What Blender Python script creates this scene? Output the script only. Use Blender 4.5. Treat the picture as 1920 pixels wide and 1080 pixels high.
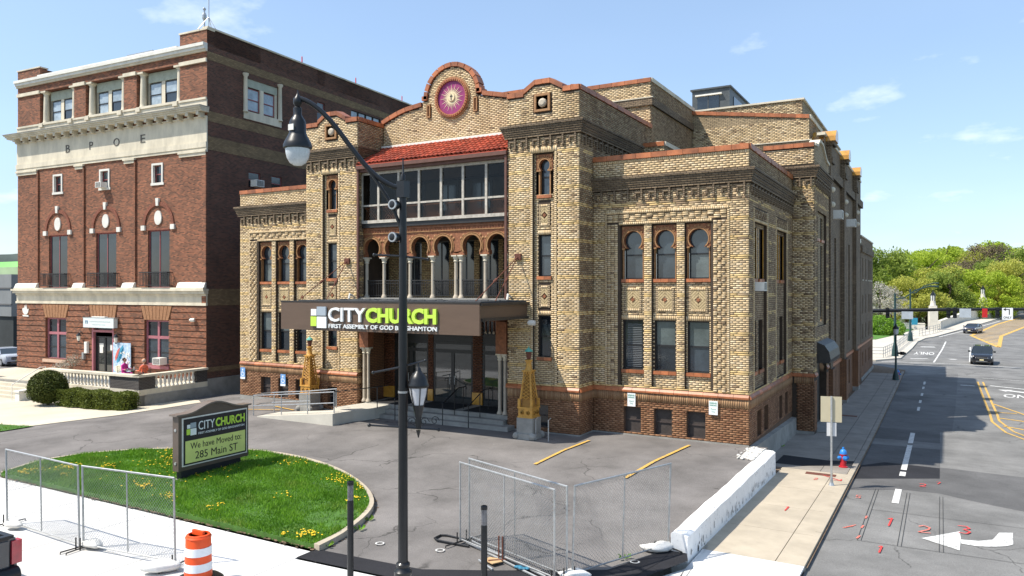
import bpy, bmesh, math, random
import numpy as np
from mathutils import Vector, Matrix
random.seed(7)
for o in list(bpy.data.objects): bpy.data.objects.remove(o)
S=bpy.context.scene; COL=S.collection
# ---------------- camera (frame: X along the church front, Y into the block, origin = front corner of the church)
cam=bpy.data.cameras.new('camera'); co=bpy.data.objects.new('camera',cam); COL.objects.link(co); S.camera=co
co.location=(6.138,-28.415,5.80); co.rotation_euler=(math.radians(90),0,math.radians(29.7))
cam.sensor_width=36; cam.lens=36*1410/1920; cam.shift_y=3/1920; cam.clip_end=6000; cam.clip_start=.1
# ---------------- light
LD=Vector((.50,.48,-1.0)).normalized()
SUNEL=math.asin(-LD.z); sd=-LD
w=bpy.data.worlds.new("World"); S.world=w; w.use_nodes=True; nt=w.node_tree; N=nt.nodes; Lk=nt.links
bg=N['Background']; sky=N.new('ShaderNodeTexSky'); sky.sky_type='NISHITA'; sky.sun_disc=False
sky.sun_elevation=SUNEL; sky.sun_rotation=math.atan2(sd.x,sd.y); sky.altitude=250; sky.air_density=1.0; sky.dust_density=1.2; sky.ozone_density=1.6
# small fair-weather clouds over the whole sky
tc=N.new('ShaderNodeTexCoord'); sx=N.new('ShaderNodeSeparateXYZ'); Lk.new(tc.outputs['Generated'],sx.inputs[0])
ad=N.new('ShaderNodeMath'); ad.operation='ADD'; ad.inputs[1].default_value=.22; Lk.new(sx.outputs['Z'],ad.inputs[0])
dx=N.new('ShaderNodeMath'); dx.operation='DIVIDE'; Lk.new(sx.outputs['X'],dx.inputs[0]); Lk.new(ad.outputs[0],dx.inputs[1])
dy=N.new('ShaderNodeMath'); dy.operation='DIVIDE'; Lk.new(sx.outputs['Y'],dy.inputs[0]); Lk.new(ad.outputs[0],dy.inputs[1])
cx=N.new('ShaderNodeCombineXYZ'); Lk.new(dx.outputs[0],cx.inputs[0]); Lk.new(dy.outputs[0],cx.inputs[1])
n1=N.new('ShaderNodeTexNoise'); n1.inputs['Scale'].default_value=3.1; n1.inputs['Detail'].default_value=6; n1.inputs['Roughness'].default_value=.55
Lk.new(cx.outputs[0],n1.inputs['Vector'])
r1=N.new('ShaderNodeValToRGB'); r1.color_ramp.elements[0].position=.60; r1.color_ramp.elements[1].position=.78
Lk.new(n1.outputs['Fac'],r1.inputs[0])
mf=N.new('ShaderNodeMath'); mf.operation='MULTIPLY'; mf.inputs[1].default_value=.75; Lk.new(r1.outputs['Color'],mf.inputs[0])
mx=N.new('ShaderNodeMixRGB'); Lk.new(mf.outputs[0],mx.inputs['Fac']); Lk.new(sky.outputs['Color'],mx.inputs['Color1']); mx.inputs['Color2'].default_value=(7.2,7.4,7.8,1)
hz=N.new('ShaderNodeTexNoise'); hz.inputs['Scale'].default_value=1.1; hz.inputs['Detail'].default_value=3; Lk.new(cx.outputs[0],hz.inputs['Vector'])
hm=N.new('ShaderNodeMapRange'); hm.inputs['From Min'].default_value=.35; hm.inputs['From Max'].default_value=.7; hm.inputs['To Min'].default_value=.32; hm.inputs['To Max'].default_value=.52; Lk.new(hz.outputs['Fac'],hm.inputs['Value'])
m3=N.new('ShaderNodeMixRGB'); Lk.new(hm.outputs[0],m3.inputs['Fac']); Lk.new(mx.outputs[0],m3.inputs['Color1']); m3.inputs['Color2'].default_value=(2.35,3.3,4.6,1)
Lk.new(m3.outputs[0],bg.inputs['Color']); bg.inputs['Strength'].default_value=.15
sl=bpy.data.lights.new('sun','SUN'); sl.energy=4.5; sl.angle=math.radians(.55); sl.color=(1,.935,.83)
so=bpy.data.objects.new('sun',sl); COL.objects.link(so); so.rotation_euler=LD.to_track_quat('-Z','Y').to_euler(); so.location=(-20,-20,60)
S.view_settings.view_transform='Standard'; S.view_settings.look='None'; S.view_settings.exposure=.62; S.view_settings.gamma=1; S.view_settings.use_curve_mapping=False
S.render.engine='CYCLES'
# ---------------- materials
MATS={}
def _set(b,k,v):
    if k in b.inputs: b.inputs[k].default_value=v
def M(name,rgb,rough=.8,var=.18,scale=3.0,bump=.0,bscale=40,metal=0,spec=.4,rgb2=None,coat=0,streak=None,alpha=None):
    if name in MATS: return MATS[name]
    m=bpy.data.materials.new(name); m.use_nodes=True; n=m.node_tree.nodes; l=m.node_tree.links; b=n['Principled BSDF']
    _set(b,'Roughness',rough); _set(b,'Metallic',metal); _set(b,'Specular IOR Level',spec); _set(b,'Coat Weight',coat)
    t=n.new('ShaderNodeTexCoord'); mp=n.new('ShaderNodeMapping'); l.new(t.outputs['Object'],mp.inputs[0])
    if streak: mp.inputs['Scale'].default_value=streak
    z=n.new('ShaderNodeTexNoise'); z.inputs['Scale'].default_value=scale; z.inputs['Detail'].default_value=6; z.inputs['Roughness'].default_value=.65
    l.new(mp.outputs[0],z.inputs['Vector'])
    c=n.new('ShaderNodeValToRGB'); e=c.color_ramp.elements; e[0].position=.3; e[1].position=.7
    lo=[max(0,x*(1-var)) for x in rgb]; hi=rgb2 or [min(1,x*(1+var)) for x in rgb]
    e[0].color=(*lo,1); e[1].color=(*hi,1); l.new(z.outputs['Fac'],c.inputs[0]); l.new(c.outputs[0],b.inputs['Base Color'])
    if bump:
        z2=n.new('ShaderNodeTexNoise'); z2.inputs['Scale'].default_value=bscale; z2.inputs['Detail'].default_value=5; l.new(t.outputs['Object'],z2.inputs['Vector'])
        bp=n.new('ShaderNodeBump'); bp.inputs['Strength'].default_value=bump; bp.inputs['Distance'].default_value=.02
        l.new(z2.outputs['Fac'],bp.inputs['Height']); l.new(bp.outputs[0],b.inputs['Normal'])
    MATS[name]=m; return m
def brick_tex(name,c1,c2,mortar,bw=.22,rh=.075,ms=.012,stain=None,bumps=.6,band=None):
    """running-bond brick for surfaces whose bricks are too small to pick apart"""
    m=bpy.data.materials.new(name); m.use_nodes=True; n=m.node_tree.nodes; l=m.node_tree.links; b=n['Principled BSDF']; _set(b,'Roughness',.85)
    t=n.new('ShaderNodeTexCoord'); p=n.new('ShaderNodeSeparateXYZ'); q=n.new('ShaderNodeSeparateXYZ'); l.new(t.outputs['Object'],p.inputs[0]); l.new(t.outputs['Normal'],q.inputs[0])
    def mth(op,a,bb,c=None):
        x=n.new('ShaderNodeMath'); x.operation=op
        for i,v in enumerate((a,bb)):
            if v is None: continue
            if isinstance(v,(int,float)): x.inputs[i].default_value=v
            else: l.new(v,x.inputs[i])
        return x.outputs[0]
    ax=mth('ABSOLUTE',q.outputs['X'],None); ay=mth('ABSOLUTE',q.outputs['Y'],None)
    u=mth('ADD',mth('MULTIPLY',p.outputs['X'],ay),mth('MULTIPLY',p.outputs['Y'],ax))
    cv=n.new('ShaderNodeCombineXYZ'); l.new(u,cv.inputs[0]); l.new(p.outputs['Z'],cv.inputs[1])
    k=n.new('ShaderNodeTexBrick'); k.inputs['Scale'].default_value=1; k.inputs['Brick Width'].default_value=bw; k.inputs['Row Height'].default_value=rh
    k.inputs['Mortar Size'].default_value=ms; k.inputs['Mortar Smooth'].default_value=.2; k.inputs['Color1'].default_value=(*c1,1); k.inputs['Color2'].default_value=(*c2,1); k.inputs['Mortar'].default_value=(*mortar,1)
    l.new(cv.outputs[0],k.inputs['Vector'])
    z=n.new('ShaderNodeTexNoise'); z.inputs['Scale'].default_value=.7; z.inputs['Detail'].default_value=7; l.new(t.outputs['Object'],z.inputs['Vector'])
    rp=n.new('ShaderNodeValToRGB'); rp.color_ramp.elements[0].position=.3; rp.color_ramp.elements[0].color=(.68,.66,.64,1); rp.color_ramp.elements[1].position=.62; rp.color_ramp.elements[1].color=(1.08,1.05,1.02,1)
    l.new(z.outputs['Fac'],rp.inputs[0])
    mm=n.new('ShaderNodeMixRGB'); mm.blend_type='MULTIPLY'; mm.inputs[0].default_value=.8; l.new(k.outputs['Color'],mm.inputs[1]); l.new(rp.outputs[0],mm.inputs[2])
    l.new(mm.outputs[0],b.inputs['Base Color'])
    iv=mth('SUBTRACT',1.0,k.outputs['Fac']); bp=n.new('ShaderNodeBump'); bp.inputs['Strength'].default_value=bumps; bp.inputs['Distance'].default_value=.012
    l.new(iv,bp.inputs['Height']); l.new(bp.outputs[0],b.inputs['Normal']); MATS[name]=m; return m
def brick_col():
    m=bpy.data.materials.new('fired_brick'); m.use_nodes=True; n=m.node_tree.nodes; l=m.node_tree.links; b=n['Principled BSDF']; _set(b,'Roughness',.8); _set(b,'Specular IOR Level',.25)
    a=n.new('ShaderNodeAttribute'); a.attribute_name='Col'; g=n.new('ShaderNodeNewGeometry')
    mp=n.new('ShaderNodeMapping'); mp.inputs['Scale'].default_value=(1.5,1.5,.38); l.new(g.outputs['Position'],mp.inputs[0]); z=n.new('ShaderNodeTexNoise'); z.inputs['Scale'].default_value=.9; z.inputs['Detail'].default_value=9; z.inputs['Roughness'].default_value=.66; l.new(mp.outputs[0],z.inputs['Vector'])
    r=n.new('ShaderNodeValToRGB'); r.color_ramp.elements[0].position=.34; r.color_ramp.elements[0].color=(.70,.66,.62,1); r.color_ramp.elements[1].position=.52; r.color_ramp.elements[1].color=(1.04,1.03,1.02,1); l.new(z.outputs['Fac'],r.inputs[0])
    mm=n.new('ShaderNodeMixRGB'); mm.blend_type='MULTIPLY'; mm.inputs[0].default_value=.85; l.new(a.outputs['Color'],mm.inputs[1]); l.new(r.outputs[0],mm.inputs[2]); l.new(mm.outputs[0],b.inputs['Base Color'])
    MATS['brick_col']=m; return m
BCOL=brick_col()
BUFF=brick_tex('buff_brick',(.48,.37,.225),(.37,.28,.165),(.08,.06,.04),.24,.08,.013)
BUFFD=brick_tex('sooty_brick',(.27,.20,.125),(.16,.115,.07),(.03,.022,.016),.24,.08,.012)
BROWNB=brick_tex('brown_base_brick',(.30,.145,.065),(.24,.11,.05),(.06,.04,.028),.24,.08,.012)
REDB=brick_tex('dark_red_brick',(.37,.125,.060),(.10,.034,.018),(.17,.105,.065),.215,.076,.012)
REDS=brick_tex('side_red_brick',(.15,.056,.034),(.06,.026,.018),(.13,.09,.065),.215,.076,.010)  # lodge side and back brick, much darker than the front
TANS=brick_tex('tan_band_brick',(.29,.20,.10),(.19,.125,.06),(.10,.075,.05),.215,.076,.010)
MORT=M('mortar',(.06,.043,.03),.95,.2,4)
MORTB=M('base_mortar',(.13,.075,.045),.95,.2,4)
TERR=M('terracotta_coping',(.36,.12,.045),.45,.35,2.5,.15,60,spec=.5)
TERRD=M('ornate_terracotta',(.25,.095,.042),.65,.4,9,.9,45)
TERRL=M('light_terracotta',(.33,.17,.07),.6,.3,12,.6,60)
GLAZE=M('orange_glazed_tile',(.52,.26,.045),.25,.3,3,.1,30,coat=.4)
STONE=M('limestone',(.60,.54,.42),.8,.22,1.3,.25,30,streak=(1,1,.35))
STONEW=M('white_stone',(.66,.64,.58),.75,.12,2,.15,30)
CONC=M('concrete_foundation',(.27,.26,.235),.9,.25,1.5,.4,25)
CREAMC=M('cream_column',(.44,.375,.29),.6,.15,4,.1,40)
WHITEP=M('white_paint',(.72,.70,.64),.5,.1,5,.05,40)
BLACKP=M('black_enamel',(.009,.010,.012),.38,.2,5,.05,60,spec=.4,coat=.05)
DARKM=M('dark_metal',(.03,.028,.027),.45,.25,5,.05,50)
BROWNM=M('brown_metal_fascia',(.115,.075,.052),.42,.10,1.2,.0,streak=(.5,.5,3))
GALV=M('galvanised_steel',(.42,.43,.43),.42,.2,8,.05,60,metal=.7)
RUST=M('rusted_iron',(.13,.045,.028),.8,.35,14,.5,50)
REDT=M('red_roof_tile',(.34,.06,.03),.5,.4,3.5,.2,50)
YOCH=M('ochre_cast_metal',(.50,.26,.05),.55,.3,6,.4,40)
VERD=M('verdigris_copper',(.10,.34,.27),.6,.3,9,.3,40)
MAROON=M('maroon_paint',(.28,.085,.085),.55,.15,5,.1,40)
FRAMEB=M('black_window_frame',(.02,.02,.021),.4,.2,6)
def glassy(name,rgb,rough=.07,rgb2=None,sc=1.5):
    m=M(name,rgb,rough,.35,sc,rgb2=rgb2,spec=.9); return m
PANE=glassy('dark_window_glass',(.012,.018,.024))
PANEB=glassy('blind_behind_glass',(.035,.048,.06),.12)
PANEG=glassy('shade_behind_glass',(.085,.105,.105),.12)
PANEW=glassy('curtained_glass',(.30,.36,.40),.1)
def clear_glass():
    m=bpy.data.materials.new('clear_glass'); m.use_nodes=True; n=m.node_tree.nodes; l=m.node_tree.links; n.remove(n['Principled BSDF'])
    t=n.new('ShaderNodeBsdfTransparent'); t.inputs[0].default_value=(.66,.68,.67,1); g=n.new('ShaderNodeBsdfGlossy'); g.inputs['Roughness'].default_value=.03
    f=n.new('ShaderNodeFresnel'); f.inputs[0].default_value=1.5; x=n.new('ShaderNodeMixShader'); fm=n.new('ShaderNodeMath'); fm.operation='MULTIPLY'; fm.inputs[1].default_value=.6; l.new(f.outputs[0],fm.inputs[0]); l.new(fm.outputs[0],x.inputs[0]); l.new(t.outputs[0],x.inputs[1]); l.new(g.outputs[0],x.inputs[2]); l.new(x.outputs[0],n['Material Output'].inputs[0])
    MATS['clear']=m; return m
CLEAR=clear_glass()
# ---------------- geometry helpers
def objrand(m,lo=.72,hi=1.22):
    n=m.node_tree.nodes; l=m.node_tree.links; b=n['Principled BSDF']; src=b.inputs['Base Color'].links[0].from_socket
    oi=n.new('ShaderNodeObjectInfo'); r=n.new('ShaderNodeMapRange'); r.inputs['To Min'].default_value=lo; r.inputs['To Max'].default_value=hi; l.new(oi.outputs['Random'],r.inputs['Value'])
    x=n.new('ShaderNodeMixRGB'); x.blend_type='MULTIPLY'; x.inputs[0].default_value=1; l.new(src,x.inputs[1]); l.new(r.outputs[0],x.inputs[2]); l.new(x.outputs[0],b.inputs['Base Color'])
objrand(TERR); objrand(REDT,.6,1.25)
class W:  # a wall frame: u along the wall, z up, d outward
    def __init__(s,o,u,n): s.o=Vector(o); s.u=Vector(u); s.n=Vector(n); s.z=Vector((0,0,1))
    def P(s,u,z,d=0): return s.o+s.u*u+s.z*z+s.n*d
def front(y): return W((0,y,0),(1,0,0),(0,-1,0))
def sideR(x): return W((x,0,0),(0,1,0),(1,0,0))
def sideL(x): return W((x,0,0),(0,1,0),(-1,0,0))
class MB:
    def __init__(s): s.v=[]; s.f=[]; s.m=[]; s.mats=[]; s.c=[]
    def mi(s,m):
        if m not in s.mats: s.mats.append(m)
        return s.mats.index(m)
    def poly(s,pts,m,c=None):
        b=len(s.v); s.v+=[tuple(p) for p in pts]; s.f.append(tuple(range(b,b+len(pts)))); s.m.append(s.mi(m)); s.c.append(c)
    def raw(s,vs,fs,m):
        b=len(s.v); s.v+=[tuple(p) for p in vs]; k=s.mi(m)
        for f in fs: s.f.append(tuple(b+i for i in f)); s.m.append(k); s.c.append(None)
    def hexa(s,p,m):  # 8 points: bottom 0-3 ccw, top 4-7
        s.raw(p,[(0,3,2,1),(4,5,6,7),(0,1,5,4),(1,2,6,5),(2,3,7,6),(3,0,4,7)],m)
    def box(s,x0,x1,y0,y1,z0,z1,m):
        s.hexa([(x0,y0,z0),(x1,y0,z0),(x1,y1,z0),(x0,y1,z0),(x0,y0,z1),(x1,y0,z1),(x1,y1,z1),(x0,y1,z1)],m); return s
    def wbox(s,w,u0,u1,z0,z1,d0,d1,m):
        s.hexa([w.P(u0,z0,d0),w.P(u1,z0,d0),w.P(u1,z0,d1),w.P(u0,z0,d1),w.P(u0,z1,d0),w.P(u1,z1,d0),w.P(u1,z1,d1),w.P(u0,z1,d1)],m); return s
    def prism(s,pts,vec,m):
        n=len(pts); a=[Vector(p) for p in pts]; b=[p+Vector(vec) for p in a]
        s.raw(a+b,[tuple(reversed(range(n))),tuple(range(n,2*n))]+[(i,(i+1)%n,n+(i+1)%n,n+i) for i in range(n)],m); return s
    def lathe(s,prof,c,m,n=16,axis='z',cap=True):
        c=Vector(c); vs=[]; fs=[]
        for r,h in prof:
            for i in range(n):
                t=2*math.pi*i/n; x,y=r*math.cos(t),r*math.sin(t)
                vs.append(c+(Vector((x,y,h)) if axis=='z' else Vector((h,x,y)) if axis=='x' else Vector((x,h,y))))
        for k in range(len(prof)-1):
            for i in range(n): fs.append((k*n+i,k*n+(i+1)%n,(k+1)*n+(i+1)%n,(k+1)*n+i))
        if cap: fs.append(tuple(reversed(range(n)))); fs.append(tuple(range((len(prof)-1)*n,len(prof)*n)))
        s.raw(vs,fs,m); return s
    def tube(s,pts,r,m,n=8,cap=True):
        pts=[Vector(p) for p in pts]; vs=[]; fs=[]; K=len(pts); rr=r if isinstance(r,(list,tuple)) else [r]*K
        prev=None
        for k,p in enumerate(pts):
            t=(pts[min(k+1,K-1)]-pts[max(k-1,0)]).normalized()
            a=prev if prev is not None else (Vector((0,0,1)) if abs(t.z)<.9 else Vector((1,0,0)))
            a=(a-t*a.dot(t)).normalized(); b=t.cross(a); prev=a
            for i in range(n):
                q=2*math.pi*i/n; vs.append(p+a*(rr[k]*math.cos(q))+b*(rr[k]*math.sin(q)))
        for k in range(K-1):
            for i in range(n): fs.append((k*n+i,k*n+(i+1)%n,(k+1)*n+(i+1)%n,(k+1)*n+i))
        if cap: fs.append(tuple(reversed(range(n)))); fs.append(tuple(range((K-1)*n,K*n)))
        s.raw(vs,fs,m); return s
    def ball(s,c,r,m,n=8,k=6,sc=(1,1,1)):
        vs=[];fs=[]; c=Vector(c)
        for j in range(k+1):
            ph=-math.pi/2+math.pi*j/k
            for i in range(n):
                t=2*math.pi*i/n; vs.append(c+Vector((r*sc[0]*math.cos(ph)*math.cos(t),r*sc[1]*math.cos(ph)*math.sin(t),r*sc[2]*math.sin(ph))))
        for j in range(k):
            for i in range(n): fs.append((j*n+i,j*n+(i+1)%n,(j+1)*n+(i+1)%n,(j+1)*n+i))
        s.raw(vs,fs,m); return s
    def mesh(s,name,smooth=False):
        me=bpy.data.meshes.new(name); me.from_pydata(s.v,[],s.f)
        for m in s.mats: me.materials.append(m)
        me.polygons.foreach_set('material_index',s.m)
        if any(c is not None for c in s.c):
            at=me.attributes.new('Col','FLOAT_COLOR','FACE'); a=np.ones((len(s.f),4),'f')
            for i,c in enumerate(s.c):
                if c is not None: a[i,:3]=c
            at.data.foreach_set('color',a.ravel())
        if smooth:
            me.polygons.foreach_set('use_smooth',[True]*len(me.polygons)); 
            try: me.set_sharp_from_angle(angle=math.radians(40))
            except Exception: pass
        me.update(); return me
def add(name,mb,parent=None,smooth=False,kind=None,label=None,cat=None,group=None):
    me=mb if isinstance(mb,bpy.types.Mesh) else mb.mesh(name,smooth)
    o=bpy.data.objects.new(name,me); COL.objects.link(o)
    if parent is not None: o.parent=parent
    if kind: o['kind']=kind
    if label: o['label']=label
    if cat: o['category']=cat
    if group: o['group']=group
    return o
def add_split(name,mb,parent,**kw):
    """one object per loose piece"""
    n=len(mb.v); par=list(range(n))
    def fd(i):
        while par[i]!=i: par[i]=par[par[i]]; i=par[i]
        return i
    for f in mb.f:
        for i in f[1:]: par[fd(i)]=fd(f[0])
    grp={}
    for k,f in enumerate(mb.f): grp.setdefault(fd(f[0]),[]).append(k)
    for g in grp.values():
        q=MB(); mp={}
        for k in g:
            ids=[]
            for i in mb.f[k]:
                if i not in mp: mp[i]=len(q.v); q.v.append(mb.v[i])
                ids.append(mp[i])
            q.f.append(tuple(ids)); q.m.append(mb.m[k]); q.c.append(mb.c[k])
        q.mats=mb.mats; add(name,q,parent,**kw)
def thing(name,label,cat,loc=(0,0,0),rz=0,group=None):
    o=bpy.data.objects.new(name,None); COL.objects.link(o); o.location=loc; o.rotation_euler=(0,0,rz); o['label']=label; o['category']=cat; o.empty_display_size=.3
    if group: o['group']=group
    return o
def kids(o): return [c for c in KID.get(o.name,[])]
def copy_tree(o,loc=None,rz=None,label=None,parent=None):
    src=[x for x in bpy.data.objects if x.parent==o]
    c=o.copy(); COL.objects.link(c)
    if parent is not None: c.parent=parent
    if loc is not None: c.location=loc
    if rz is not None: c.rotation_euler=(0,0,rz)
    if label: c['label']=label
    for ch in src: copy_tree(ch,parent=c)
    return c
def facade(mb,w,u0,u1,z0,z1,holes,m,base=0,mrev=None):
    """front faces of a wall with rectangular holes (ua,ub,za,zb,depth) and their reveals"""
    us=sorted({u0,u1}|{x for h in holes for x in h[:2] if u0<x<u1}); zs_=sorted({z0,z1}|{x for h in holes for x in h[2:4] if z0<x<z1})
    for i in range(len(us)-1):
        um=(us[i]+us[i+1])/2; run=None
        for j in range(len(zs_)-1):
            zm=(zs_[j]+zs_[j+1])/2; hole=any(h[0]<um<h[1] and h[2]<zm<h[3] for h in holes)
            if not hole:
                mb.poly([w.P(us[i],zs_[j],base),w.P(us[i+1],zs_[j],base),w.P(us[i+1],zs_[j+1],base),w.P(us[i],zs_[j+1],base)],m)
    for h in holes:
        a,b,c,d,dep=h[:5]; e=base-dep; mr=mrev or m
        mb.poly([w.P(a,c,base),w.P(a,d,base),w.P(a,d,e),w.P(a,c,e)],mr); mb.poly([w.P(b,c,base),w.P(b,c,e),w.P(b,d,e),w.P(b,d,base)],mr)
        mb.poly([w.P(a,c,base),w.P(a,c,e),w.P(b,c,e),w.P(b,c,base)],mr); mb.poly([w.P(a,d,base),w.P(b,d,base),w.P(b,d,e),w.P(a,d,e)],mr)
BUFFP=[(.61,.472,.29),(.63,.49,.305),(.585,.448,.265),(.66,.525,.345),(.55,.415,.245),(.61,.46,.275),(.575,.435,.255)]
SIDEP=[(.31,.225,.14),(.34,.25,.155),(.28,.20,.12),(.38,.29,.185),(.23,.16,.10)]  # right-facing walls: their shade, with some soot, put into a darker brown palette
YELP=[(.63,.46,.225),(.60,.43,.20),(.65,.48,.24)]
BUFFS=brick_tex('shaded_side_brick',(.30,.22,.135),(.19,.135,.085),(.05,.037,.027),.24,.08,.014)  # buff brick darkened for the nave side: its shade put into the colour
SOOT=[(.33,.24,.15),(.37,.28,.17),(.26,.185,.115),(.40,.30,.19)]
BASEP=[(.265,.140,.075),(.235,.12,.062),(.295,.16,.088),(.205,.10,.053)]
BASES=[(.33,.20,.11),(.28,.16,.085),(.37,.23,.125)]
BR=[]   # every brick: (w,u0,u1,z0,z1,d0,d1,colour)
def bricks(w,u0,u1,z0,z1,holes=(),pal=BUFFP,L=.24,H=.08,t=.014,j=.018,base=0,bands=False,checker=0,soot=None,off=0,rows=None):
    r=0; z=z0
    n=max(1,round((z1-z0)/H)); H=(z1-z0)/n
    for r in range(n):
        z=z0+r*H; zm=z+H/2
        iv=[(u0,u1)]
        for h in holes:
            if h[2]<zm<h[3]:
                nv=[]
                for a,b in iv:
                    if h[1]<=a or h[0]>=b: nv.append((a,b)); continue
                    if h[0]>a: nv.append((a,h[0]))
                    if h[1]<b: nv.append((h[1],b))
                iv=nv
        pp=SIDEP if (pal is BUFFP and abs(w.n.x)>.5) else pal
        if bands:
            k=int(round((z-1.9)/.08))%9
            if k in (0,1): pp=YELP
        cols=soot(zm) if soot else None
        for a,b in iv:
            s=(a if checker else math.floor((a-off)/L)*L+off-(L/2 if r%2 else 0)); k=0
            if bands and pp is YELP: LL=L*2.2
            else: LL=L
            u=s; k=0 if checker else int(round(s/L))
            while u<b-.001:
                ua=max(u,a)+j*.45; ub=min(u+LL,b)-j*.45
                if ub-ua>.035:
                    c=random.choice(pp)
                    if cols and random.random()<cols: c=random.choice(SOOT)
                    f=random.uniform(.94,1.06); c=(c[0]*f,c[1]*f,c[2]*f)
                    tt=(t or .010)+random.uniform(-.002,.003)
                    if checker and (k+r//2)%2==0: tt+=checker*.75
                    BR.append((w,ua,ub,z+j*.5,z+H-j*.5,base-.004,base+tt,c))
                u+=LL; k+=1
def soldier(w,u0,u1,z0,z1,pal=BUFFP,wd=.085,t=.02,base=0,j=.016):
    n=max(1,round((u1-u0)/wd)); s=(u1-u0)/n
    for i in range(n):
        c=random.choice(pal); f=random.uniform(.94,1.06); BR.append((w,u0+i*s+j/2,u0+(i+1)*s-j/2,z0+j/2,z1-j/2,base-.004,base+t+random.uniform(-.002,.002),(c[0]*f,c[1]*f,c[2]*f)))
def stack(w,u0,u1,z0,z1,pal=BUFFP,H=.08,t=.03,base=0):
    n=max(1,round((z1-z0)/H)); s=(z1-z0)/n
    for i in range(n):
        c=random.choice(pal); BR.append((w,u0+.003,u1-.003,z0+i*s+.008,z0+(i+1)*s-.008,base-.004,base+t+random.uniform(-.002,.002),c))
def text_mesh(mb,w,s,u0,u1,z0,z1,d0,d1,m,bold=0.0,keep=False,sp=1.0):
    cu=bpy.data.curves.new('t','FONT'); cu.body=s; cu.size=1; cu.offset=bold; cu.space_character=sp; cu.resolution_u=3; cu.fill_mode='FRONT'
    ob=bpy.data.objects.new('t',cu); COL.objects.link(ob); dg=bpy.context.evaluated_depsgraph_get(); me=bpy.data.meshes.new_from_object(ob.evaluated_get(dg))
    bpy.data.objects.remove(ob); vs=[v.co.copy() for v in me.vertices]
    if not vs: return
    xs=[v.x for v in vs]; ys=[v.y for v in vs]; ax,bx,ay,by=min(xs),max(xs),min(ys),max(ys)
    f=lambda v,d: w.P(u0+(v.x-ax)/(bx-ax)*(u1-u0), z0+(v.y-ay)/(by-ay)*(z1-z0), d)
    top=[f(v,d1) for v in vs]; fs=[tuple(p.vertices) for p in me.polygons]
    mb.raw(top,fs,m)
    if d1-d0>.004:
        cnt={}
        for p in fs:
            for i in range(len(p)):
                e=(p[i],p[(i+1)%len(p)]); k=(min(e),max(e)); cnt[k]=cnt.get(k,0)+1
        for (a,b),c in cnt.items():
            if c==1: mb.poly([f(vs[a],d1),f(vs[b],d1),f(vs[b],d0),f(vs[a],d0)],m)
    bpy.data.meshes.remove(me)
def horseshoe(cx,cz,r,neck_dz,zb,n=20):
    """outline from bottom-left up round to bottom-right; neck narrows below the circle"""
    a0=math.asin(neck_dz/r) if neck_dz<r else 0
    pts=[]
    for i in range(n+1):
        t=math.pi+a0-(math.pi+2*a0)*i/n; pts.append((cx+r*math.cos(t),cz+r*math.sin(t)))
    return pts
def arch_panel(mb,w,u0,u1,z0,z1,cx,cz,r,ndz,d0,d1,m,n=20):
    pts=horseshoe(cx,cz,r,ndz,z0,n); pts=[(pts[0][0],z0)]+pts+[(pts[-1][0],z0)]
    def outer(p):
        x,z=p
        if z<=cz-ndz+1e-6: return (u0 if x<cx else u1, z)
        dx,dz=x-cx,z-cz; t=1e9
        if dx>1e-9: t=min(t,(u1-cx)/dx)
        if dx<-1e-9: t=min(t,(u0-cx)/dx)
        if dz>1e-9: t=min(t,(z1-cz)/dz)
        return (cx+dx*t,cz+dz*t)
    out=[outer(p) for p in pts]; full=[]
    for i in range(len(pts)-1):
        a,b=pts[i],pts[i+1]; c,d=out[i+1],out[i]
        q=[a,b,c]
        if abs(c[0]-d[0])>1e-4 and abs(c[1]-d[1])>1e-4: q.append((c[0] if abs(c[0]-cx)>abs(d[0]-cx)-1e-6 and abs(c[0]-u0)<1e-3 or abs(c[0]-u1)<1e-3 else d[0], z1))
        q.append(d)
        mb.poly([w.P(x,z,d1) for x,z in q],m)
        mb.poly([w.P(a[0],a[1],d1),w.P(a[0],a[1],d0),w.P(b[0],b[1],d0),w.P(b[0],b[1],d1)],m)
    for (a,b) in (((u0,z0),(u0,z1)),((u0,z1),(u1,z1)),((u1,z1),(u1,z0))):
        mb.poly([w.P(*a,d1),w.P(*b,d1),w.P(*b,d0),w.P(*a,d0)],m)
    return pts
def ring(mb,w,cx,cz,r0,r1,ndz,d0,d1,m,n=20,a0=None,a1=None):
    aa=math.asin(min(1,ndz/r0))
    lo=math.pi+aa if a0 is None else a0; hi=-aa if a1 is None else a1
    for i in range(n):
        t0=lo+(hi-lo)*i/n; t1=lo+(hi-lo)*(i+1)/n
        P=lambda r,t,d: w.P(cx+r*math.cos(t),cz+r*math.sin(t),d)
        mb.poly([P(r0,t0,d1),P(r1,t0,d1),P(r1,t1,d1),P(r0,t1,d1)],m); mb.poly([P(r1,t0,d0),P(r1,t0,d1),P(r1,t1,d1),P(r1,t1,d0)],m); mb.poly([P(r0,t0,d1),P(r0,t0,d0),P(r0,t1,d0),P(r0,t1,d1)],m)
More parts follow.
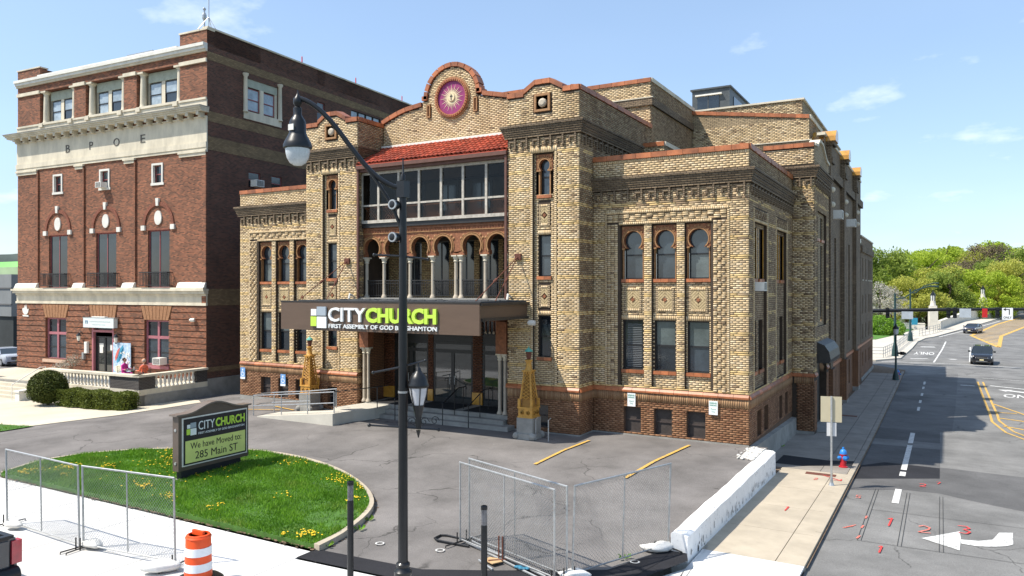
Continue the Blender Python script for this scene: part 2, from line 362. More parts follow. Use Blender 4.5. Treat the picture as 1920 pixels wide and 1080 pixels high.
def window(parent,w,u0,u1,z0,z1,d,fm=FRAMEB,p1=PANE,p2=None,sash='h',fw=.05,name='window'):
    mb=MB(); zm=(z0+z1)/2
    mb.wbox(w,u0,u0+fw,z0,z1,d-.05,d,fm); mb.wbox(w,u1-fw,u1,z0,z1,d-.05,d,fm); mb.wbox(w,u0+fw,u1-fw,z0,z0+fw,d-.05,d,fm); mb.wbox(w,u0+fw,u1-fw,z1-fw,z1,d-.05,d,fm)
    if 'h' in sash: mb.wbox(w,u0+fw,u1-fw,zm-.03,zm+.03,d-.045,d+.005,fm)
    if 'v' in sash: mb.wbox(w,(u0+u1)/2-.03,(u0+u1)/2+.03,z0+fw,z1-fw,d-.048,d+.002,fm)
    o=add(name,mb,parent)
    a=MB(); a.poly([w.P(u0+fw,(zm if 'h' in sash else z0+fw),d-.025),w.P(u1-fw,(zm if 'h' in sash else z0+fw),d-.025),w.P(u1-fw,z1-fw,d-.025),w.P(u0+fw,z1-fw,d-.025)],p1); add('pane',a,o)
    if 'h' in sash:
        a=MB(); a.poly([w.P(u0+fw,z0+fw,d-.04),w.P(u1-fw,z0+fw,d-.04),w.P(u1-fw,zm,d-.04),w.P(u0+fw,zm,d-.04)],p2 or p1); add('pane',a,o)
    return o
def zl(a,b): return min(float(np.interp(b,[-14,-4],[-.5,0])),float(np.interp(a,[-31,-25],[-.5,0])))
def zs(a,b): return float(np.interp(b,[-14,9,30],[-.5,-1.0,-1.2]))
def Yd(a,b): return 27.722-.4955*a+.8686*b
def zr(a,b): return zs(a,b)-.14+max(0,.03*(Yd(a,b)-90))
def zw(a,b): return zs(a,b)+max(0,.03*(Yd(a,b)-90))
def sheet(mb,poly,fn,m,dz=0,skirt=0,step=2.0):
    """a ground polygon (list of (x,y)) following height function fn"""
    bm=bmesh.new(); vs=[bm.verts.new((x,y,0)) for x,y in poly]; bm.faces.new(vs)
    xs=[p[0] for p in poly]; ys=[p[1] for p in poly]
    for ax,lo,hi in ((0,min(xs),max(xs)),(1,min(ys),max(ys))):
        k=max(step,(hi-lo)/60); v=math.ceil(lo/k)*k
        while v<hi:
            bmesh.ops.bisect_plane(bm,geom=bm.verts[:]+bm.edges[:]+bm.faces[:],plane_co=((v,0,0) if ax==0 else (0,v,0)),plane_no=((1,0,0) if ax==0 else (0,1,0))); v+=k
    for v in bm.verts: v.co.z=fn(v.co.x,v.co.y)+dz
    bm.verts.index_update(); vv=[v.co.copy() for v in bm.verts]; ff=[]
    for f in bm.faces:
        f.normal_update(); ids=[v.index for v in f.verts]; ff.append(tuple(ids if f.normal.z>0 else reversed(ids)))
    mb.raw(vv,ff,m)
    if skirt:
        for e in bm.edges:
            if len(e.link_faces)==1:
                a,b=e.verts[0].co,e.verts[1].co; mb.poly([a,b,b-Vector((0,0,skirt)),a-Vector((0,0,skirt))],m)
    bm.free()
# ======================= CHURCH =======================
church=thing('church_building','buff brick church with red tiled porch, two front towers and a round maroon rosette','church')
mir=lambda a,b: (-27.2-b,-27.2-a)
F0=front(0); FT=front(-1.31); SW=sideR(0); ST=sideR(-6.25); SLT=sideR(-17.67)
MAXC=.995
def coping(w,u0,u1,z,dep,h=.2,d1=.07,L=.6,zf=None,m=TERR):
    n=max(1,round((u1-u0)/L)); s=(u1-u0)/n
    for i in range(n):
        a=u0+i*s+.004; b=u0+(i+1)*s-.008; mb=MB(); za=(zf(a) if zf else z); zb=(zf(b) if zf else z)
        j=random.uniform(-.006,.006)
        p=[w.P(a,za,-dep),w.P(b,zb,-dep),w.P(b,zb,d1+j),w.P(a,za,d1+j)]; q=[x+Vector((0,0,h+ (0.05 if k<2 else 0))) for k,x in enumerate(p)]
        mb.hexa(p+q,m); mb.wbox(w,a+.0,a+.035,min(za,zb)+.0,min(za,zb)+.0+.02,d1+j,d1+.03,m); add('coping_tile',mb,church)
def band(w,u0,u1,z,L=.55):
    n=max(1,round((u1-u0)/L)); s=(u1-u0)/n
    for i in range(n):
        a=u0+i*s+.004; b=u0+(i+1)*s-.008; mb=MB(); e=random.uniform(0,.008)
        mb.hexa([w.P(a,z,0),w.P(b,z,0),w.P(b,z,.07+e),w.P(a,z,.07+e),w.P(a,z+.17,0),w.P(b,z+.17,0),w.P(b,z+.07,.07+e),w.P(a,z+.07,.07+e)],TERR); add('band_tile',mb,church)
CB=MB(); cw=front(0)
CB.wbox(cw,.0,.07,-.02,.42,0,.09,BUFFD); CB.wbox(cw,-.26,.0,.26,.34,0,.085,BUFFD); CB.wbox(cw,-.26,-.19,.06,.26,0,.08,BUFFD)
CBF=CB.mesh('corbel')
CB=MB(); cw=sideR(0); CB.wbox(cw,.0,.07,-.02,.42,0,.09,BUFFD); CB.wbox(cw,-.26,.0,.26,.34,0,.085,BUFFD); CB.wbox(cw,-.26,-.19,.06,.26,0,.08,BUFFD)
CBS=CB.mesh('corbel')
def frieze(w,u0,u1,z0,sideways=False,par=None):
    """stepped corbel frieze and the projecting brick cornice over it; z0 = foot of the frieze"""
    n=max(1,round((u1-u0)/.56)); s=(u1-u0)/n
    for i in range(n):
        o=add('corbel',CBS if sideways else CBF,church); p=w.P(u0+(i+.65)*s,z0,.012); o.location=p
    mb=MB(); 
    for k,(a,b,d) in enumerate(((.42,.52,.10),(.52,.60,.13),(.60,.68,.16),(.68,.76,.19),(.76,.84,.22),(.84,.95,.26))):
        e=d
        mb.wbox(w,u0-(0 if sideways else e),u1+(0 if sideways else e),z0+a+.006,z0+b-.006,-.02,d,BUFFD)
    add('brick_cornice',mb,church)
sootf=lambda z: .05 if z<8.6 else (.05+(z-8.6)*.6 if z<9.75 else .08)
sootT=lambda z: .04 if z<10.9 else (.04+(z-10.9)*.5 if z<12.2 else .06)
def diamond(w,u0,u1,z0,z1,d):
    """framed panel of diagonally laid bricks"""
    mb=MB(); mb.wbox(w,u0-.09,u1+.09,z0-.12,z1+.12,d-.03,d-.012,MORT); o=add('brick_panel',mb,church); mb=MB(); mb.wbox(w,u0-.09,u0,z0-.12,z1+.12,d-.012,d+.035,BUFF); mb.wbox(w,u1,u1+.09,z0-.12,z1+.12,d-.012,d+.035,BUFF); add_split('panel_edge',mb,o)
    soldier(w,u0,u1,z1,z1+.12,base=d,t=.035); soldier(w,u0,u1,z0-.12,z0,base=d,t=.035)
    # diagonal bricks as sub-parts
    cx,cz=(u0+u1)/2,(z0+z1)/2; hw,hh=(u1-u0)/2,(z1-z0)/2
    def clip(poly):
        for (nx,nz,c) in ((1,0,hw),(-1,0,hw),(0,1,hh),(0,-1,hh)):
            out=[]
            for i in range(len(poly)):
                p,q=poly[i],poly[(i+1)%len(poly)]; fp=c-(nx*p[0]+nz*p[1]); fq=c-(nx*q[0]+nz*q[1])
                if fp>=0: out.append(p)
                if (fp>=0)!=(fq>=0): t=fp/(fp-fq); out.append((p[0]+(q[0]-p[0])*t,p[1]+(q[1]-p[1])*t))
            poly=out
            if len(poly)<3: return []
        return poly
    r2=math.sqrt(.5); W_=.085
    for q in range(4):
        sgx=(1,-1,-1,1)[q]; sgz=(1,1,-1,-1)[q]
        dirx,dirz=(-sgx*r2,sgz*r2); nx,nz=(sgx*r2,sgz*r2)
        k=0; dist=.10
        while dist<hw+hh:
            a,b=dist+.008,dist+W_-.008
            ln=.9
            poly=[(nx*a+dirx*-ln,nz*a+dirz*-ln),(nx*b+dirx*-ln,nz*b+dirz*-ln),(nx*b+dirx*ln,nz*b+dirz*ln),(nx*a+dirx*ln,nz*a+dirz*ln)]
            # keep inside the quadrant with a pinwheel overlap
            lim=(q%2)*.1
            def half(poly,px,pz,c):
                out=[]
                for i in range(len(poly)):
                    p,qq=poly[i],poly[(i+1)%len(poly)]; fp=p[0]*px+p[1]*pz-c; fq=qq[0]*px+qq[1]*pz-c
                    if fp>=0: out.append(p)
                    if (fp>=0)!=(fq>=0): t=fp/(fp-fq); out.append((p[0]+(qq[0]-p[0])*t,p[1]+(qq[1]-p[1])*t))
                return out
            poly=half(poly,sgx,0,.006); poly=half(poly,0,sgz,.006) if len(poly)>2 else []
            poly=clip(poly) if len(poly)>2 else []
            if len(poly)>2:
                m2=MB(); P=[w.P(cx+x,cz+z,d-.01) for x,z in poly]
                if w.u.cross(w.z).dot(w.n)<0: P=P[::-1]
                n=len(P); T=[p+w.n*.04 for p in P]
                m2.raw(P+T,[tuple(range(n,2*n))]+[(i,(i+1)%n,n+(i+1)%n,n+i) for i in range(n)],BUFFL); add('brick',m2,o)
            dist+=W_
    m2=MB(); s=.085; m2.prism([w.P(cx-s,cz,d),w.P(cx,cz-s,d),w.P(cx+s,cz,d),w.P(cx,cz+s,d)],w.n*.05,TERRD); add('boss',m2,o)
BUFFL=M('buff_brick_face',(.45,.345,.19),.8,.25,9,.2,50)
def sill(w,u0,u1,z,d0,d1,n=3):
    s=(u1-u0)/n
    for i in range(n):
        mb=MB(); mb.wbox(w,u0+i*s+.004,u0+(i+1)*s-.004,z-.13,z,d0,d1+random.uniform(0,.01),TERR); add('window_sill',mb,church)
def hs_window(w,u0,u1,za,zb,d,su0,su1,st,cz,r,ndz,p1=PANEB,p2=PANEB):
    """horseshoe headed window: terracotta surround with raised rings, sash below"""
    mb=MB(); cx=(u0+u1)/2
    arch_panel(mb,w,su0,su1,cz-ndz-.02,st,cx,cz,r,ndz,d-.14,d+.02,TERRD,18)
    ring(mb,w,cx,cz,r+.005,r+.05,ndz*.9,d+.02,d+.05,TERRL,20); ring(mb,w,cx,cz,r+.075,r+.10,ndz*.6,d+.02,d+.04,TERRL,20)
    mb.wbox(w,su0,u0,za,cz-ndz-.02,d-.14,d,TERRL); mb.wbox(w,u1,su1,za,cz-ndz-.02,d-.14,d,TERRL)
    for sx,a in ((su0+.02,u0+.06),(u1-.06,su1-.02)): mb.wbox(w,min(sx,a),max(sx,a),cz-ndz-.06,cz-ndz+.0,d-.0,d+.07,TERRL)
    for k in range(15):
        t=math.radians(-20+220*k/14); x,z=cx+(r+.135)*math.cos(t),cz+(r+.135)*math.sin(t)
        if su0+.03<x<su1-.03 and z<st-.03: mb.wbox(w,x-.022,x+.022,z-.022,z+.022,d+.02,d+.045,TERRL)
    for sx in (su0+.07,su1-.07): mb.wbox(w,sx-.045,sx+.045,st-.12,st-.03,d+.02,d+.05,TERRL)
    add('terracotta_surround',mb,church)
    return window(church,w,u0,u1,za,zb,d-.16,FRAMEB,p1,p2)
# ---- wing fronts
def wing_front(left):
    mm=(lambda a,b: mir(a,b)) if left else (lambda a,b:(a,b))
    U0,U1=mm(-6.25,0); zb=-.35
    cols=[mm(-5.06,-4.06),mm(-3.74,-2.74),mm(-2.42,-1.42)]
    core=MB()
    bw=[mm(-4.9,-4.19),mm(-3.64,-2.93),mm(-2.34,-1.62)]
    facade(core,F0,U0,U1,zb,1.8,[(a,b,.1,1.12,.22) for a,b in bw],MORTB)
    facade(core,F0,U0,U1,1.8,9.2,[(a,b,1.95,8.38,.13) for a,b in cols],MORT)
    facade(core,F0,U0,U1,9.2,11.02,[],MORT)
    ck=[mm(-5.62,-5.16),mm(-1.32,-.80)]
    allh=[(a,b,1.95,8.38) for a,b in cols]
    hb=[(a,b,.1,1.12) for a,b in bw]
    bricks(F0,U0,U1,.05,1.37,hb,BASEP,bands=False)
    soldier(F0,U0,U1,1.37,1.73,BASES,.085,.03)
    hx=allh+[(ck[0][0]-.06,ck[0][1]+.06,1.95,8.95),(ck[1][0]-.06,ck[1][1]+.06,1.95,8.95),(min(c[0] for c in ck),max(c[1] for c in ck),8.38,8.95)]
    bricks(F0,U0,U1,1.9,9.74,hx,BUFFP,bands=True,soot=sootf)
    bricks(F0,U0,U1,10.35,10.86,[],BUFFP,soot=sootf); soldier(F0,U0,U1,10.86,11.0,BUFFP,.085,.02)
    for a,b in ck: bricks(F0,a+.0,b,1.95,8.42,[],BUFFP,L=.155,t=.0,checker=.055,soot=lambda z:.12)
    lo,hi=min(c[0] for c in ck),max(c[1] for c in ck)
    bricks(F0,lo,hi,8.50,8.80,[],BUFFP,L=.24,t=.0,checker=.055,soot=lambda z:.15)
    soldier(F0,lo-.06,hi+.06,8.82,8.95,BUFFP,.085,.05); stack(F0,lo-.09,lo-.005,1.95,8.82,t=.045); stack(F0,hi+.005,hi+.09,1.95,8.82,t=.045)
    soldier(F0,cols[0][0]-.05 if not left else cols[2][0]-.05,cols[2][1]+.05 if not left else cols[0][1]+.05,8.38,8.5,BUFFP,.085,.045)
    pans=[(PANEB,PANEB),(PANEB,PANEB),(PANEB,PANEG)]; low=[(PANE,PANE),(PANEG,PANE),(PANEG,PANEB)]
    for i,(a,b) in enumerate(cols):
        facade(core,F0,a,b,1.95,8.38,[(a+.08,b-.08,2.62,4.58,.16),(a+.06,b-.06,6.22,8.31,.2)],MORT,base=-.13)
        bricks(F0,a,b,1.95,2.46,[],BUFFP,base=-.13); bricks(F0,a,b,4.78,6.08,[],BUFFP,base=-.13,soot=lambda z:.15)
        bricks(F0,a,a+.08,2.6,4.58,[],BUFFP,base=-.13,L=.2); bricks(F0,b-.08,b,2.6,4.58,[],BUFFP,base=-.13,L=.2)
        soldier(F0,a,b,4.59,4.78,BUFFP,.075,.02,base=-.13)
        sill(F0,a+.02,b-.02,6.22,-.3,-.05); sill(F0,a+.02,b-.02,2.6,-.3,-.05)
        diamond(F0,a+.22,b-.22,5.05,5.75,-.12)
        hs_window(F0,a+.1,b-.1,6.22,8.14,-.13,a+.03,b-.03,8.33,7.76,.375,.30,*pans[i])
        window(church,F0,a+.08,b-.08,2.62,4.58,-.24,FRAMEB,*low[i])
        bo=window(church,F0,bw[i][0],bw[i][1],.1,1.12,-.16,M('brown_wood',(.06,.045,.04),.6,.25,8),M('board_brown',(.05,.04,.035),.6,.3,6),None,name='basement_window')
    if not left:
        for j,(a,b) in enumerate([(-5.0,-4.1)]):
            mb=MB(); 
            for k in range(26):
                z=2.72+k*.07; mb.wbox(F0,a+.16,b-.14,z,z+.022,-.262,-.255,M('grey_blind_slat',(.16,.17,.18),.6,.1,3)) if k%1==0 and k<25 else None
            add('venetian_blind',mb,church,kind='stuff')
    mb=core; add('wall',mb,church)
    f=MB(); f.wbox(F0,U0-.0,U1+.0,-.6,.05,-.1,.04,CONC); add('foundation',f,church)
    band(F0,U0-.0,U1+.0,1.73); frieze(F0,U0,U1,9.36); coping(F0,U0,U1,11.0,.35)
wing_front(False); wing_front(True)
# ---- wing side (right)
core=MB(); U1=9.14
cols=[(.75,3.2),(5.15,7.65)]; wins=[(.95,1.75),(2.2,3.0),(5.35,6.15),(6.62,7.42)]; bwn=[(1.33,2.15),(2.66,3.5),(5.89,6.6),(7.27,7.98)]
facade(core,SW,0,U1,-1.3,1.8,[(a,b,.1,1.12,.22) for a,b in bwn],MORTB)
facade(core,SW,0,U1,1.8,9.2,[(a,b,1.95,8.38,.13) for a,b in cols],MORT); facade(core,SW,0,U1,9.2,11.02,[],MORT)
for a,b in cols:
    ww=[x for x in wins if a<x[0]<b]; facade(core,SW,a,b,1.95,8.38,[(x,y,2.62,4.58,.16) for x,y in ww]+[(x,y,6.22,8.2,.16) for x,y in ww],MORT,base=-.13)
    hh=[(x,y,2.6,4.62) for x,y in ww]+[(x,y,6.2,8.22) for x,y in ww]
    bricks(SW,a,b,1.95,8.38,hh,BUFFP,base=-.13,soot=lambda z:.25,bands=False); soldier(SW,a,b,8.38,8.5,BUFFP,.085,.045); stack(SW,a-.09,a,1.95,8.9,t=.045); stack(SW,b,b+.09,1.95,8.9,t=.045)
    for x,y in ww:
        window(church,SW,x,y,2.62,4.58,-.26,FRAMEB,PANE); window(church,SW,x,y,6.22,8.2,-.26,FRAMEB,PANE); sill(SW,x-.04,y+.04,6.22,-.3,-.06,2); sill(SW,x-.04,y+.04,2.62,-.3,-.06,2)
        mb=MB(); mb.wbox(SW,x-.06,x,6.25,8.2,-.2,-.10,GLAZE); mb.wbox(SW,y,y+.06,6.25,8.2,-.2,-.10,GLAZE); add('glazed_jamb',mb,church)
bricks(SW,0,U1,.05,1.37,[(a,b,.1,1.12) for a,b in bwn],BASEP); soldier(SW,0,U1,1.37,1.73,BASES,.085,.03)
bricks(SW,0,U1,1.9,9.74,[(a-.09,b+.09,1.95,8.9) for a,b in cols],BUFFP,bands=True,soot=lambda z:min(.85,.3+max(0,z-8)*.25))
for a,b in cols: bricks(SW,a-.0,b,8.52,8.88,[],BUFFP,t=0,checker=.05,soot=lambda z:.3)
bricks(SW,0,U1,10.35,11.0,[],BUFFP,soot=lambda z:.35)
for x,y in bwn: window(church,SW,x,y,.1,1.12,-.16,MATS['brown_wood'],PANE,name='basement_window')
add('wall',core,church); band(SW,.0,U1,1.73); frieze(SW,.0,U1,9.36,True); coping(SW,-.0,U1,11.0,.35,L=.75)
f=MB(); f.hexa([SW.P(0,-1.4,-.05),SW.P(U1,-1.4,-.05),SW.P(U1,-1.4,.22),SW.P(0,-1.4,.22),SW.P(0,.02,-.05),SW.P(U1,-.22,-.05),SW.P(U1,-.25,.2),SW.P(0,0,.2)],CONC); add('foundation',f,church)
# roof decks
f=MB(); f.box(-6.25,-.35,.35,9.1,10.5,10.6,DARKM); f.box(-26.9,-20.9,.35,12,10.5,10.6,DARKM); add('flat_roof',f,church)
# ---- towers
def tower(left):
    mm=(lambda a,b: mir(a,b)) if left else (lambda a,b:(a,b))
    U0,U1=mm(-9.53,-6.25); c0,c1=mm(-8.34,-7.34); w0,w1=mm(-8.13,-7.58)
    core=MB(); bwn=[mm(-8.25,-7.64)]; 
    facade(core,FT,U0,U1,-.35,1.8,[(a,b,.2,1.15,.22) for a,b in bwn],MORTB)
    facade(core,FT,U0,U1,1.8,11.8,[(c0,c1,1.95,11.35,.12)],MORT)
    facade(core,FT,c0,c1,1.95,11.35,[(w0,w1,3.05,4.74,.16),(w0,w1,6.34,8.02,.16),(w0,w1,9.65,11.15,.2)],MORT,base=-.12)
    # stepped parapet with raised centre
    cm=(U0+U1)/2; sh=13.72
    prof=[(U0,11.8),(U1,11.8),(U1,sh),(U1-.72,sh),(U1-.72,sh+.1),(cm+.35,sh+.42),(cm-.35,sh+.42),(U0+.78,sh+.1),(U0+.78,sh),(U0,sh)]
    core.poly([FT.P(x,z,0) for x,z in prof],MORT); core.poly([FT.P(x,z,-.4) for x,z in reversed(prof)],MORT)
    add('wall',core,church)
    bricks(FT,U0,U1,.05,1.37,[(a,b,.2,1.15) for a,b in bwn],BASEP); soldier(FT,U0,U1,1.37,1.73,BASES,.085,.03)
    bricks(FT,U0,U1,1.9,11.98,[(c0-.1,c1+.1,1.95,11.5)],BUFFP,bands=True,soot=sootT)
    stack(FT,c0-.1,c0,1.95,11.35,t=.03); stack(FT,c1,c1+.1,1.95,11.35,t=.03); soldier(FT,c0-.1,c1+.1,11.35,11.6,BUFFP,.08,.035)
    hh=[(w0,w1,3.05,4.74),(w0,w1,6.34,8.02),(w0-.12,w1+.12,9.65,11.32),(w0-.02,w1+.02,4.75,4.95),(w0-.02,w1+.02,8.03,8.22),(w0,w1,5.0,6.1),(w0,w1,8.4,9.4)]
    bricks(FT,c0,c1,1.95,11.35,hh,BUFFP,base=-.12)
    for z in (4.75,8.03): soldier(FT,w0-.02,w1+.02,z,z+.19,BUFFP,.075,.03,base=-.12)
    for z in (5.2,8.5): diamond(FT,w0+.12,w1-.12,z,z+.65,-.11); 
    for z in (3.05,6.34,9.65): sill(FT,w0-.06,w1+.06,z,-.3,-.04,2)
    hs_window(FT,w0+.06,w1-.06,9.65,11.12,-.12,w0-.1,w1+.1,11.3,10.85,.24,.18,PANEB,PANEB)
    window(church,FT,w0,w1,6.34,8.02,-.24,FRAMEB,PANEB,PANEB); window(church,FT,w0,w1,3.05,4.74,-.24,FRAMEB,PANE); window(church,FT,bwn[0][0],bwn[0][1],.2,1.15,-.17,MATS['brown_wood'],PANE,name='basement_window')
    for r in range(30):
        z=12.62+r*.08
        if z>14.02: break
        if z+.08<=sh: a,b=U0,U1
        else:
            t=max(0,(z+.08-sh-.1))/.32; a=U0+.78+t*((cm-.35)-(U0+.78)); b=U1-.72-t*((U1-.72)-(cm+.35))
        if b-a>.2: bricks(FT,a,b,z,z+.08,[(cm-.42,cm+.42,12.95,13.75)],BUFFP,off=(r%2)*.12,soot=lambda z:.1)
    band(FT,U0-(.07 if not left else 0),U1,1.73); frieze(FT,U0,U1,11.6); 
    coping(FT,U0,U0+.78,sh,.4,L=.39); coping(FT,U1-.72,U1,sh,.4,L=.36)
    coping(FT,cm-.35,cm+.35,sh+.42,.4,L=.35); zf=lambda u: sh+.1+.32*(u-(U0+.78))/((cm-.35)-(U0+.78)); coping(FT,U0+.78,cm-.35,0,.4,zf=zf,L=.4)
    zf2=lambda u: sh+.42-.32*(u-(cm+.35))/((U1-.72)-(cm+.35)); coping(FT,cm+.35,U1-.72,0,.4,zf=zf2,L=.4)
    mb=MB(); cz=13.38; s=.36; mb.wbox(FT,cm-s,cm+s,cz-s,cz+s,-.06,.0,DARKM)
    for a,b,c,d in ((cm-s,cm+s,cz-s,cz-s+.09),(cm-s,cm+s,cz+s-.09,cz+s),(cm-s,cm-s+.09,cz-s+.09,cz+s-.09),(cm+s-.09,cm+s,cz-s+.09,cz+s-.09)): mb.wbox(FT,a,b,c,d,0,.09,TERRL)
    p=FT.P(cm,cz,0); mb.lathe([(.2,.02),(.17,-.06),(.1,-.1)],p,CREAMC,12,axis='y'); add('square_plaque',mb,church)
    f=MB(); f.wbox(FT,U0,U1+.0,-.6,.05,-.1,.04,CONC); add('foundation',f,church)
tower(False); tower(True)
# tower side faces (those looking right)
core=MB(); facade(core,ST,-1.31,0,-.4,13.72,[],MORT); facade(core,ST,0,7.1,11,13.72,[],MORT)
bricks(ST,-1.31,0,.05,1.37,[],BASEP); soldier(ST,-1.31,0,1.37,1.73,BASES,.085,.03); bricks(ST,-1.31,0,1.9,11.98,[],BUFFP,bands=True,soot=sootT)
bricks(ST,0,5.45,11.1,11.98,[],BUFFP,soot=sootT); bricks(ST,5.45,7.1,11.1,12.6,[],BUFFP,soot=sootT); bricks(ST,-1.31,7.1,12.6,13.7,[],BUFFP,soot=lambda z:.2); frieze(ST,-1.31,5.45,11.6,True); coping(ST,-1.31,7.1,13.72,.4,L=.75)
mb=MB(); mb.box(-9.5,-6.3,-.95,7.0,13.2,13.3,DARKM); mb.box(-20.9,-17.7,-.95,7.0,13.2,13.3,DARKM); add('flat_roof',mb,church)
add('wall',core,church)
f=MB(); f.wbox(ST,-1.31,0,-.6,.05,-.1,.04,CONC); add('foundation',f,church); band(ST,-1.31,0,1.73)
core=MB(); facade(core,SLT,-1.31,.7,-.3,13.72,[],MORT); bricks(SLT,-1.31,.55,12.6,13.7,[],BUFFP,soot=lambda z:.15); bricks(SLT,-1.31,-.9,1.9,11.98,[],BUFFP,bands=True,soot=sootT); frieze(SLT,-1.31,.5,11.6,True); coping(SLT,-1.31,.6,13.72,.4); 
bricks(SLT,-1.31,-.9,.05,1.37,[],BASEP); soldier(SLT,-1.31,-.9,1.37,1.73,BASES,.085,.03)
add('wall',core,church)
core=MB(); w=sideL(-9.53); facade(core,w,-1.31,.7,-.3,14.0,[],MORT); w=sideL(-20.95); facade(core,w,-1.31,6,-.3,13.72,[],MORT); w=sideL(-27.2); facade(core,w,0,30,-.5,11.0,[],MORT); add('wall',core,church)
# ---- central gable with rosette
G=front(.55); cg=-13.6; czr=14.72
gp=[(-17.67,11.0),(-9.53,11.0),(-9.53,14.12),(-11.95,14.62),(-12.25,14.72)]
arc=[(cg+1.38*math.cos(t),14.78+1.38*math.sin(t)) for t in [math.pi*i/24 for i in range(25)]]
gp=gp+[(cg+1.38,14.74)]+arc+[(-14.98,14.72),(-15.28,14.72),(-15.3,14.5)]+[(-15.3-(2.37)*i/10, 14.5-.62*(i/10)**.9+.14*math.sin(math.pi*i/10)) for i in range(1,11)]
top=gp[2:]
core=MB(); core.poly([G.P(x,z,0) for x,z in gp],MORT); core.poly([G.P(x,z,-.35) for x,z in reversed(gp)],MORT); add('gable_wall',core,church)
def gtop(x):
    best=0
    for (a,b) in zip(top[:-1],top[1:]):
        lo,hi=min(a[0],b[0]),max(a[0],b[0])
        if lo<=x<=hi and hi-lo>1e-6: best=max(best,a[1]+(b[1]-a[1])*(x-a[0])/(b[0]-a[0]))
    return best
z=11.9; r=0
while z<16.15:
    # spans where the wall reaches above this course
    xs=[-17.67+i*.05 for i in range(164)]; run=None; spans=[]
    for x in xs:
        ok=gtop(x)>z+.09
        if ok and run is None: run=x
        if not ok and run is not None: spans.append((run,x-.05)); run=None
    if run is not None: spans.append((run,-9.53))
    dz=z+.04-14.7; ho=[]
    if abs(dz)<.95: k=math.sqrt(.95**2-dz**2); ho.append((-13.56-k,-13.56+k,z,z+.08))
    ho+= [(-15.02,-14.76,13.88,14.55),(-12.4,-12.14,13.88,14.6)]
    for a,b in spans:
        if b-a>.1: bricks(G,a,b,z,z+.08,ho,BUFFP,off=(r%2)*.12,soot=lambda z:.06)
    z+=.08; r+=1
# gable coping tiles along the outline
outl=[(-9.53,14.12),(-10.15,14.25),(-10.75,14.37),(-11.35,14.5),(-11.93,14.62)]
segs=list(zip(outl[:-1],outl[1:])); segs.append(((-11.93,14.76),(-12.22,14.76)))
aa=[(cg+1.38*math.cos(math.pi*i/12),14.78+1.38*math.sin(math.pi*i/12)) for i in range(13)]; segs+=list(zip(aa[:-1],aa[1:])); segs.append(((-14.98,14.76),(-15.28,14.76)))
lf=[p for p in gp[-11:]]; lf=[lf[0],lf[2],lf[4],lf[6],lf[8],lf[10]]; segs+=list(zip(lf[:-1],lf[1:]))
for (a,b) in segs:
    A=Vector((a[0],a[1]));B=Vector((b[0],b[1])); t=(B-A).normalized(); n=Vector((t.y,-t.x)); 
    if n.y<0 and abs(t.x)>.2: n=-n
    if (A.x-cg)**2+(A.y-14.78)**2<2.1 and A.y>14.77: n=((A+B)/2-Vector((cg,14.78))).normalized()
    A=A+t*.004;B=B-t*.008; mb=MB(); h=.2
    P=[(A.x,A.y),(B.x,B.y),(B.x+n.x*h,B.y+n.y*h),(A.x+n.x*h,A.y+n.y*h)]; mb.prism([G.P(x,z,.09) for x,z in P],Vector((0,.5,0)),TERR); add('coping_tile',mb,church)
# rosette
C=Vector((-13.56,.55,14.7)); MAG=M('maroon_enamel',(.26,.03,.13),.5,.25,5,.1,30)
mb=MB(); mb.lathe([(.80,.0),(.80,.06)],C+Vector((0,-.06,0)),MAG,40,axis='y'); ro=add('rosette',mb,church)
mb=MB(); ring(mb,G,-13.56,14.7,.78,.90,0,0,.14,TERR,48,0,2*math.pi); ring(mb,G,-13.56,14.7,.90,.98,0,0,.07,TERRL,48,0,2*math.pi)
for k in range(44):
    t=2*math.pi*k/44; mb.ball(G.P(-13.56+.84*math.cos(t),14.7+.84*math.sin(t),.15),.033,TERRL,6,4)
add('rosette_rim',mb,ro)
mb=MB()
for k in range(32):
    t=2*math.pi*k/32+.03; L2=.66 if k%2==0 else .5; d=(math.cos(t),math.sin(t)); nn=(-d[1],d[0])
    mb.poly([G.P(-13.56+d[0]*.18+nn[0]*.028,14.7+d[1]*.18+nn[1]*.028,.075),G.P(-13.56+d[0]*.18-nn[0]*.028,14.7+d[1]*.18-nn[1]*.028,.075),G.P(-13.56+d[0]*L2,14.7+d[1]*L2,.075)],YELM:=M('gilt_ray',(.72,.60,.38),.45,.15,6))
mb.lathe([(.19,0),(.17,-.05)],C+Vector((0,-.07,0)),YELM,20,axis='y'); add('sunburst',mb,ro)
mb=MB(); mb.wbox(G,-13.575,-13.545,14.58,14.84,.12,.14,DARKM); mb.wbox(G,-13.63,-13.49,14.74,14.77,.12,.14,DARKM); add('cross',mb,ro)
for x0,x1,z0,z1 in ((-14.99,-14.79,13.92,14.52),(-12.37,-12.17,13.92,14.58)):
    mb=MB(); mb.wbox(G,x0,x1,z0,z1,-.05,.03,TERRD)
    for a,b,c,d in ((x0,x1,z0,z0+.06),(x0,x1,z1-.06,z1),(x0,x0+.05,z0+.06,z1-.06),(x1-.05,x1,z0+.06,z1-.06)): mb.wbox(G,a,b,c,d,.03,.09,TERRL)
    add('slot_plaque',mb,church)
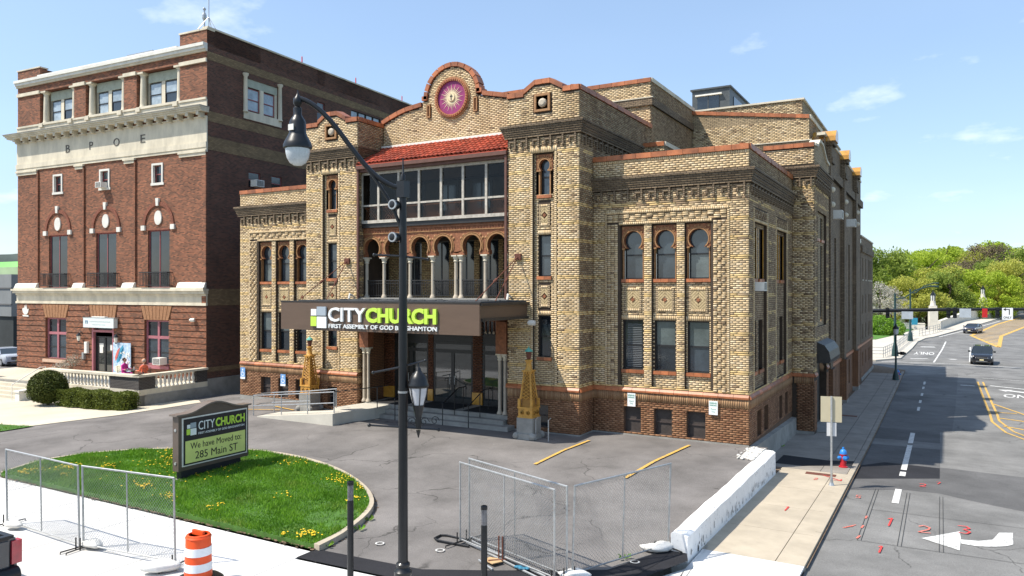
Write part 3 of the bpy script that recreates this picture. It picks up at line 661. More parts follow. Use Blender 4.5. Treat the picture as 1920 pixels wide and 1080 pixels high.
# ---- red pan-tile porch roof
mb=MB(); n=10; R_=.115
for i in range(n):
    t0=math.pi*i/n; t1=math.pi*(i+1)/n
    mb.poly([(R_*math.cos(t0),0,R_*.95*math.sin(t0)),(R_*math.cos(t1),0,R_*.95*math.sin(t1)),(R_*.86*math.cos(t1),.34,R_*.8*math.sin(t1)-.02),(R_*.86*math.cos(t0),.34,R_*.8*math.sin(t0)-.02)][::-1],REDT)
    mb.poly([(R_*math.cos(t0),0,R_*.95*math.sin(t0)),(R_*math.cos(t1),0,R_*.95*math.sin(t1)),(R_*.8*math.cos(t1),0,R_*.7*math.sin(t1)),(R_*.8*math.cos(t0),0,R_*.7*math.sin(t0))],REDT)
TILE=mb.mesh('roof_tile',True)
y0,z0_,y1,z1_=-1.42,11.62,.52,12.68; ang=math.atan2(z1_-z0_,y1-y0); LN=math.hypot(y1-y0,z1_-z0_)
mb=MB(); mb.prism([(-17.67,y0,z0_-.06),(-17.67,y1,z1_-.06),(-17.67,y1,z1_),(-17.67,y0,z0_)],(8.14,0,0),REDT); add('porch_roof',mb,church)
nr=7; nc=34
for r in range(nr):
    for c in range(nc):
        o=add('roof_tile',TILE,church); s=r*LN/nr; o.location=(-17.55+c*7.92/(nc-1),y0+math.cos(ang)*s,z0_+math.sin(ang)*s+.015+.0*r); o.rotation_euler=(ang+random.uniform(-.02,.02),0,random.uniform(-.03,.03))
mb=MB(); mb.box(-17.67,-9.53,.40,.55,12.66,12.80,WHITEP); add('roof_flashing',mb,church)
mb=MB(); mb.box(-17.67,-9.53,-1.46,-1.3,11.42,11.58,M('brown_trim',(.12,.055,.04),.6,.2,4)); mb.box(-17.67,-9.53,-1.3,-.9,11.3,11.5,MATS['brown_trim']); mb.box(-17.66,-17.56,-1.40,-1.31,5.4,11.4,M('brown_trim',(.12,.055,.04),.6,.2,4)); mb.box(-9.64,-9.54,-1.40,-1.31,5.4,11.4,M('brown_trim',(.12,.055,.04),.6,.2,4)); add('gutter',mb,church)
WEATHP=M('weathered_white_paint',(.44,.40,.34),.65,.3,6)
# ---- glazed loggia
GZ=front(-1.0); mb=MB(); xs=[-17.67,-16.65,-15.47,-14.31,-13.10,-11.94,-10.75,-9.60]
mb.wbox(GZ,-17.62,-9.55,8.9,9.04,-.05,.10,WEATHP); mb.wbox(GZ,-17.62,-9.55,11.18,11.34,-.05,.06,WEATHP); mb.wbox(GZ,-17.62,-9.55,9.70,9.78,-.04,.04,WEATHP)
for x in xs: mb.wbox(GZ,x-.055,x+.055,9.04,11.18,-.05,.055,WEATHP)
lg=add('glazed_screen',mb,church)
for i in range(7):
    for a,b in ((9.04,9.70),(9.78,11.18)):
        p=MB(); p.poly([GZ.P(xs[i]+.055,a,-.01),GZ.P(xs[i+1]-.055,a,-.01),GZ.P(xs[i+1]-.055,b,-.01),GZ.P(xs[i]+.055,b,-.01)],CLEAR); add('pane',p,lg)
    x0,x1=xs[i]+.07,xs[i+1]-.07; p=MB(); st=.14; k=0
    p.wbox(GZ,x0,x1,9.04,9.10,-.2,-.13,TERRD); p.wbox(GZ,x0,x1,9.62,9.68,-.2,-.13,TERRD)
    nx=int((x1-x0)/st)
    for k in range(-4,nx+1):
        for sgn in (1,-1):
            a=x0+k*st; q=[(a,9.1),(a+.05,9.1),(a+.05+.52,9.62),(a+.52,9.62)] if sgn>0 else [(a+.52,9.1),(a+.57,9.1),(a+.05,9.62),(a,9.62)]
            q=[(min(max(x,x0),x1),z) for x,z in q]
            if q[0][0]<x1 and q[2][0]>x0: p.poly([GZ.P(x,z,-.15 if sgn>0 else -.155) for x,z in q],TERRD)
    add('lattice_panel',p,lg)
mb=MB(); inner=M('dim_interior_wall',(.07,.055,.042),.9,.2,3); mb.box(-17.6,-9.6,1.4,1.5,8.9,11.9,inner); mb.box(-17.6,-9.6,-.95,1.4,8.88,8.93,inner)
for x in (-16.8,-14.9,-13,-11.1):
    mb.box(x,x+1.1,1.36,1.41,8.95,11.0,DARKM); mb.box(x+.1,x+.5,1.33,1.37,9.6,10.8,PANEB); mb.box(x+.6,x+1.0,1.33,1.37,9.6,10.8,PANEB)
add('loggia_interior',mb,church)
mb=MB(); mb.box(-17.67,-9.53,-1.04,-.78,8.70,8.9,DARKM); add('floor_edge_beam',mb,church)
# ---- horseshoe arcade
AR=front(-.9); cxs=[-17.15,-15.88,-14.35,-13.08,-11.56,-10.29]; bd=[-17.67,-16.51,-15.12,-13.71,-12.32,-10.92,-9.55]
for i,cx_ in enumerate(cxs):
    mb=MB(); arch_panel(mb,AR,bd[i],bd[i+1],7.32,8.33,cx_,7.72,.46,.26,-.22,0,TERRD,22)
    ring(mb,AR,cx_,7.72,.465,.53,.25,0,.05,TERRL,22); ring(mb,AR,cx_,7.72,.56,.59,.2,0,.03,TERRL,22)
    for sx in (-1,1):
        for k in range(2): mb.lathe([(.07,0),(.05,-.03),(.02,-.04)],AR.P(cx_+sx*(.44+.12*k),8.18-.14*(1-k)*.0-.13*k,0.0),TERRL,8,axis='y')
    add('horseshoe_arch',mb,church)
mb=MB(); mb.wbox(AR,-17.67,-9.55,8.33,8.70,-.2,.02,TERRD); mb.wbox(AR,-17.67,-9.55,8.40,8.44,.02,.05,TERRL); mb.wbox(AR,-17.67,-9.55,8.58,8.63,.02,.06,TERRD)
for k in range(54): mb.wbox(AR,-17.6+k*.15,-17.54+k*.15,8.46,8.56,.02,.04,TERRD)
add('terracotta_frieze',mb,church)
def column(x,y,z0,z1,r=.085):
    mb=MB(); mb.lathe([(r*1.7,0),(r*1.7,.05),(r*1.25,.12),(r*1.05,.16),(r,.2),(r*.93,z1-z0-.32),(r*.93,z1-z0-.3)],(x,y,z0),CREAMC,14); c=add('column',mb,church,True)
    m2=MB(); m2.lathe([(r*1.0,-.3),(r*1.35,-.27),(r*1.1,-.22),(r*1.7,-.1),(r*1.75,-.06)],(x,y,z1),STONE,12); m2.box(x-r*1.9,x+r*1.9,y-r*1.9,y+r*1.9,z1-.06,z1,STONE); add('capital',m2,c)
for x in (-17.55,-16.5,-15.25,-14.98,-13.71,-12.46,-12.18,-10.93,-9.72): column(x,-.79,5.42,7.32)
mb=MB(); mb.box(-17.6,-9.6,-.84,-.80,6.20,6.24,DARKM); mb.box(-17.6,-9.6,-.83,-.81,6.08,6.10,DARKM); mb.box(-17.6,-9.6,-.83,-.81,5.52,5.54,DARKM)
rl=add('balcony_railing',mb,church); mb=MB(); 
for k in range(78): x=-17.55+k*.1025; mb.box(x,x+.018,-.828,-.812,5.42,6.2,DARKM)
add('baluster_bars',mb,rl,kind='stuff')
mb=MB(); mb.box(-17.67,-9.53,-1.31,.9,5.28,5.42,CONC); add('balcony_floor',mb,church)
B=front(.9); core=MB(); ops=[(-16.6,-15.6),(-15.0,-14.0),(-13.6,-12.6),(-12.3,-11.3),(-11.0,-9.9)]; 
facade(core,B,-17.67,-9.53,5.42,8.9,[(a,b,5.5,8.1,.15) for a,b in ops],MORT); bricks(B,-17.6,-9.6,5.42,8.1,[(a,b,5.5,8.1) for a,b in ops],[(.40,.28,.13),(.34,.22,.10)]); add('wall',core,church)
for a,b in ops: window(church,B,a,b,5.5,8.1,-.1,M('grey_frame',(.10,.10,.09),.5,.1,4),PANE,PANE,'v',name='french_window')
mb=MB(); mb.box(-17.67,-9.53,-.78,.9,8.72,8.78,inner); add('ceiling',mb,church)
# ---- entrance
E_=front(.65); core=MB(); pt=.55
drs=[(-17.0,-15.0),(-14.7,-12.5),(-11.95,-9.95)]
facade(core,E_,-17.67,-9.53,0,5.28,[(a,b,pt,4.5,.05) for a,b in drs],DARKM); add('wall',core,church)
for a,b in [(-15.0,-14.7),(-12.5,-11.95),(-17.67,-17.0),(-9.95,-9.53)]:
    bricks(E_,a,b,1.1,4.6,[],[(.16,.065,.032),(.13,.052,.027)],t=.05); mb=MB(); mb.wbox(E_,a,b,pt,1.1,0,.09,GLAZE); add('glazed_pier_base',mb,church)
for a,b in drs:
    mb=MB(); fw=.09
    mb.wbox(E_,a,a+fw,pt,3.35,-.05,.02,FRAMEB); mb.wbox(E_,b-fw,b,pt,3.35,-.05,.02,FRAMEB); m_=(a+b)/2; mb.wbox(E_,m_-.09,m_+.09,pt,2.95,-.04,.03,FRAMEB)
    for z,h in ((pt,.2),(2.85,.16),(3.25,.12)): mb.wbox(E_,a+fw,b-fw,z,z+h,-.045,.025,FRAMEB)
    mb.wbox(E_,a,b,3.37,3.75,-.04,.01,FRAMEB); mb.wbox(E_,a,b,3.75,4.5,-.04,-.02,PANE)
    for k in range(9): x=a+.15+k*(b-a-.3)/8; mb.wbox(E_,x-.02,x+.02,3.8,4.4,-.02,.02,TERRD); mb.lathe([(.07,0),(.05,-.02)],E_.P(x,3.85,.02),CREAMC,8,axis='y')
    d=add('glass_door',mb,church)
    for x0,x1,z0,z1 in ((a+fw,m_-.09,pt+.2,2.85),(m_+.09,b-fw,pt+.2,2.85),(a+fw,b-fw,3.01,3.25)):
        p=MB(); p.poly([E_.P(x0,z0,-.0),E_.P(x1,z0,-.0),E_.P(x1,z1,-.0),E_.P(x0,z1,-.0)],M('door_glass',(.03,.035,.035),.02,.1,3,spec=1.0)); add('pane',p,d)
    p=MB(); 
    for x in (m_-.13,m_+.13): p.tube([E_.P(x,1.4,.03),E_.P(x,1.4,.08),E_.P(x,1.8,.08),E_.P(x,1.8,.03)],.014,GALV,6)
    add('door_handle',p,d)
PF=front(-1.05)
core=MB(); core.wbox(sideR(-17.66),-1.31,.65,0,5.28,-.02,0,BROWNB); core.wbox(sideL(-9.54),-1.31,.65,0,5.28,-.02,0,BROWNB); core.box(-17.67,-9.53,-1.31,.7,4.95,5.28,DARKM); core.wbox(PF,-17.67,-9.53,4.45,5.28,-.2,0,TERRD); add('porch_lining',core,church)
for x in (-17.43,-17.18,-10.02,-9.76):
    column(x,-1.12,.55,3.1,.075)
for x in (-17.32,-9.86):
    mb=MB(); mb.box(x-.26,x+.26,-1.3,-.9,3.1,4.45,TERRD); add('terracotta_pier',mb,church)
# platform and steps
mb=MB(); mb.box(-17.3,-9.6,-1.2,.65,.0,.53,CONC); add('platform',mb,church)
for a,b,y,z in ((-17.0,-9.6,-1.55,.36),(-16.2,-9.2,-1.9,.18)):
    mb=MB(); mb.box(a,b,y,-1.2,-.05,z,CONC); add('step',mb,church)
MAT_=M('black_rubber_mat',(.016,.016,.018),.95,.3,20,.3,80)
for a,b in ((-16.9,-15.2),(-14.6,-12.4),(-11.9,-10.0)):
    mb=MB(); mb.box(a,b,-1.1,.5,.535,.55,MAT_); add('door_mat',mb,church)
# ---- side: transept, buttressed nave, low rear
T=front(9.14); TS=sideR(MAXC)
core=MB(); facade(core,T,-1.3,MAXC,-1.4,12.55,[],MORT); add('wall',core,church)
bricks(T,0.2,MAXC,-.85,1.37,[],BASEP); soldier(T,0.1,MAXC,1.37,1.7,BASES,.085,.03); bricks(T,0,MAXC,1.85,11.0,[],BUFFP,bands=True,soot=lambda z:.2)
bricks(T,-1.3,MAXC,11.7,12.45,[],BUFFP,soot=lambda z:.15); coping(T,-1.3,MAXC,12.5,.4,L=.5); frieze(T,-.0,MAXC,10.65); mb=MB(); mb.wbox(T,0.15,MAXC+.0,-1.4,-.85,0,.06,CONC); add('foundation',mb,church); band(T,.0,MAXC,1.7)
core=MB(); prof=[(9.14,-1.4),(14.2,-1.4),(14.2,12.3),(13.2,12.35),(11.7,12.95),(10.6,12.95),(9.9,12.6),(9.14,12.55)]
hol=[(10.0,13.6,-1.4,3.4)]
facade(core,TS,9.14,14.2,-1.4,11.9,[(10.0,13.4,-1.3,2.3,.35),(10.1,13.3,4.0,9.6,.12)],MORT)
core.poly([TS.P(y,z,0) for y,z in [(9.14,11.9),(14.2,11.9)]+prof[2:]],BUFF)
facade(core,TS,10.1,13.3,4.0,9.6,[(10.4,11.3,4.2,8.0,.1),(12.0,12.9,4.2,8.0,.1),(10.4,11.3,8.3,9.4,.1),(12.0,12.9,8.3,9.4,.1)],BUFF,base=-.12)
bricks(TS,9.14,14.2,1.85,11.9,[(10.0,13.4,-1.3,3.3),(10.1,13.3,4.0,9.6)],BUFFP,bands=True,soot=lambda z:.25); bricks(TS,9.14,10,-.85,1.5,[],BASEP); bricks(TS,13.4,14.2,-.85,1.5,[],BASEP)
add('wall',core,church)
for a,b in ((10.4,11.3),(12.0,12.9)):
    window(church,TS,a,b,4.4,8.0,-.2,FRAMEB,PANE); window(church,TS,a,b,8.3,9.4,-.2,FRAMEB,PANE,None,''); sill(TS,a-.05,b+.05,8.3,-.22,-.04,2)
frieze(TS,9.14,14.2,10.65,True); band(TS,9.14,10,1.7); band(TS,13.4,14.2,1.7)
mb=MB()
for (a,b) in zip(prof[2:-1],prof[3:]): mb.hexa([TS.P(b[0],b[1],-.4),TS.P(a[0],a[1],-.4),TS.P(a[0],a[1],.08),TS.P(b[0],b[1],.08)]+[TS.P(b[0],b[1]+.12,-.4),TS.P(a[0],a[1]+.12,-.4),TS.P(a[0],a[1]+.12,.08),TS.P(b[0],b[1]+.12,.08)],STONE)
add('gablet_coping',mb,church)
# door hood
mb=MB(); pr=[(0,0),(0.55,0),(.62,.18),(.55,.55),(.35,.85),(0,1.0)]
for i in range(12):
    y0h=9.9+i*.32; mb.prism([TS.P(y0h,2.3+z,d) for d,z in pr],Vector((0,.31,0)),DARKM)
add('door_hood',mb,church)
mb=MB(); mb.wbox(TS,10.2,13.2,-1.2,2.2,-.34,-.3,DARKM); mb.wbox(TS,10.2,10.3,-1.2,2.2,-.3,-.24,MAROON); mb.wbox(TS,11.65,11.75,-1.2,2.2,-.3,-.24,MAROON); add('side_door',mb,church)
mb=MB(); mb.wbox(TS,9.9,13.5,-1.4,-.95,-.4,.45,CONC); add('door_step',mb,church)
NV=sideR(.78); core=MB(); 
nwin=[(17.0,17.9),(18.6,19.5),(24.2,25.1),(26.2,27.1)]
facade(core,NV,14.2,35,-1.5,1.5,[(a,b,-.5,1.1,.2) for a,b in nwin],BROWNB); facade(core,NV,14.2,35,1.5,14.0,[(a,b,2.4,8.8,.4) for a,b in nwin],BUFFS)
add('wall',core,church)
for a,b in nwin:
    window(church,NV,a,b,2.4,5.2,-.34,FRAMEB,PANE); window(church,NV,a,b,5.8,8.8,-.34,FRAMEB,PANE); window(church,NV,a,b,-.5,1.1,-.18,FRAMEB,PANE,name='basement_window')
mb=MB(); mb.wbox(NV,14.2,35,1.45,1.62,0,.08,TERR); mb.wbox(NV,14.2,35,12.0,12.5,0,.18,BUFFD); mb.wbox(NV,14.2,35,13.98,14.12,-.35,.06,STONE); add('string_course',mb,church)
for yb in (15.0,21.6,29.0):
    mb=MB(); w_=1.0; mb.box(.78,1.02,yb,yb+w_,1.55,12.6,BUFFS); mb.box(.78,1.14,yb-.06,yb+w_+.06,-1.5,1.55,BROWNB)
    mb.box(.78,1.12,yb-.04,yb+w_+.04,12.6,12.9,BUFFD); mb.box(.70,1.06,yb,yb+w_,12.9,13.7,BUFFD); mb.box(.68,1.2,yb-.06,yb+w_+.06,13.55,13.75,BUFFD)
    b_=add('buttress',mb,church)
    mb=MB(); pts=[(-.12,0),(-.12,.25)]+[(.1+.5*(1-math.cos(t)),.42+.22*math.sin(t)) for t in [math.pi*i/8 for i in range(9)]]+[(1.12,.25),(1.12,0)]
    mb.prism([(-.1,yb-.05+p[0]*.98,13.75+p[1]) for p in pts],(1.38,0,0),GLAZE)
    add('glazed_cap',mb,b_)
    mb=MB(); mb.box(.78,1.16,yb-.1,yb+w_+.1,-1.6,-.95,CONC); add('buttress_footing',mb,b_)
    for zz in (10.4,11.2):
        mb=MB(); mb.ball((1.04,yb+w_/2,zz),.16,STONE,8,6); add('carved_boss',mb,b_)
RW=sideR(.80); core=MB(); rw=[(36.3,36.9),(39.0,39.6),(41.6,42.2),(43.0,43.6),(44.4,45.0)]; rows=[(6.6,8.3),(3.9,5.4),(1.9,3.1),(-.2,.9)]
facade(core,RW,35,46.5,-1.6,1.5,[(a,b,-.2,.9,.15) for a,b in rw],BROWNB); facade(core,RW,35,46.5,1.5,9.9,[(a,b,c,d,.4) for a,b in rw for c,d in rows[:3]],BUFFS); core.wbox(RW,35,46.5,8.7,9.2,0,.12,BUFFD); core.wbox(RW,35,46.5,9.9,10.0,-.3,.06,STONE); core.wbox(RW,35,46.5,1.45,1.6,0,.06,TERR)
core.poly([(-14,46.5,-1.6),(.8,46.5,-1.6),(.8,46.5,9.9),(-14,46.5,9.9)][::-1],BUFF); core.poly([(.78,35,9.9),(-14,35,9.9),(-14,35,14),(.78,35,14)],BUFF)
add('wall',core,church)
for a,b in rw:
    for c,d in rows:
        window(church,RW,a,b,c,d,-.12 if c<1 else -.35,FRAMEB,PANE,None,''); 
    mb=MB(); mb.wbox(RW,a-.03,b+.03,6.5,6.6,-.1,.04,STONE); add('window_sill',mb,church)
mb=MB(); mb.box(-20,.4,35,46.4,9.5,9.6,DARKM); mb.box(-20,.4,16,35,13.6,13.7,DARKM); mb.box(-24,-.2,9.2,16,12.0,12.1,DARKM); add('flat_roof',mb,church)
mb=MB(); mb.wbox(RW,35,46.5,-1.6,-1.0,0,.08,CONC); add('foundation',mb,church)
# ---- upper masses
def mass(x0,x1,y0,y1,z0,z1,zf=None,cop=True,soot_=.15,front_b=True,side_b=True,ledge=None,cm=TERR):
    f=front(y0); s=sideR(x1); core=MB(); core.box(x0,x1,y0,y1,z0,z1 if not zf else min(zf(x0),zf(x1)),MORT)
    if zf: core.prism([f.P(x0,min(zf(x0),zf(x1)),0),f.P(x1,min(zf(x0),zf(x1)),0),f.P(x1,zf(x1),0),f.P(x0,zf(x0),0)],Vector((0,.4,0)),MORT)
    add('upper_wall',core,church)
    if front_b: bricks(f,x0,x1,z0+.02,z1,[],BUFFP,soot=lambda z:soot_)
    if side_b: bricks(s,y0,y1,z0+.02,z1 if not zf else zf(x1),[],BUFFP,soot=lambda z:soot_+.2)
    if cop: coping(f,x0,x1,z1,.4,zf=zf,m=cm,L=.7); coping(s,y0,y1,(z1 if not zf else zf(x1)),.4,L=1.2,m=STONE)
    if ledge:
        m=MB(); m.wbox(f,x0,x1+.1,ledge-.35,ledge,0,.12,BUFFD); m.wbox(s,y0,y1,ledge-.35,ledge,0,.12,BUFFD); m.wbox(f,x0,x1+.13,ledge,ledge+.05,-.0,.15,STONE); add('brick_cornice',m,church)
mass(-9.6,-6.21,7.0,14.3,11.0,16.0,ledge=15.2)
zf=lambda u:15.78+(u+6.2)/(6.3)*-.9
mass(-6.2,.09,14.0,18.5,11.5,14.88,zf=zf,ledge=13.7)
core=MB(); f=front(14.0); core.poly([f.P(-6.2,14.88,.004),f.P(.09,14.88,.004),f.P(-6.2,15.78,.004)],BUFF); add('raking_wall_top',core,church)
mass(-14,-.61,16.3,34,13,16.45,cop=False,soot_=.3,side_b=False); mb=MB(); mb.box(-14.1,-.5,16.2,34,16.45,16.55,STONE); mb.wbox(sideR(-.61),16.3,34,13,16.45,0,.01,BUFF); add('roof_edge',mb,church)
mass(-12.3,-9.9,2.2,6.0,13.3,14.9,soot_=.1,side_b=False)
mass(-7.4,-5.2,6.0,9.0,10.6,12.6,soot_=.2)
mb=MB(); mb.box(-17.67,-9.53,.9,16.3,11.0,13.2,BUFFD); add('porch_attic',mb,church)
# rooftop penthouse
GREYP=M('grey_sheet_metal',(.055,.065,.072),.5,.25,3,.1,20)
mb=MB(); mb.box(-7.95,-5.54,20,26,16.5,18.7,GREYP); mb.box(-8.05,-5.44,19.9,26.1,18.7,18.8,GREYP); mb.box(-7.6,-6.2,19.96,20.0,17.3,18.3,PANE); mb.box(-7.7,-6.0,19.8,19.99,18.3,18.38,WHITEP); mb.box(-6.93,-6.87,19.94,19.97,17.3,18.3,GREYP)
mb.box(-5.56,-5.5,21,25,17.4,18.3,PANE); add('penthouse',mb,church)
# ---- emit bricks: the 300 that show largest as parts, the rest joined
camp=Vector((6.138,-28.415,5.8))
def score(b):
    w_,ua,ub,za,zb_,d0,d1,c=b
    p=w_.P((ua+ub)/2,(za+zb_)/2,d1); v=camp-p; return (ub-ua)*(zb_-za)*max(0,v.normalized().dot(w_.n))/v.length_squared
full=[(score(b),i) for i,b in enumerate(BR)]; full.sort(reverse=True); top300=set()
lst=[i for s,i in full if .21<BR[i][2]-BR[i][1]<.24 and BR[i][4]-BR[i][3]<.075][:300]; top300=set(lst)
protos={}
def emit(objname,sel,parent):
    n=len(sel); V=np.zeros((n*8,3),'f'); C_=np.zeros((n*5,4),'f'); C_[:,3]=1
    Fq=np.array([[4,5,6,7],[0,1,5,4],[1,2,6,5],[2,3,7,6],[3,0,4,7]])  # front + four sides; 0-3 back, 4-7 front
    idx=np.zeros((n*5,4),'i')
    for k,i in enumerate(sel):
        w_,ua,ub,za,zb_,d0,d1,c=BR[i]; o=w_.o;u=w_.u;nn=w_.n
        q=((ua,za),(ub,za),(ub,zb_),(ua,zb_))
        if u.cross(Vector((0,0,1))).dot(nn)<0: q=q[::-1]
        for j,(a,z_) in enumerate(q):
            V[k*8+j]=(o.x+u.x*a+nn.x*d0,o.y+u.y*a+nn.y*d0,z_); V[k*8+4+j]=(o.x+u.x*a+nn.x*d1,o.y+u.y*a+nn.y*d1,z_)
        idx[k*5:k*5+5]=Fq+k*8; C_[k*5:k*5+5,:3]=c
    me=bpy.data.meshes.new(objname); me.vertices.add(n*8); me.vertices.foreach_set('co',V.ravel()); me.loops.add(n*20); me.loops.foreach_set('vertex_index',idx.ravel())
    me.polygons.add(n*5); me.polygons.foreach_set('loop_start',np.arange(0,n*20,4)); me.polygons.foreach_set('loop_total',np.full(n*5,4))
    me.materials.append(BCOL); me.update(calc_edges=True); at=me.attributes.new('Col','FLOAT_COLOR','FACE'); at.data.foreach_set('color',C_.ravel()); me.validate()
    return me
rest=[i for i in range(len(BR)) if i not in top300]
print('bricks',len(BR))
o=add('brick_courses',emit('brick_courses',rest,church),church,kind='stuff')
for i in lst: add('brick',emit('brick',[i],church),church)
# ======================= GROUND =======================
def asphalt(name,c,crack=.5,sc=.35,cw=.012):
    m=bpy.data.materials.new(name); m.use_nodes=True; n=m.node_tree.nodes; l=m.node_tree.links; b=n['Principled BSDF']; _set(b,'Roughness',.9); _set(b,'Specular IOR Level',.25)
    g=n.new('ShaderNodeNewGeometry')
    a=n.new('ShaderNodeTexNoise'); a.inputs['Scale'].default_value=.45; a.inputs['Detail'].default_value=9; a.inputs['Roughness'].default_value=.62; l.new(g.outputs['Position'],a.inputs['Vector'])
    r=n.new('ShaderNodeValToRGB'); r.color_ramp.elements[0].position=.32; r.color_ramp.elements[1].position=.68; r.color_ramp.elements[0].color=(*[x*.66 for x in c],1); r.color_ramp.elements[1].color=(*[min(1,x*1.2) for x in c],1); l.new(a.outputs['Fac'],r.inputs[0])
    f=n.new('ShaderNodeTexNoise'); f.inputs['Scale'].default_value=38; f.inputs['Detail'].default_value=3; l.new(g.outputs['Position'],f.inputs['Vector'])
    r2=n.new('ShaderNodeValToRGB'); r2.color_ramp.elements[0].position=.35; r2.color_ramp.elements[0].color=(.82,.82,.82,1); r2.color_ramp.elements[1].position=.65; r2.color_ramp.elements[1].color=(1.12,1.12,1.12,1); l.new(f.outputs['Fac'],r2.inputs[0])
    m1=n.new('ShaderNodeMixRGB'); m1.blend_type='MULTIPLY'; m1.inputs[0].default_value=1; l.new(r.outputs[0],m1.inputs[1]); l.new(r2.outputs[0],m1.inputs[2])
    # cracks: warped voronoi edges, masked so that only some stretches open
    wn=n.new('ShaderNodeTexNoise'); wn.inputs['Scale'].default_value=.9; wn.inputs['Detail'].default_value=5; l.new(g.outputs['Position'],wn.inputs['Vector'])
    wv=n.new('ShaderNodeVectorMath'); wv.operation='MULTIPLY_ADD'; wv.inputs[1].default_value=(1.7,1.7,0); l.new(wn.outputs['Color'],wv.inputs[0]); l.new(g.outputs['Position'],wv.inputs[2])
    v=n.new('ShaderNodeTexVoronoi'); v.feature='DISTANCE_TO_EDGE'; v.inputs['Scale'].default_value=sc; l.new(wv.outputs[0],v.inputs['Vector'])
    cr=n.new('ShaderNodeValToRGB'); cr.color_ramp.elements[0].position=0; cr.color_ramp.elements[0].color=(1,1,1,1); cr.color_ramp.elements[1].position=cw; cr.color_ramp.elements[1].color=(0,0,0,1); l.new(v.outputs['Distance'],cr.inputs[0])
    ms=n.new('ShaderNodeTexNoise'); ms.inputs['Scale'].default_value=.33; ms.inputs['Detail'].default_value=3; l.new(g.outputs['Position'],ms.inputs['Vector'])
    mr=n.new('ShaderNodeValToRGB'); mr.color_ramp.elements[0].position=.46; mr.color_ramp.elements[1].position=.56; l.new(ms.outputs['Fac'],mr.inputs[0])
    mu=n.new('ShaderNodeMath'); mu.operation='MULTIPLY'; l.new(cr.outputs[0],mu.inputs[0]); l.new(mr.outputs[0],mu.inputs[1])
    mk=n.new('ShaderNodeMath'); mk.operation='MULTIPLY'; mk.inputs[1].default_value=crack; l.new(mu.outputs[0],mk.inputs[0])
    m2=n.new('ShaderNodeMixRGB'); l.new(mk.outputs[0],m2.inputs[0]); l.new(m1.outputs[0],m2.inputs[1]); m2.inputs[2].default_value=(.025,.024,.022,1)
    l.new(m2.outputs[0],b.inputs['Base Color'])
    bp=n.new('ShaderNodeBump'); bp.inputs['Strength'].default_value=.35; bp.inputs['Distance'].default_value=.01; l.new(f.outputs['Fac'],bp.inputs['Height']); l.new(bp.outputs[0],b.inputs['Normal'])
    MATS[name]=m; return m
LOTM=asphalt('lot_asphalt',(.175,.163,.155),.75)
ROADM=asphalt('street_asphalt',(.19,.187,.18),.7,.25,.010)
NEWA_SHADE=asphalt('patched_shadow_asphalt',(.115,.113,.112),.2)
FRESH=asphalt('fresh_asphalt',(.024,.024,.028),0)
WALKM=M('pale_concrete',(.60,.59,.57),.85,.14,.7,.15,30)
WALKT=M('tan_concrete',(.40,.345,.265),.88,.16,.9,.2,30)
WALKD=M('grey_brown_concrete',(.25,.225,.195),.9,.22,.9,.3,25)  # darker grey-brown slabs from the church corner onwards
PLAZA=M('cream_paving',(.52,.47,.37),.88,.12,.5,.2,25)
def worn(name,c,sc=7):
    m=M(name,c,.85,.1,5); n=m.node_tree.nodes; l=m.node_tree.links; b=n['Principled BSDF']; src=b.inputs['Base Color'].links[0].from_socket
    g=n.new('ShaderNodeNewGeometry'); z=n.new('ShaderNodeTexNoise'); z.inputs['Scale'].default_value=sc; z.inputs['Detail'].default_value=9; z.inputs['Roughness'].default_value=.75; l.new(g.outputs['Position'],z.inputs['Vector'])
    r=n.new('ShaderNodeValToRGB'); r.color_ramp.elements[0].position=.50; r.color_ramp.elements[1].position=.66; l.new(z.outputs['Fac'],r.inputs[0]); x=n.new('ShaderNodeMixRGB'); l.new(r.outputs[0],x.inputs[0]); l.new(src,x.inputs[1]); x.inputs[2].default_value=(.20,.195,.18,1); l.new(x.outputs[0],b.inputs['Base Color']); return m
PAINTW=worn('worn_white_marking',(.60,.60,.58))
PAINTY=worn('worn_yellow_marking',(.58,.35,.07))
SOIL=M('soil',(.16,.11,.07),.95,.4,4,.5,30)
GRASSG=M('lawn_ground',(.055,.13,.02),.95,.4,3,.5,40)
FARG=M('far_ground',(.10,.13,.06),.95,.35,.05)
mb=MB(); mb.poly([(-3000,-3000,-2.6),(3000,-3000,-2.6),(3000,3000,-2.6),(-3000,3000,-2.6)],FARG); add('ground',mb,kind='structure')
# car park (asphalt forecourt)
lot=[(-62,-15.0),(-21.5,-15.0),(-7.0,-15.1),(-4.0,-14.9),(0.0,-13.0),(.62,-11.3),(.62,0.2),(0,.2),(-6.3,.2),(-20.9,.2),(-27.2,1),(-29,22),(-62,22)]
mb=MB(); sheet(mb,lot,zl,LOTM,0,2.2); add('forecourt',mb,kind='structure')
mb=MB(); sheet(mb,[(-7.0,-15.6),(-4.0,-15.45),(.25,-13.45),(1.15,-11.6),(1.0,-11.2),(.62,-11.2),(.0,-12.7),(-4,-14.75),(-7.0,-14.95)],zl,FRESH,.02,0); sheet(mb,[(-.3,-12.9),(.62,-11.0),(.62,-11.9),(.3,-13.2)],zl,FRESH,.028); add('asphalt_strip',mb,kind='structure')
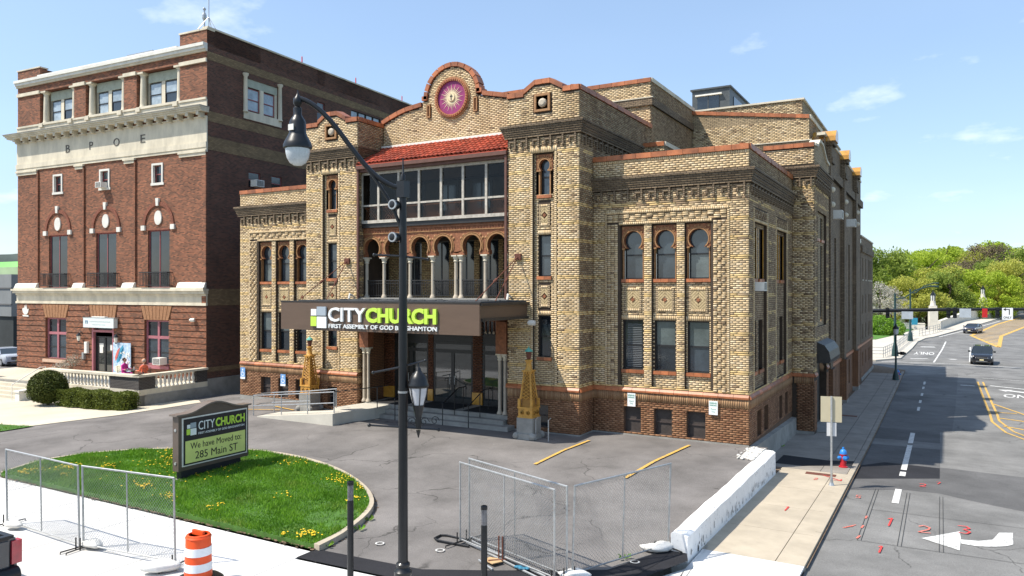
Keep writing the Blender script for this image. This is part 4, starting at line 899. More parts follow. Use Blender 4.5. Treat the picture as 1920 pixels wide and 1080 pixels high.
# front pavement
slabs=[]
mb=MB(); sheet(mb,[(-62,-19.9),(3.4,-19.9),(3.4,-9.9),(1.02,-9.6),(1.1,-11.6),(.2,-13.5),(-4,-15.5),(-7,-15.65),(-7,-15.0),(-62,-14.95)],lambda a,b:min(zs(a,b),-.5)-.05,SOIL); add('pavement_bed',mb,kind='structure')
pav=add('front_pavement',(lambda m:(m.box(-62,3.4,-19.9,-19.72,-.75,-.47,WALKM),m)[1])(MB()),kind='structure')
def clip_poly(poly,nx,ny,c):
    out=[]
    for i in range(len(poly)):
        p,q=poly[i],poly[(i+1)%len(poly)]; fp=c-(nx*p[0]+ny*p[1]); fq=c-(nx*q[0]+ny*q[1])
        if fp>=0: out.append(p)
        if (fp>=0)!=(fq>=0): t=fp/(fp-fq); out.append((p[0]+(q[0]-p[0])*t,p[1]+(q[1]-p[1])*t))
    return out
def slab(poly,fn,m,par,dz=0,name='paving_slab',th=.06):
    if len(poly)<3: return
    mb=MB(); P=[Vector((x,y,fn(x,y)+dz)) for x,y in poly]; n=len(P); B_=[p-Vector((0,0,th)) for p in P]
    mb.raw(B_+P,[tuple(range(n,2*n))]+[(i,(i+1)%n,n+(i+1)%n,n+i) for i in range(n)],m); add(name,mb,par)
WV=[WALKM,M('pale_concrete_b',(.55,.54,.52),.85,.14,.7,.15,30),M('pale_concrete_c',(.63,.62,.60),.85,.12,.9,.15,30)]
x=-34.45; fz=lambda a,b:max(min(zs(a,b),-.5),-.62)
while x<3.4:
    for (y0,y1) in ((-19.7,-17.5),(-17.5,-14.95)):
        x1=min(x+3.05,3.4); p=[(x+.012,y0+.012),(x1-.012,y0+.012),(x1-.012,y1-.012),(x+.012,y1-.012)]
        if x>-7.2 and y1>-16:
            p=clip_poly(p,-.05,1,-15.3) if x<-4.2 else clip_poly(clip_poly(p,-.46,1,-13.6),1,0,3.4)
        slab(p,fz,random.choice(WV),pav)
    x+=3.05
for (x0,x1,y0,y1) in ((1.3,3.4,-14.95,-12.6),(1.3,3.4,-12.6,-10.0)):
    slab([(x0-.0,y0+.008),(x1,y0+.008),(x1,y1),(x0-.2,y1)],fz,WALKM,pav)
slab([(-.2,-14.95),(1.28,-14.95),(1.08,-11.6),(.45,-13.2)],fz,WALKM,pav)
slab([(1.08,-11.6),(1.28,-12.9),(1.1,-9.7),(1.03,-9.7)],fz,WALKM,pav)
# side pavement: tan slabs near, grey further up the street
sp=add('side_pavement',(lambda m:(sheet(m,[(.6,-9.9),(3.45,-9.9),(3.45,46),(-1,52),(-1,9)],lambda a,b:zs(a,b)-.06,SOIL),m)[1])(MB()),kind='structure')
y=-10.0
while y<1.0:
    y1=min(y+2.6,.95)
    slab([(1.0,y+.008),(2.74,y+.008),(2.74,y1-.008),(1.0,y1-.008)],zs,WALKT,sp); slab([(2.76,y+.008),(3.24,y+.008),(3.24,y1-.008),(2.76,y1-.008)],zs,WALKT,sp); y=y1
    if y>=.94: break
y=.97
while y<40:
    y1=y+2.4
    if y>1.8 or True:
        slab([(.0 if y<9 else 1.0,y+.01),(2.3,y+.01),(2.3,y1-.01),(.0 if y<9 else 1.0,y1-.01)],zs,WALKD,sp); slab([(2.32,y+.01),(3.2,y+.01),(3.2,y1-.01),(2.32,y1-.01)],zs,WALKD,sp)
    y=y1
mb=MB(); sheet(mb,[(.62,1.55),(1.6,1.6),(3.2,2.6),(3.2,3.6),(2.3,3.2),(.62,3.4)],zs,FRESH,.006); add('pavement_patch',mb,kind='structure')
y=-10.0; kb=0
while y<43:
    L_=3.0; y1=y+L_; mb=MB(); a,b=3.22,3.4
    if not(0.9<y<1.0): mb.hexa([(a,y+.01,zs(a,y)-.25),(b,y+.01,zs(a,y)-.25),(b,y1-.01,zs(a,y1)-.25),(a,y1-.01,zs(a,y1)-.25),(a,y+.01,zs(a,y)+.005),(b,y+.01,zs(a,y)-.0),(b,y1-.01,zs(a,y1)),(a,y1-.01,zs(a,y1)+.005)],WALKT if y<0 else WALKD)
    add('kerb_stone',mb,sp); y=y1
mb=MB(); mb.box(.9,2.2,16.0,16.35,-1.2,zs(0,16)+.012,RUST); mb.box(1.9,2.9,.25,.6,-1.0,zs(0,.4)+.012,RUST); add('rusty_grate',mb,sp)
# street
road=[(3.4,-60),(26,-60),(40,20),(38,52),(60,60),(60,66),(34,64),(40,120),(36,170),(22,175),(14.9,137),(9.6,111.6),(5.3,92),(4.3,89),(3.5,83),(3.0,70),(2.56,58.5),(.5,54.5),(-60,54),(-60,45),(-1,45),(1.6,44.5),(3.0,42.5),(3.4,39)]
mb=MB(); sheet(mb,road,zr,ROADM); sheet(mb,[(-80,-60),(3.4,-60),(3.4,-20.15),(-80,-20.15)],lambda a,b:-.64,ROADM); add('road',mb,kind='structure')
mb=MB(); sheet(mb,[(3.42,-.9),(5.13,.15),(6.1,.2),(7.1,-.4),(9.5,-1.5),(9.0,4.6),(6.11,4.9),(6.1,14),(3.42,14)],zr,NEWA_SHADE,.004); sheet(mb,[(3.42,1.0),(6.1,2.7),(6.1,4.7),(4.2,4.8),(3.42,3.6)],zr,FRESH,.008); add('road_patch_shade',mb,kind='structure')  # newer patch drawn out along the church's shadow; shade put into its colour
mb=MB(); sheet(mb,[(3.42,14),(6.6,14),(6.9,24),(7.4,46),(3.5,42)],zr,asphalt('shadow_toned_asphalt',(.15,.148,.145),.3),.004); add('road_patch_shade',mb,kind='structure')  # strip along the kerb: the church's cast shadow put into the road colour
marks=MB()
def line(pts,wd,m=PAINTW,dz=.014,fn=zr,mb=None):
    M_=mb or marks
    for (a,b) in zip(pts[:-1],pts[1:]):
        A=Vector((*a,0));B=Vector((*b,0)); t=(B-A).normalized(); n=Vector((-t.y,t.x,0))*wd/2; k=max(1,int((B-A).length/(.5 if fn is zl else 3)))
        for i in range(k):
            p=A.lerp(B,i/k);q=A.lerp(B,(i+1)/k); Q=[p-n,q-n,q+n,p+n][::1]
            P=[(v.x,v.y,fn(v.x,v.y)+dz) for v in Q]
            M_.poly(P,m)
for y0,y1 in ((-2.0,.1),(2.4,3.2),(3.6,9.5),(10,13.0),(21.3,23),(25,26.5),(29,30.5),(33,34.5),(36,38)): line([(4.9+.004*y0,y0),(4.9+.004*y1,y1)],.14 if y0>14 else .2)
# turn arrow for the near lane
def poly_mark(pts,m=PAINTW,dz=.014,mb=None): (mb or marks).poly([(x,y,zr(x,y)+dz) for x,y in pts],m)
AX=Vector((.82,.57)).normalized()
def ar(u,v): # along/perp in the road plane
    return (5.69+AX.x*u-AX.y*v*-1*-1, -5.65+AX.y*u+AX.x*v)
poly_mark([(5.69,-5.65),(6.55,-6.29),(6.58,-5.6),(6.6,-5.2),(6.59,-4.38)])
top_=[(6.6,-5.22),(7.0,-5.12),(7.33,-4.78),(7.52,-3.96),(7.85,-3.77)]; bot_=[(6.6,-5.62),(6.92,-5.67),(7.3,-5.5),(7.6,-5.25),(7.77,-5.0)]
for i in range(4): poly_mark([bot_[i],bot_[i+1],top_[i+1],top_[i]])
# yellow double line and hatching
line([(8.6,40),(8.55,22),(8.5,19),(8.9,15.5),(10.0,12.5),(14,5)],.12,PAINTY); line([(8.95,40),(8.9,22),(8.85,19.5),(9.25,16),(10.3,13.0),(14.4,5.5)],.12,PAINTY)
line([(8.95,27),(13.5,12.0)],.14,PAINTY); line([(8.95,23),(9.9,23)],.2,PAINTY); line([(8.9,20.6),(11.2,19.2)],.22,PAINTY); line([(8.95,17.6),(12.5,14.5)],.22,PAINTY)
line([(7.4,37.0),(8.3,36.9)],.3); line([(9.3,37.6),(15,34.2)],.3); line([(9.0,43),(16,41)],.15)
line([(1.0,54.6),(5.5,55.0),(8.2,55.1),(16,53)],.25); line([(5.53,56),(6.7,86)],.15); line([(8.62,58.2),(9.28,79.6)],.15); line([(5.9,93),(9.3,107.2),(11.8,117.7),(15.5,134.7)],.2)
line([(4.0,77),(5.5,77.5)],.7); line([(3.4,59.6),(4.95,60.3)],.5); line([(6.9,60.5),(7.5,60.8)],.6)
for a,b in (((9.9,98),(12.3,81)),((12.3,81),(13.6,99)),((13.6,99),(18,120)),((18,120),(24,150)),((9.9,98),(14.5,125)),((14.5,125),(19.6,148))): line([a,b],.45,PAINTY)
mb2=MB()
for k in range(26):
    t=k/26; y=84+t*62; xl=np.interp(y,[81,98,125,148],[12.3,9.9,14.5,19.6]); xr=np.interp(y,[81,99,120,150],[12.3,13.6,18,24]); 
    if xr-xl>.3: line([(xl,y+.8),(xr,y-.8)],.75,M('faded_yellow_marking',(.50,.33,.13),.8,.2,3),.012,zr,mb2)
add('hatched_marking',mb2,kind='structure')
# ONLY legends
class Gr:
    def __init__(s,o,u,v): s.o=Vector(o); s.u=Vector(u); s.v=Vector(v); s.n=Vector((0,0,1)); s.z=s.v
    def P(s,u,z,d=0): p=s.o+s.u*u+s.v*z; return Vector((p.x,p.y,zr(p.x,p.y)+.014+d))
text_mesh(marks,Gr((9.7,31.0,0),(1,-.1,0),(.1,1,0)),'ONLY',0,2.4,0,1.9,0,0,PAINTW,.02)
g=Gr((9.6,35.2,0),(1,-.45,0),(.45,1,0)); marks.poly([g.P(0,.1),g.P(.7,-.5),g.P(.7,-.15),g.P(2.2,-.6),g.P(2.2,.0),g.P(.7,.3),g.P(.7,.7)],PAINTW)
text_mesh(marks,Gr((5.5,69.5,0),(-1,0,0),(0,-1,0)),'ONLY',0,2.0,0,4,0,0,PAINTW,.02)
add('lane_markings',marks,kind='structure')
# sawn loops and sprayed survey numbers
mb=MB(); DK=M('sawn_joint',(.06,.058,.055),.9,.2,5); 
for x in (4.25,5.19,6.13): line([(x-.03,-6.7),(x-.03,-.3)],.014,DK,.016,zr,mb); line([(x+.06,-6.7),(x+.06,-.3)],.014,DK,.016,zr,mb)
line([(4.2,-6.75),(12,-6.5)],.02,DK,.016,zr,mb); line([(4.3,-3.2),(12,-3.0)],.02,DK,.016,zr,mb)
add('saw_cuts',mb,kind='structure')
RED=M('red_spray_paint',(.62,.05,.045),.8,.4,18); PINK=M('pink_spray_paint',(.60,.16,.12),.85,.4,18)
spr=MB(); gz=lambda x,y,u=(1,0,0),v=(0,1,0): Gr((x,y,0),u,v)
def digit(t,x,y,h,m,fn=zr):
    S_={'1':[(.08,.85),(.22,1),(.16,0)],'2':[(0,.8),(.2,1),(.45,.8),(.4,.5),(0,0),(.5,.05)],'3':[(0,.95),(.3,1),(.45,.75),(.2,.52),(.45,.3),(.3,0),(0,.05)],'5':[(.45,1),(.05,1),(.05,.55),(.4,.5),(.4,.1),(0,0)],'7':[(0,1),(.45,1),(.15,0)]}[t]
    line([(x+a*h*.8,y+b*h) for a,b in S_],.05*min(1,h+.3),m,.03,fn,spr)
for t,x,y,h,m in (('1',4.75,-4.9,.9,RED),('1',4.72,-7.6,.6,RED),('2',5.6,-5.1,.75,PINK),('3',6.55,-4.6,.8,RED),('2',5.5,.9,.5,RED),('5',3.75,-2.0,.4,PINK),('7',6.0,1.6,.35,RED)): digit(t,x,y,h,m)
for k in range(3): 
    a=(3.75+random.uniform(-.15,.2),-5.9+random.uniform(-.5,.5)); line([a,(a[0]+random.uniform(-.2,.35),a[1]+random.uniform(-.25,.4))],.035,PINK,.018,zr,spr)
class Gs(Gr):
    def P(s,u,z,d=0): p=s.o+s.u*u+s.v*z; return Vector((p.x,p.y,zs(p.x,p.y)+.012+d))
digit('1',2.1,-5.3,.5,RED,lambda x,y:zs(x,y)-.012); digit('2',2.3,-.6,.3,RED,lambda x,y:zs(x,y)-.012)
for a,b in (((2.5,.3),(3.15,-.3)),((3.15,-.3),(2.9,-.3)),((3.15,-.3),(3.13,-.05))): line([a,b],.04,RED,.03,lambda x,y:zs(x,y)-.012,spr)
for k in range(3): line([(4.2+k*.02,-6.6+k*1.1),(4.25,-6.3+k*1.1)],.05,PINK,.02,zr,spr)
add('survey_paint',spr,kind='structure')
# parking lines on the forecourt
mb=MB(); 
for a,b in (((-5.73,-6.06),(-5.56,-1.93)),((-2.43,-6.26),(-1.97,-.9)),((-24.5,-3.9),(-21.4,-2.6)),((-22.5,-1.9),(-20.8,-2.3))): line([a,b],.12,PAINTY,.035,zl,mb)
for x,y in ((-5.9,-13.9),(-4.3,-13.6),(.1,-12.2)): ring(mb,Gr((x,y,0),(1,0,0),(0,1,0)),0,0,.08,.115,0,zl(x,y)-zr(x,y)+.02,zl(x,y)-zr(x,y)+.02,PAINTW,14,0,2*math.pi)
add('parking_lines',mb,kind='structure')
# far pavement with parapet side
far=[(-8,58.5),(-8,54.6),(.5,54.6),(2.56,58.5),(3.0,70),(3.5,83),(4.3,89),(5.3,92),(9.6,111.6),(14.9,137),(22,175),(19,175),(12.5,142),(7,112),(5.1,105),(2.6,103),(-.1,89),(-1.4,83),(-8,80)]
mb=MB(); sheet(mb,far,zw,M('far_pale_concrete',(.50,.46,.39),.88,.1,.5),0,.3); add('far_pavement',mb,kind='structure')
mb=MB(); sheet(mb,[(-40,55),(-8,55),(-8,80),(-1.4,83.2),(-.2,89),(2.4,103),(2.4,108),(-40,108)],zw,M('mown_grass',(.07,.17,.025),.95,.3,2),.02,.5); add('far_lawn',mb,kind='structure')
# cream plaza and ground before the brick block, small lawn
mb=MB(); sheet(mb,[(-60,-13),(-29.6,-9.6),(-28.4,-6.3),(-28.4,-1.6),(-30,-.5),(-60,-4)],zl,PLAZA,.02); add('plaza',mb,kind='structure')
mb=MB(); sheet(mb,[(-60,-14.6),(-29.2,-11.2),(-29.3,-9.65),(-31.9,-9.8),(-60,-13)],zl,GRASSG,.03); add('lawn_verge',mb,kind='structure')
# island lawn
isl=[(-21.45,-14.9),(-22.0,-13.6),(-21.6,-12.3),(-20.4,-11.0),(-18.4,-9.8),(-16.15,-9.0),(-13.7,-8.95),(-11.4,-9.5),(-9.4,-10.5),(-8.07,-11.55),(-7.4,-12.6),(-7.0,-14.0),(-6.85,-15.0)]
def shrink(p,d):
    c=(sum(q[0] for q in p)/len(p),sum(q[1] for q in p)/len(p)); out=[]
    for q in p:
        v=Vector((q[0]-c[0],q[1]-c[1])); L_=v.length; out.append((c[0]+v.x*(L_-d)/L_,c[1]+v.y*(L_-d)/L_))
    return out
inn=shrink(isl,.17); inn[0]=(-21.3,-14.97); inn[-1]=(-7.05,-14.97)
islo=add('island_kerb',(lambda m:m)(MB().box(-10,-9.9,-12,-11.9,-.6,-.59,SOIL)),kind='structure')
def smooth(p,k=4):
    out=[]
    for i in range(len(p)-1):
        p0=p[max(i-1,0)];p1=p[i];p2=p[i+1];p3=p[min(i+2,len(p)-1)]
        for j in range(k):
            t=j/k; out.append(tuple(.5*((2*p1[m])+(-p0[m]+p2[m])*t+(2*p0[m]-5*p1[m]+4*p2[m]-p3[m])*t*t+(-p0[m]+3*p1[m]-3*p2[m]+p3[m])*t**3) for m in (0,1)))
    out.append(p[-1]); return out
so_,si_=smooth(isl),smooth(inn)
for i in range(0,len(so_)-1,2):
    mb=MB()
    for j in (i,i+1):
        if j+1>=len(so_): break
        a,b,c,d=so_[j],so_[j+1],si_[j+1],si_[j]
        if (b[0]-a[0])*(c[1]-a[1])-(b[1]-a[1])*(c[0]-a[0])<0: a,b,c,d=b,a,d,c
        P=[Vector((*q,zl(*q))) for q in (a,b,c,d)]; mb.hexa([p-Vector((0,0,.1)) for p in P]+[p+Vector((0,0,.15)) for p in P],PLAZA if False else WALKT)
    add('kerb_stone',mb,islo)
mb=MB(); gfn=lambda a,b: zl(a,b)+.12+.10*math.exp(-((a+14)**2/30+(b+12.5)**2/6)); sheet(mb,si_,gfn,GRASSG,0,.3,.6); add('island_soil',mb,kind='structure')
q=MB(); rg=random.Random(12)
for k in range(420):
    x=rg.uniform(-21.3,-7.0); y=-14.98+rg.gauss(0,.05); z=zl(x,y)+.02; r=rg.uniform(.015,.07); q.poly([(x+r*rg.uniform(.6,1.3)*math.cos(t),y+r*.7*rg.uniform(.6,1.3)*math.sin(t),z+.02) for t in [math.pi*i/3 for i in range(6)]],SOIL)
for k in range(260):
    t=rg.random(); i=rg.randrange(len(so_)-1); a,b=so_[i],so_[i+1]; x=a[0]+(b[0]-a[0])*t; y=a[1]+(b[1]-a[1])*t; v=Vector((x+14,y+12.5)).normalized()*rg.uniform(.01,.12); x+=v.x; y+=v.y; r=rg.uniform(.01,.045); q.poly([(x+r*math.cos(t2),y+r*math.sin(t2),zl(x,y)+.012) for t2 in [math.pi*i/3 for i in range(6)]],SOIL)
o=add('loose_soil',q,kind='stuff'); o['label']='crumbs of loose brown soil along the lawn edges and kerb'; o['category']='soil'
# grass blades + dandelions
def inside(p,x,y):
    r=False; n=len(p)
    for i in range(n):
        a,b=p[i],p[(i+1)%n]
        if (a[1]>y)!=(b[1]>y) and x<(b[0]-a[0])*(y-a[1])/(b[1]-a[1])+a[0]: r=not r
    return r
def blades(poly,fn,dens,h,mat_,name,label,cat,dry=None):
    xs=[p[0] for p in poly]; ys=[p[1] for p in poly]; A=(max(xs)-min(xs))*(max(ys)-min(ys)); n=int(A*dens); rng=np.random.default_rng(3)
    X=rng.uniform(min(xs),max(xs),n); Y=rng.uniform(min(ys),max(ys),n); m=np.zeros(n,bool); pn=len(poly)
    for i in range(pn):
        a,b=poly[i],poly[(i+1)%pn]
        if a[1]==b[1]: continue
        c=((a[1]>Y)!=(b[1]>Y))&(X<(b[0]-a[0])*(Y-a[1])/(b[1]-a[1])+a[0]); m^=c
    X,Y=X[m],Y[m]
    if dry:
        k=np.ones(len(X),bool)
        for (dx_,dy_,r) in dry: k&=~((((X-dx_)**2+(Y-dy_)**2)<r*r)&(rng.random(len(X))<.85))
        X,Y=X[k],Y[k]
    n=len(X); Z=np.array([fn(a,b) for a,b in zip(X,Y)]); th=rng.uniform(0,2*np.pi,n); 
    cl=(np.sin(X*3.1+np.sin(Y*2.3)*2)+np.sin(Y*4.3+X))*.25+1; hh=rng.uniform(.5,1.2,n)*h*cl; wd=.013; lean=rng.uniform(-.6,.6,(n,2))*hh[:,None]
    V=np.zeros((n,3,3)); V[:,0]=np.stack([X-wd*np.cos(th),Y-wd*np.sin(th),Z],1); V[:,1]=np.stack([X+wd*np.cos(th),Y+wd*np.sin(th),Z],1); V[:,2]=np.stack([X+lean[:,0],Y+lean[:,1],Z+hh],1)
    me=bpy.data.meshes.new(name); me.vertices.add(n*3); me.vertices.foreach_set('co',V.ravel()); me.loops.add(n*3); me.loops.foreach_set('vertex_index',np.arange(n*3)); me.polygons.add(n); me.polygons.foreach_set('loop_start',np.arange(0,n*3,3)); me.polygons.foreach_set('loop_total',np.full(n,3)); me.materials.append(mat_); me.update(calc_edges=True)
    o=add(name,me,kind='stuff'); o['label']=label; o['category']=cat; return o
def leafmat(name,c1,c2,sc=.8,trans=.35,detail=4):
    m=bpy.data.materials.new(name); m.use_nodes=True; n=m.node_tree.nodes; l=m.node_tree.links; b=n['Principled BSDF']; _set(b,'Roughness',.6); _set(b,'Specular IOR Level',.25)
    g=n.new('ShaderNodeNewGeometry'); z=n.new('ShaderNodeTexNoise'); z.inputs['Scale'].default_value=sc; z.inputs['Detail'].default_value=detail; l.new(g.outputs['Position'],z.inputs['Vector'])
    a=n.new('ShaderNodeMath'); a.operation='MULTIPLY_ADD'; a.inputs[1].default_value=.35; l.new(g.outputs['Random Per Island'],a.inputs[0]); l.new(z.outputs['Fac'],a.inputs[2])
    r=n.new('ShaderNodeValToRGB'); r.color_ramp.elements[0].position=.40; r.color_ramp.elements[1].position=.90; r.color_ramp.elements[0].color=(*c1,1); r.color_ramp.elements[1].color=(*c2,1); l.new(a.outputs[0],r.inputs[0]); l.new(r.outputs[0],b.inputs['Base Color'])
    t=n.new('ShaderNodeBsdfTranslucent'); l.new(r.outputs[0],t.inputs[0]); x=n.new('ShaderNodeMixShader'); x.inputs[0].default_value=trans; l.new(b.outputs[0],x.inputs[1]); l.new(t.outputs[0],x.inputs[2]); l.new(x.outputs[0],n['Material Output'].inputs[0]); MATS[name]=m; return m
GR=leafmat('grass_blades',(.065,.18,.010),(.19,.38,.03),1.3)
def drier(m):
    n=m.node_tree.nodes; l=m.node_tree.links; g=n.new('ShaderNodeNewGeometry'); z=n.new('ShaderNodeTexNoise'); z.inputs['Scale'].default_value=.9; z.inputs['Detail'].default_value=6; l.new(g.outputs['Position'],z.inputs['Vector'])
    r=n.new('ShaderNodeMapRange'); r.inputs['From Min'].default_value=.52; r.inputs['From Max'].default_value=.75; l.new(z.outputs['Fac'],r.inputs['Value']); p=n.new('ShaderNodeMath'); p.operation='MULTIPLY'; l.new(r.outputs[0],p.inputs[0]); l.new(g.outputs['Random Per Island'],p.inputs[1])
    b=n['Principled BSDF']; src=b.inputs['Base Color'].links[0].from_socket; x=n.new('ShaderNodeMixRGB'); l.new(p.outputs[0],x.inputs[0]); l.new(src,x.inputs[1]); x.inputs[2].default_value=(.30,.27,.09,1); l.new(x.outputs[0],b.inputs['Base Color'])
drier(GR)
blades(si_,gfn,1000,.085,GR,'grass','bright green grass covering the kerbed island around the black sign','grass',[(-7.9,-12.9,.35),(-8.3,-13.4,.45),(-7.6,-13.6,.3)])
blades([(-50,-13.5),(-29.2,-11.2),(-29.3,-9.65),(-31.9,-9.8),(-50,-12)],lambda a,b:zl(a,b)+.03,120,.08,GR,'grass','small green lawn wedge beside the cream plaza at the left edge','grass')
mb=MB(); YD=M('dandelion_yellow',(.85,.55,.02),.7,.15,5); rng=random.Random(5)
cl=[(-19.9,-13.6,.35,50),(-19.0,-14.2,.2,10),(-18.6,-12.9,.3,26),(-15.2,-13.9,.3,30),(-13.5,-14.3,.3,22),(-14.9,-11.9,1.2,50),(-16.5,-10.2,.9,60),(-17.5,-11.5,1.0,36),(-13.0,-9.6,.8,30),(-10.2,-10.6,.5,50),(-9.2,-11.0,.4,26),(-8.4,-12.0,.3,16),(-7.6,-14.6,.25,40),(-8.2,-14.9,.1,8),(-10.6,-12.6,.3,10),(-11.5,-14.2,.3,14),(-16,-12.5,2.6,70),(-20.6,-14.5,.5,30),(-18.5,-10.5,.6,30)]
for cx_,cy_,r,k in cl:
    for i in range(k):
        x=cx_+rng.gauss(0,r*.6); y=cy_+rng.gauss(0,r*.5)
        if inside(si_,x,y):
            z=gfn(x,y)+rng.uniform(.06,.10); s=rng.uniform(.02,.034); q=[(x+s*math.cos(t),y+s*math.sin(t),z+(.0 if j%2 else .008)) for j,t in enumerate([math.pi*i/3 for i in range(6)])]; mb.poly(q,YD); mb.poly([(x-.004,y,z-.1),(x+.004,y,z-.1),(x,y,z)],GR)
o=add('dandelions',mb,kind='stuff'); o['label']='yellow dandelion flowers scattered in clusters over the island grass'; o['category']='flowers'
# ======================= BRICK BLOCK (left) =======================
ER=math.radians(2.9)
elk=thing('brick_lodge','dark red brick block with pale stone cornice, columned top storey and terrace','building',(-31.34,1.1,0),ER)
EF=front(0); ES=sideR(0)
def EL(a,b): return (-31.34+a*math.cos(ER)-b*math.sin(ER),1.1+a*math.sin(ER)+b*math.cos(ER))
core=MB(); W0=-18.65
small=[(-14.6,-13.6,12.25,13.55),(-9.75,-8.75,12.25,13.55),(-4.75,-3.75,12.25,13.55)]
tall=[(-15.1,-13.1,5.9,9.45),(-10.13,-8.13,5.9,9.45),(-5.15,-3.2,5.9,9.45)]
bays=[(-16.1,-12.4),(-11.2,-7.4),(-6.2,-2.3)]
gw=[(-15.4,-13.15,1.1,3.9),(-10.44,-8.27,.38,3.4),(-5.4,-3.2,1.15,3.92)]
facade(core,EF,W0,0,-.9,4.8,[(*g,.3) for g in gw],REDB)
facade(core,EF,W0,0,4.8,17.1,[(*g,.22) for g in small+tall],REDB)
facade(core,EF,W0,0,17.1,20.3,[(a,b,17.1,19.35,.55) for a,b in bays],REDB)
for a,b in bays: core.poly([EF.P(a,17.1,-.55),EF.P(b,17.1,-.55),EF.P(b,19.35,-.55),EF.P(a,19.35,-.55)],STONE)
sw=[(3.0,5.7,16.95,19.0),(9.5,10.3,17.6,19.0),(3.2,4.2,12.2,13.2),(5.15,6.1,12.2,13.2),(13.2,16.8,18.2,19.2)]
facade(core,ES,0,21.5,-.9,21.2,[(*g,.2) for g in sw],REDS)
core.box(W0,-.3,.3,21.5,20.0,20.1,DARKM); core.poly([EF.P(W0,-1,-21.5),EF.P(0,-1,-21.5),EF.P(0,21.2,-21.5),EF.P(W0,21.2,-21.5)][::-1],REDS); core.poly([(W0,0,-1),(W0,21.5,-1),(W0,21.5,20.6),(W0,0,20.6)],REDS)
add('wall',core,elk)
mb=MB(); mb.wbox(EF,-2.3,-.0,20.3,21.1,-.5,.0,REDB); mb.wbox(EF,W0,-16.1,20.3,21.0,-.5,0,REDB); mb.wbox(ES,.5,21.5,20.2,21.2,-.35,.0,REDS); mb.wbox(EF,W0,-16.3,20.4,21.0,-1.2,-.5,REDS); add_split('parapet_block',mb,elk)
mb=MB(); mb.wbox(EF,-2.35,.05,21.1,21.2,-.55,.05,STONE); mb.wbox(EF,W0-.05,-16.05,21.0,21.08,-.55,.05,STONE); mb.wbox(ES,-.0,21.5,21.2,21.3,-.4,.06,STONE); add_split('parapet_coping',mb,elk)
mb=MB(); 
for a,b,d,m in ((20.12,20.3,.30,STONEW),(19.95,20.12,.22,STONEW),(19.82,19.95,.12,STONE)): mb.wbox(EF,W0-.02,.02,a,b,-.02,d,m)
mb.wbox(EF,-16.1,-2.35,20.3,20.42,-.4,.2,WHITEP); add('top_cornice',mb,elk)
# frieze, architrave and main cornice
mb=MB(); mb.wbox(EF,W0-.03,.03,14.5,15.95,-.02,.05,STONE); add('frieze',mb,elk)
mb=MB(); mb.wbox(EF,W0-.06,.05,14.18,14.5,-.02,.12,STONE); mb.wbox(EF,W0-.05,.04,14.02,14.18,-.02,.08,STONE)
for a,b in ((W0-.05,-16.3),(-12.24,-11.3),(-7.34,-6.25),(-2.32,.04)): mb.wbox(EF,a,b,13.9,14.02,-.02,.16,STONE); mb.wbox(EF,a+.05,b-.05,13.72,13.9,-.02,.1,STONE)
add_split('architrave',mb,elk)
mb=MB()
for a,b,d in ((15.95,16.02,.1),(16.22,16.32,.52),(16.32,16.42,.60),(16.42,16.5,.68)): mb.wbox(EF,W0-d*.8,.0+d*.25,a,b,-.02,d,STONE)
mb.wbox(EF,W0-.6,.2,16.5,16.54,-.02,.72,CONC); add('main_cornice',mb,elk)
MO=MB(); MO.wbox(EF,-.11,.11,16.02,16.22,.05,.5,STONE); MO.wbox(EF,-.09,.09,15.9,16.02,.05,.35,STONE); MOm=MO.mesh('modillion')
for k in range(21): o=add('modillion',MOm,elk); o.location=(W0+.35+k*(18.65-.6)/20,0,0)
let=MB()
for t,a,b in (('B',-13.18,-12.75),('P',-10.72,-10.36),('O',-8.32,-7.74),('E',-5.75,-5.32)):
    m_=MB(); text_mesh(m_,EF,t,a,b,14.92,15.42,.04,.075,M('weathered_letter_metal',(.11,.10,.085),.8,.3,6)); add('cornice_letter',m_,elk)
# top storey: columns, spandrels, paired windows
for a,b in bays:
    for x in (a+.28,b-.28):
        mb=MB(); mb.lathe([(.26,0),(.26,.08),(.21,.16),(.20,.3),(.17,1.95),(.17,2.0),(.22,2.06),(.25,2.12)],EF.P(x,17.12,-.28),STONE,14); c=add('column',mb,elk,True); m2=MB(); m2.box(x-.28,x+.28,.0,.56,19.24,19.36,STONE); add('capital',m2,c)
    w0,w1=a+.72,b-.72; mid=(w0+w1)/2
    window(elk,EF,w0,mid-.16,17.2,18.65,-.42,FRAMEB,PANEW,PANEW); window(elk,EF,mid+.16,w1,17.2,18.65,-.42,FRAMEB,PANEW,PANE)
    mb=MB(); mb.wbox(EF,mid-.16,mid+.16,17.2,18.7,-.54,-.40,STONE); mb.wbox(EF,w0-.1,w1+.1,18.7,19.3,-.54,-.38,M('greenish_panel',(.36,.38,.30),.7,.15,3)); add_split('window_spandrel',mb,elk)
    mb=MB(); mb.wbox(EF,a+.1,b-.1,17.0,17.14,-.5,.12,STONE); add('window_sill',mb,elk)
    for x in (a+.28,b-.28): mb=MB(); mb.wbox(EF,x-.2,x+.2,16.85,17.1,0,.16,STONE); add('sill_bracket',mb,elk)
mb=MB(); mb.wbox(EF,W0-.02,.02,16.54,17.0,-.02,.04,STONE)
for a,b in ((W0,-16.1),(-12.4,-11.2),(-7.4,-6.2),(-2.3,.0)): mb.wbox(EF,a,b,19.2,19.42,-.02,.10,STONE); mb.wbox(EF,a,b,17.0,17.12,-.02,.1,STONE)
add('string_course',mb,elk)
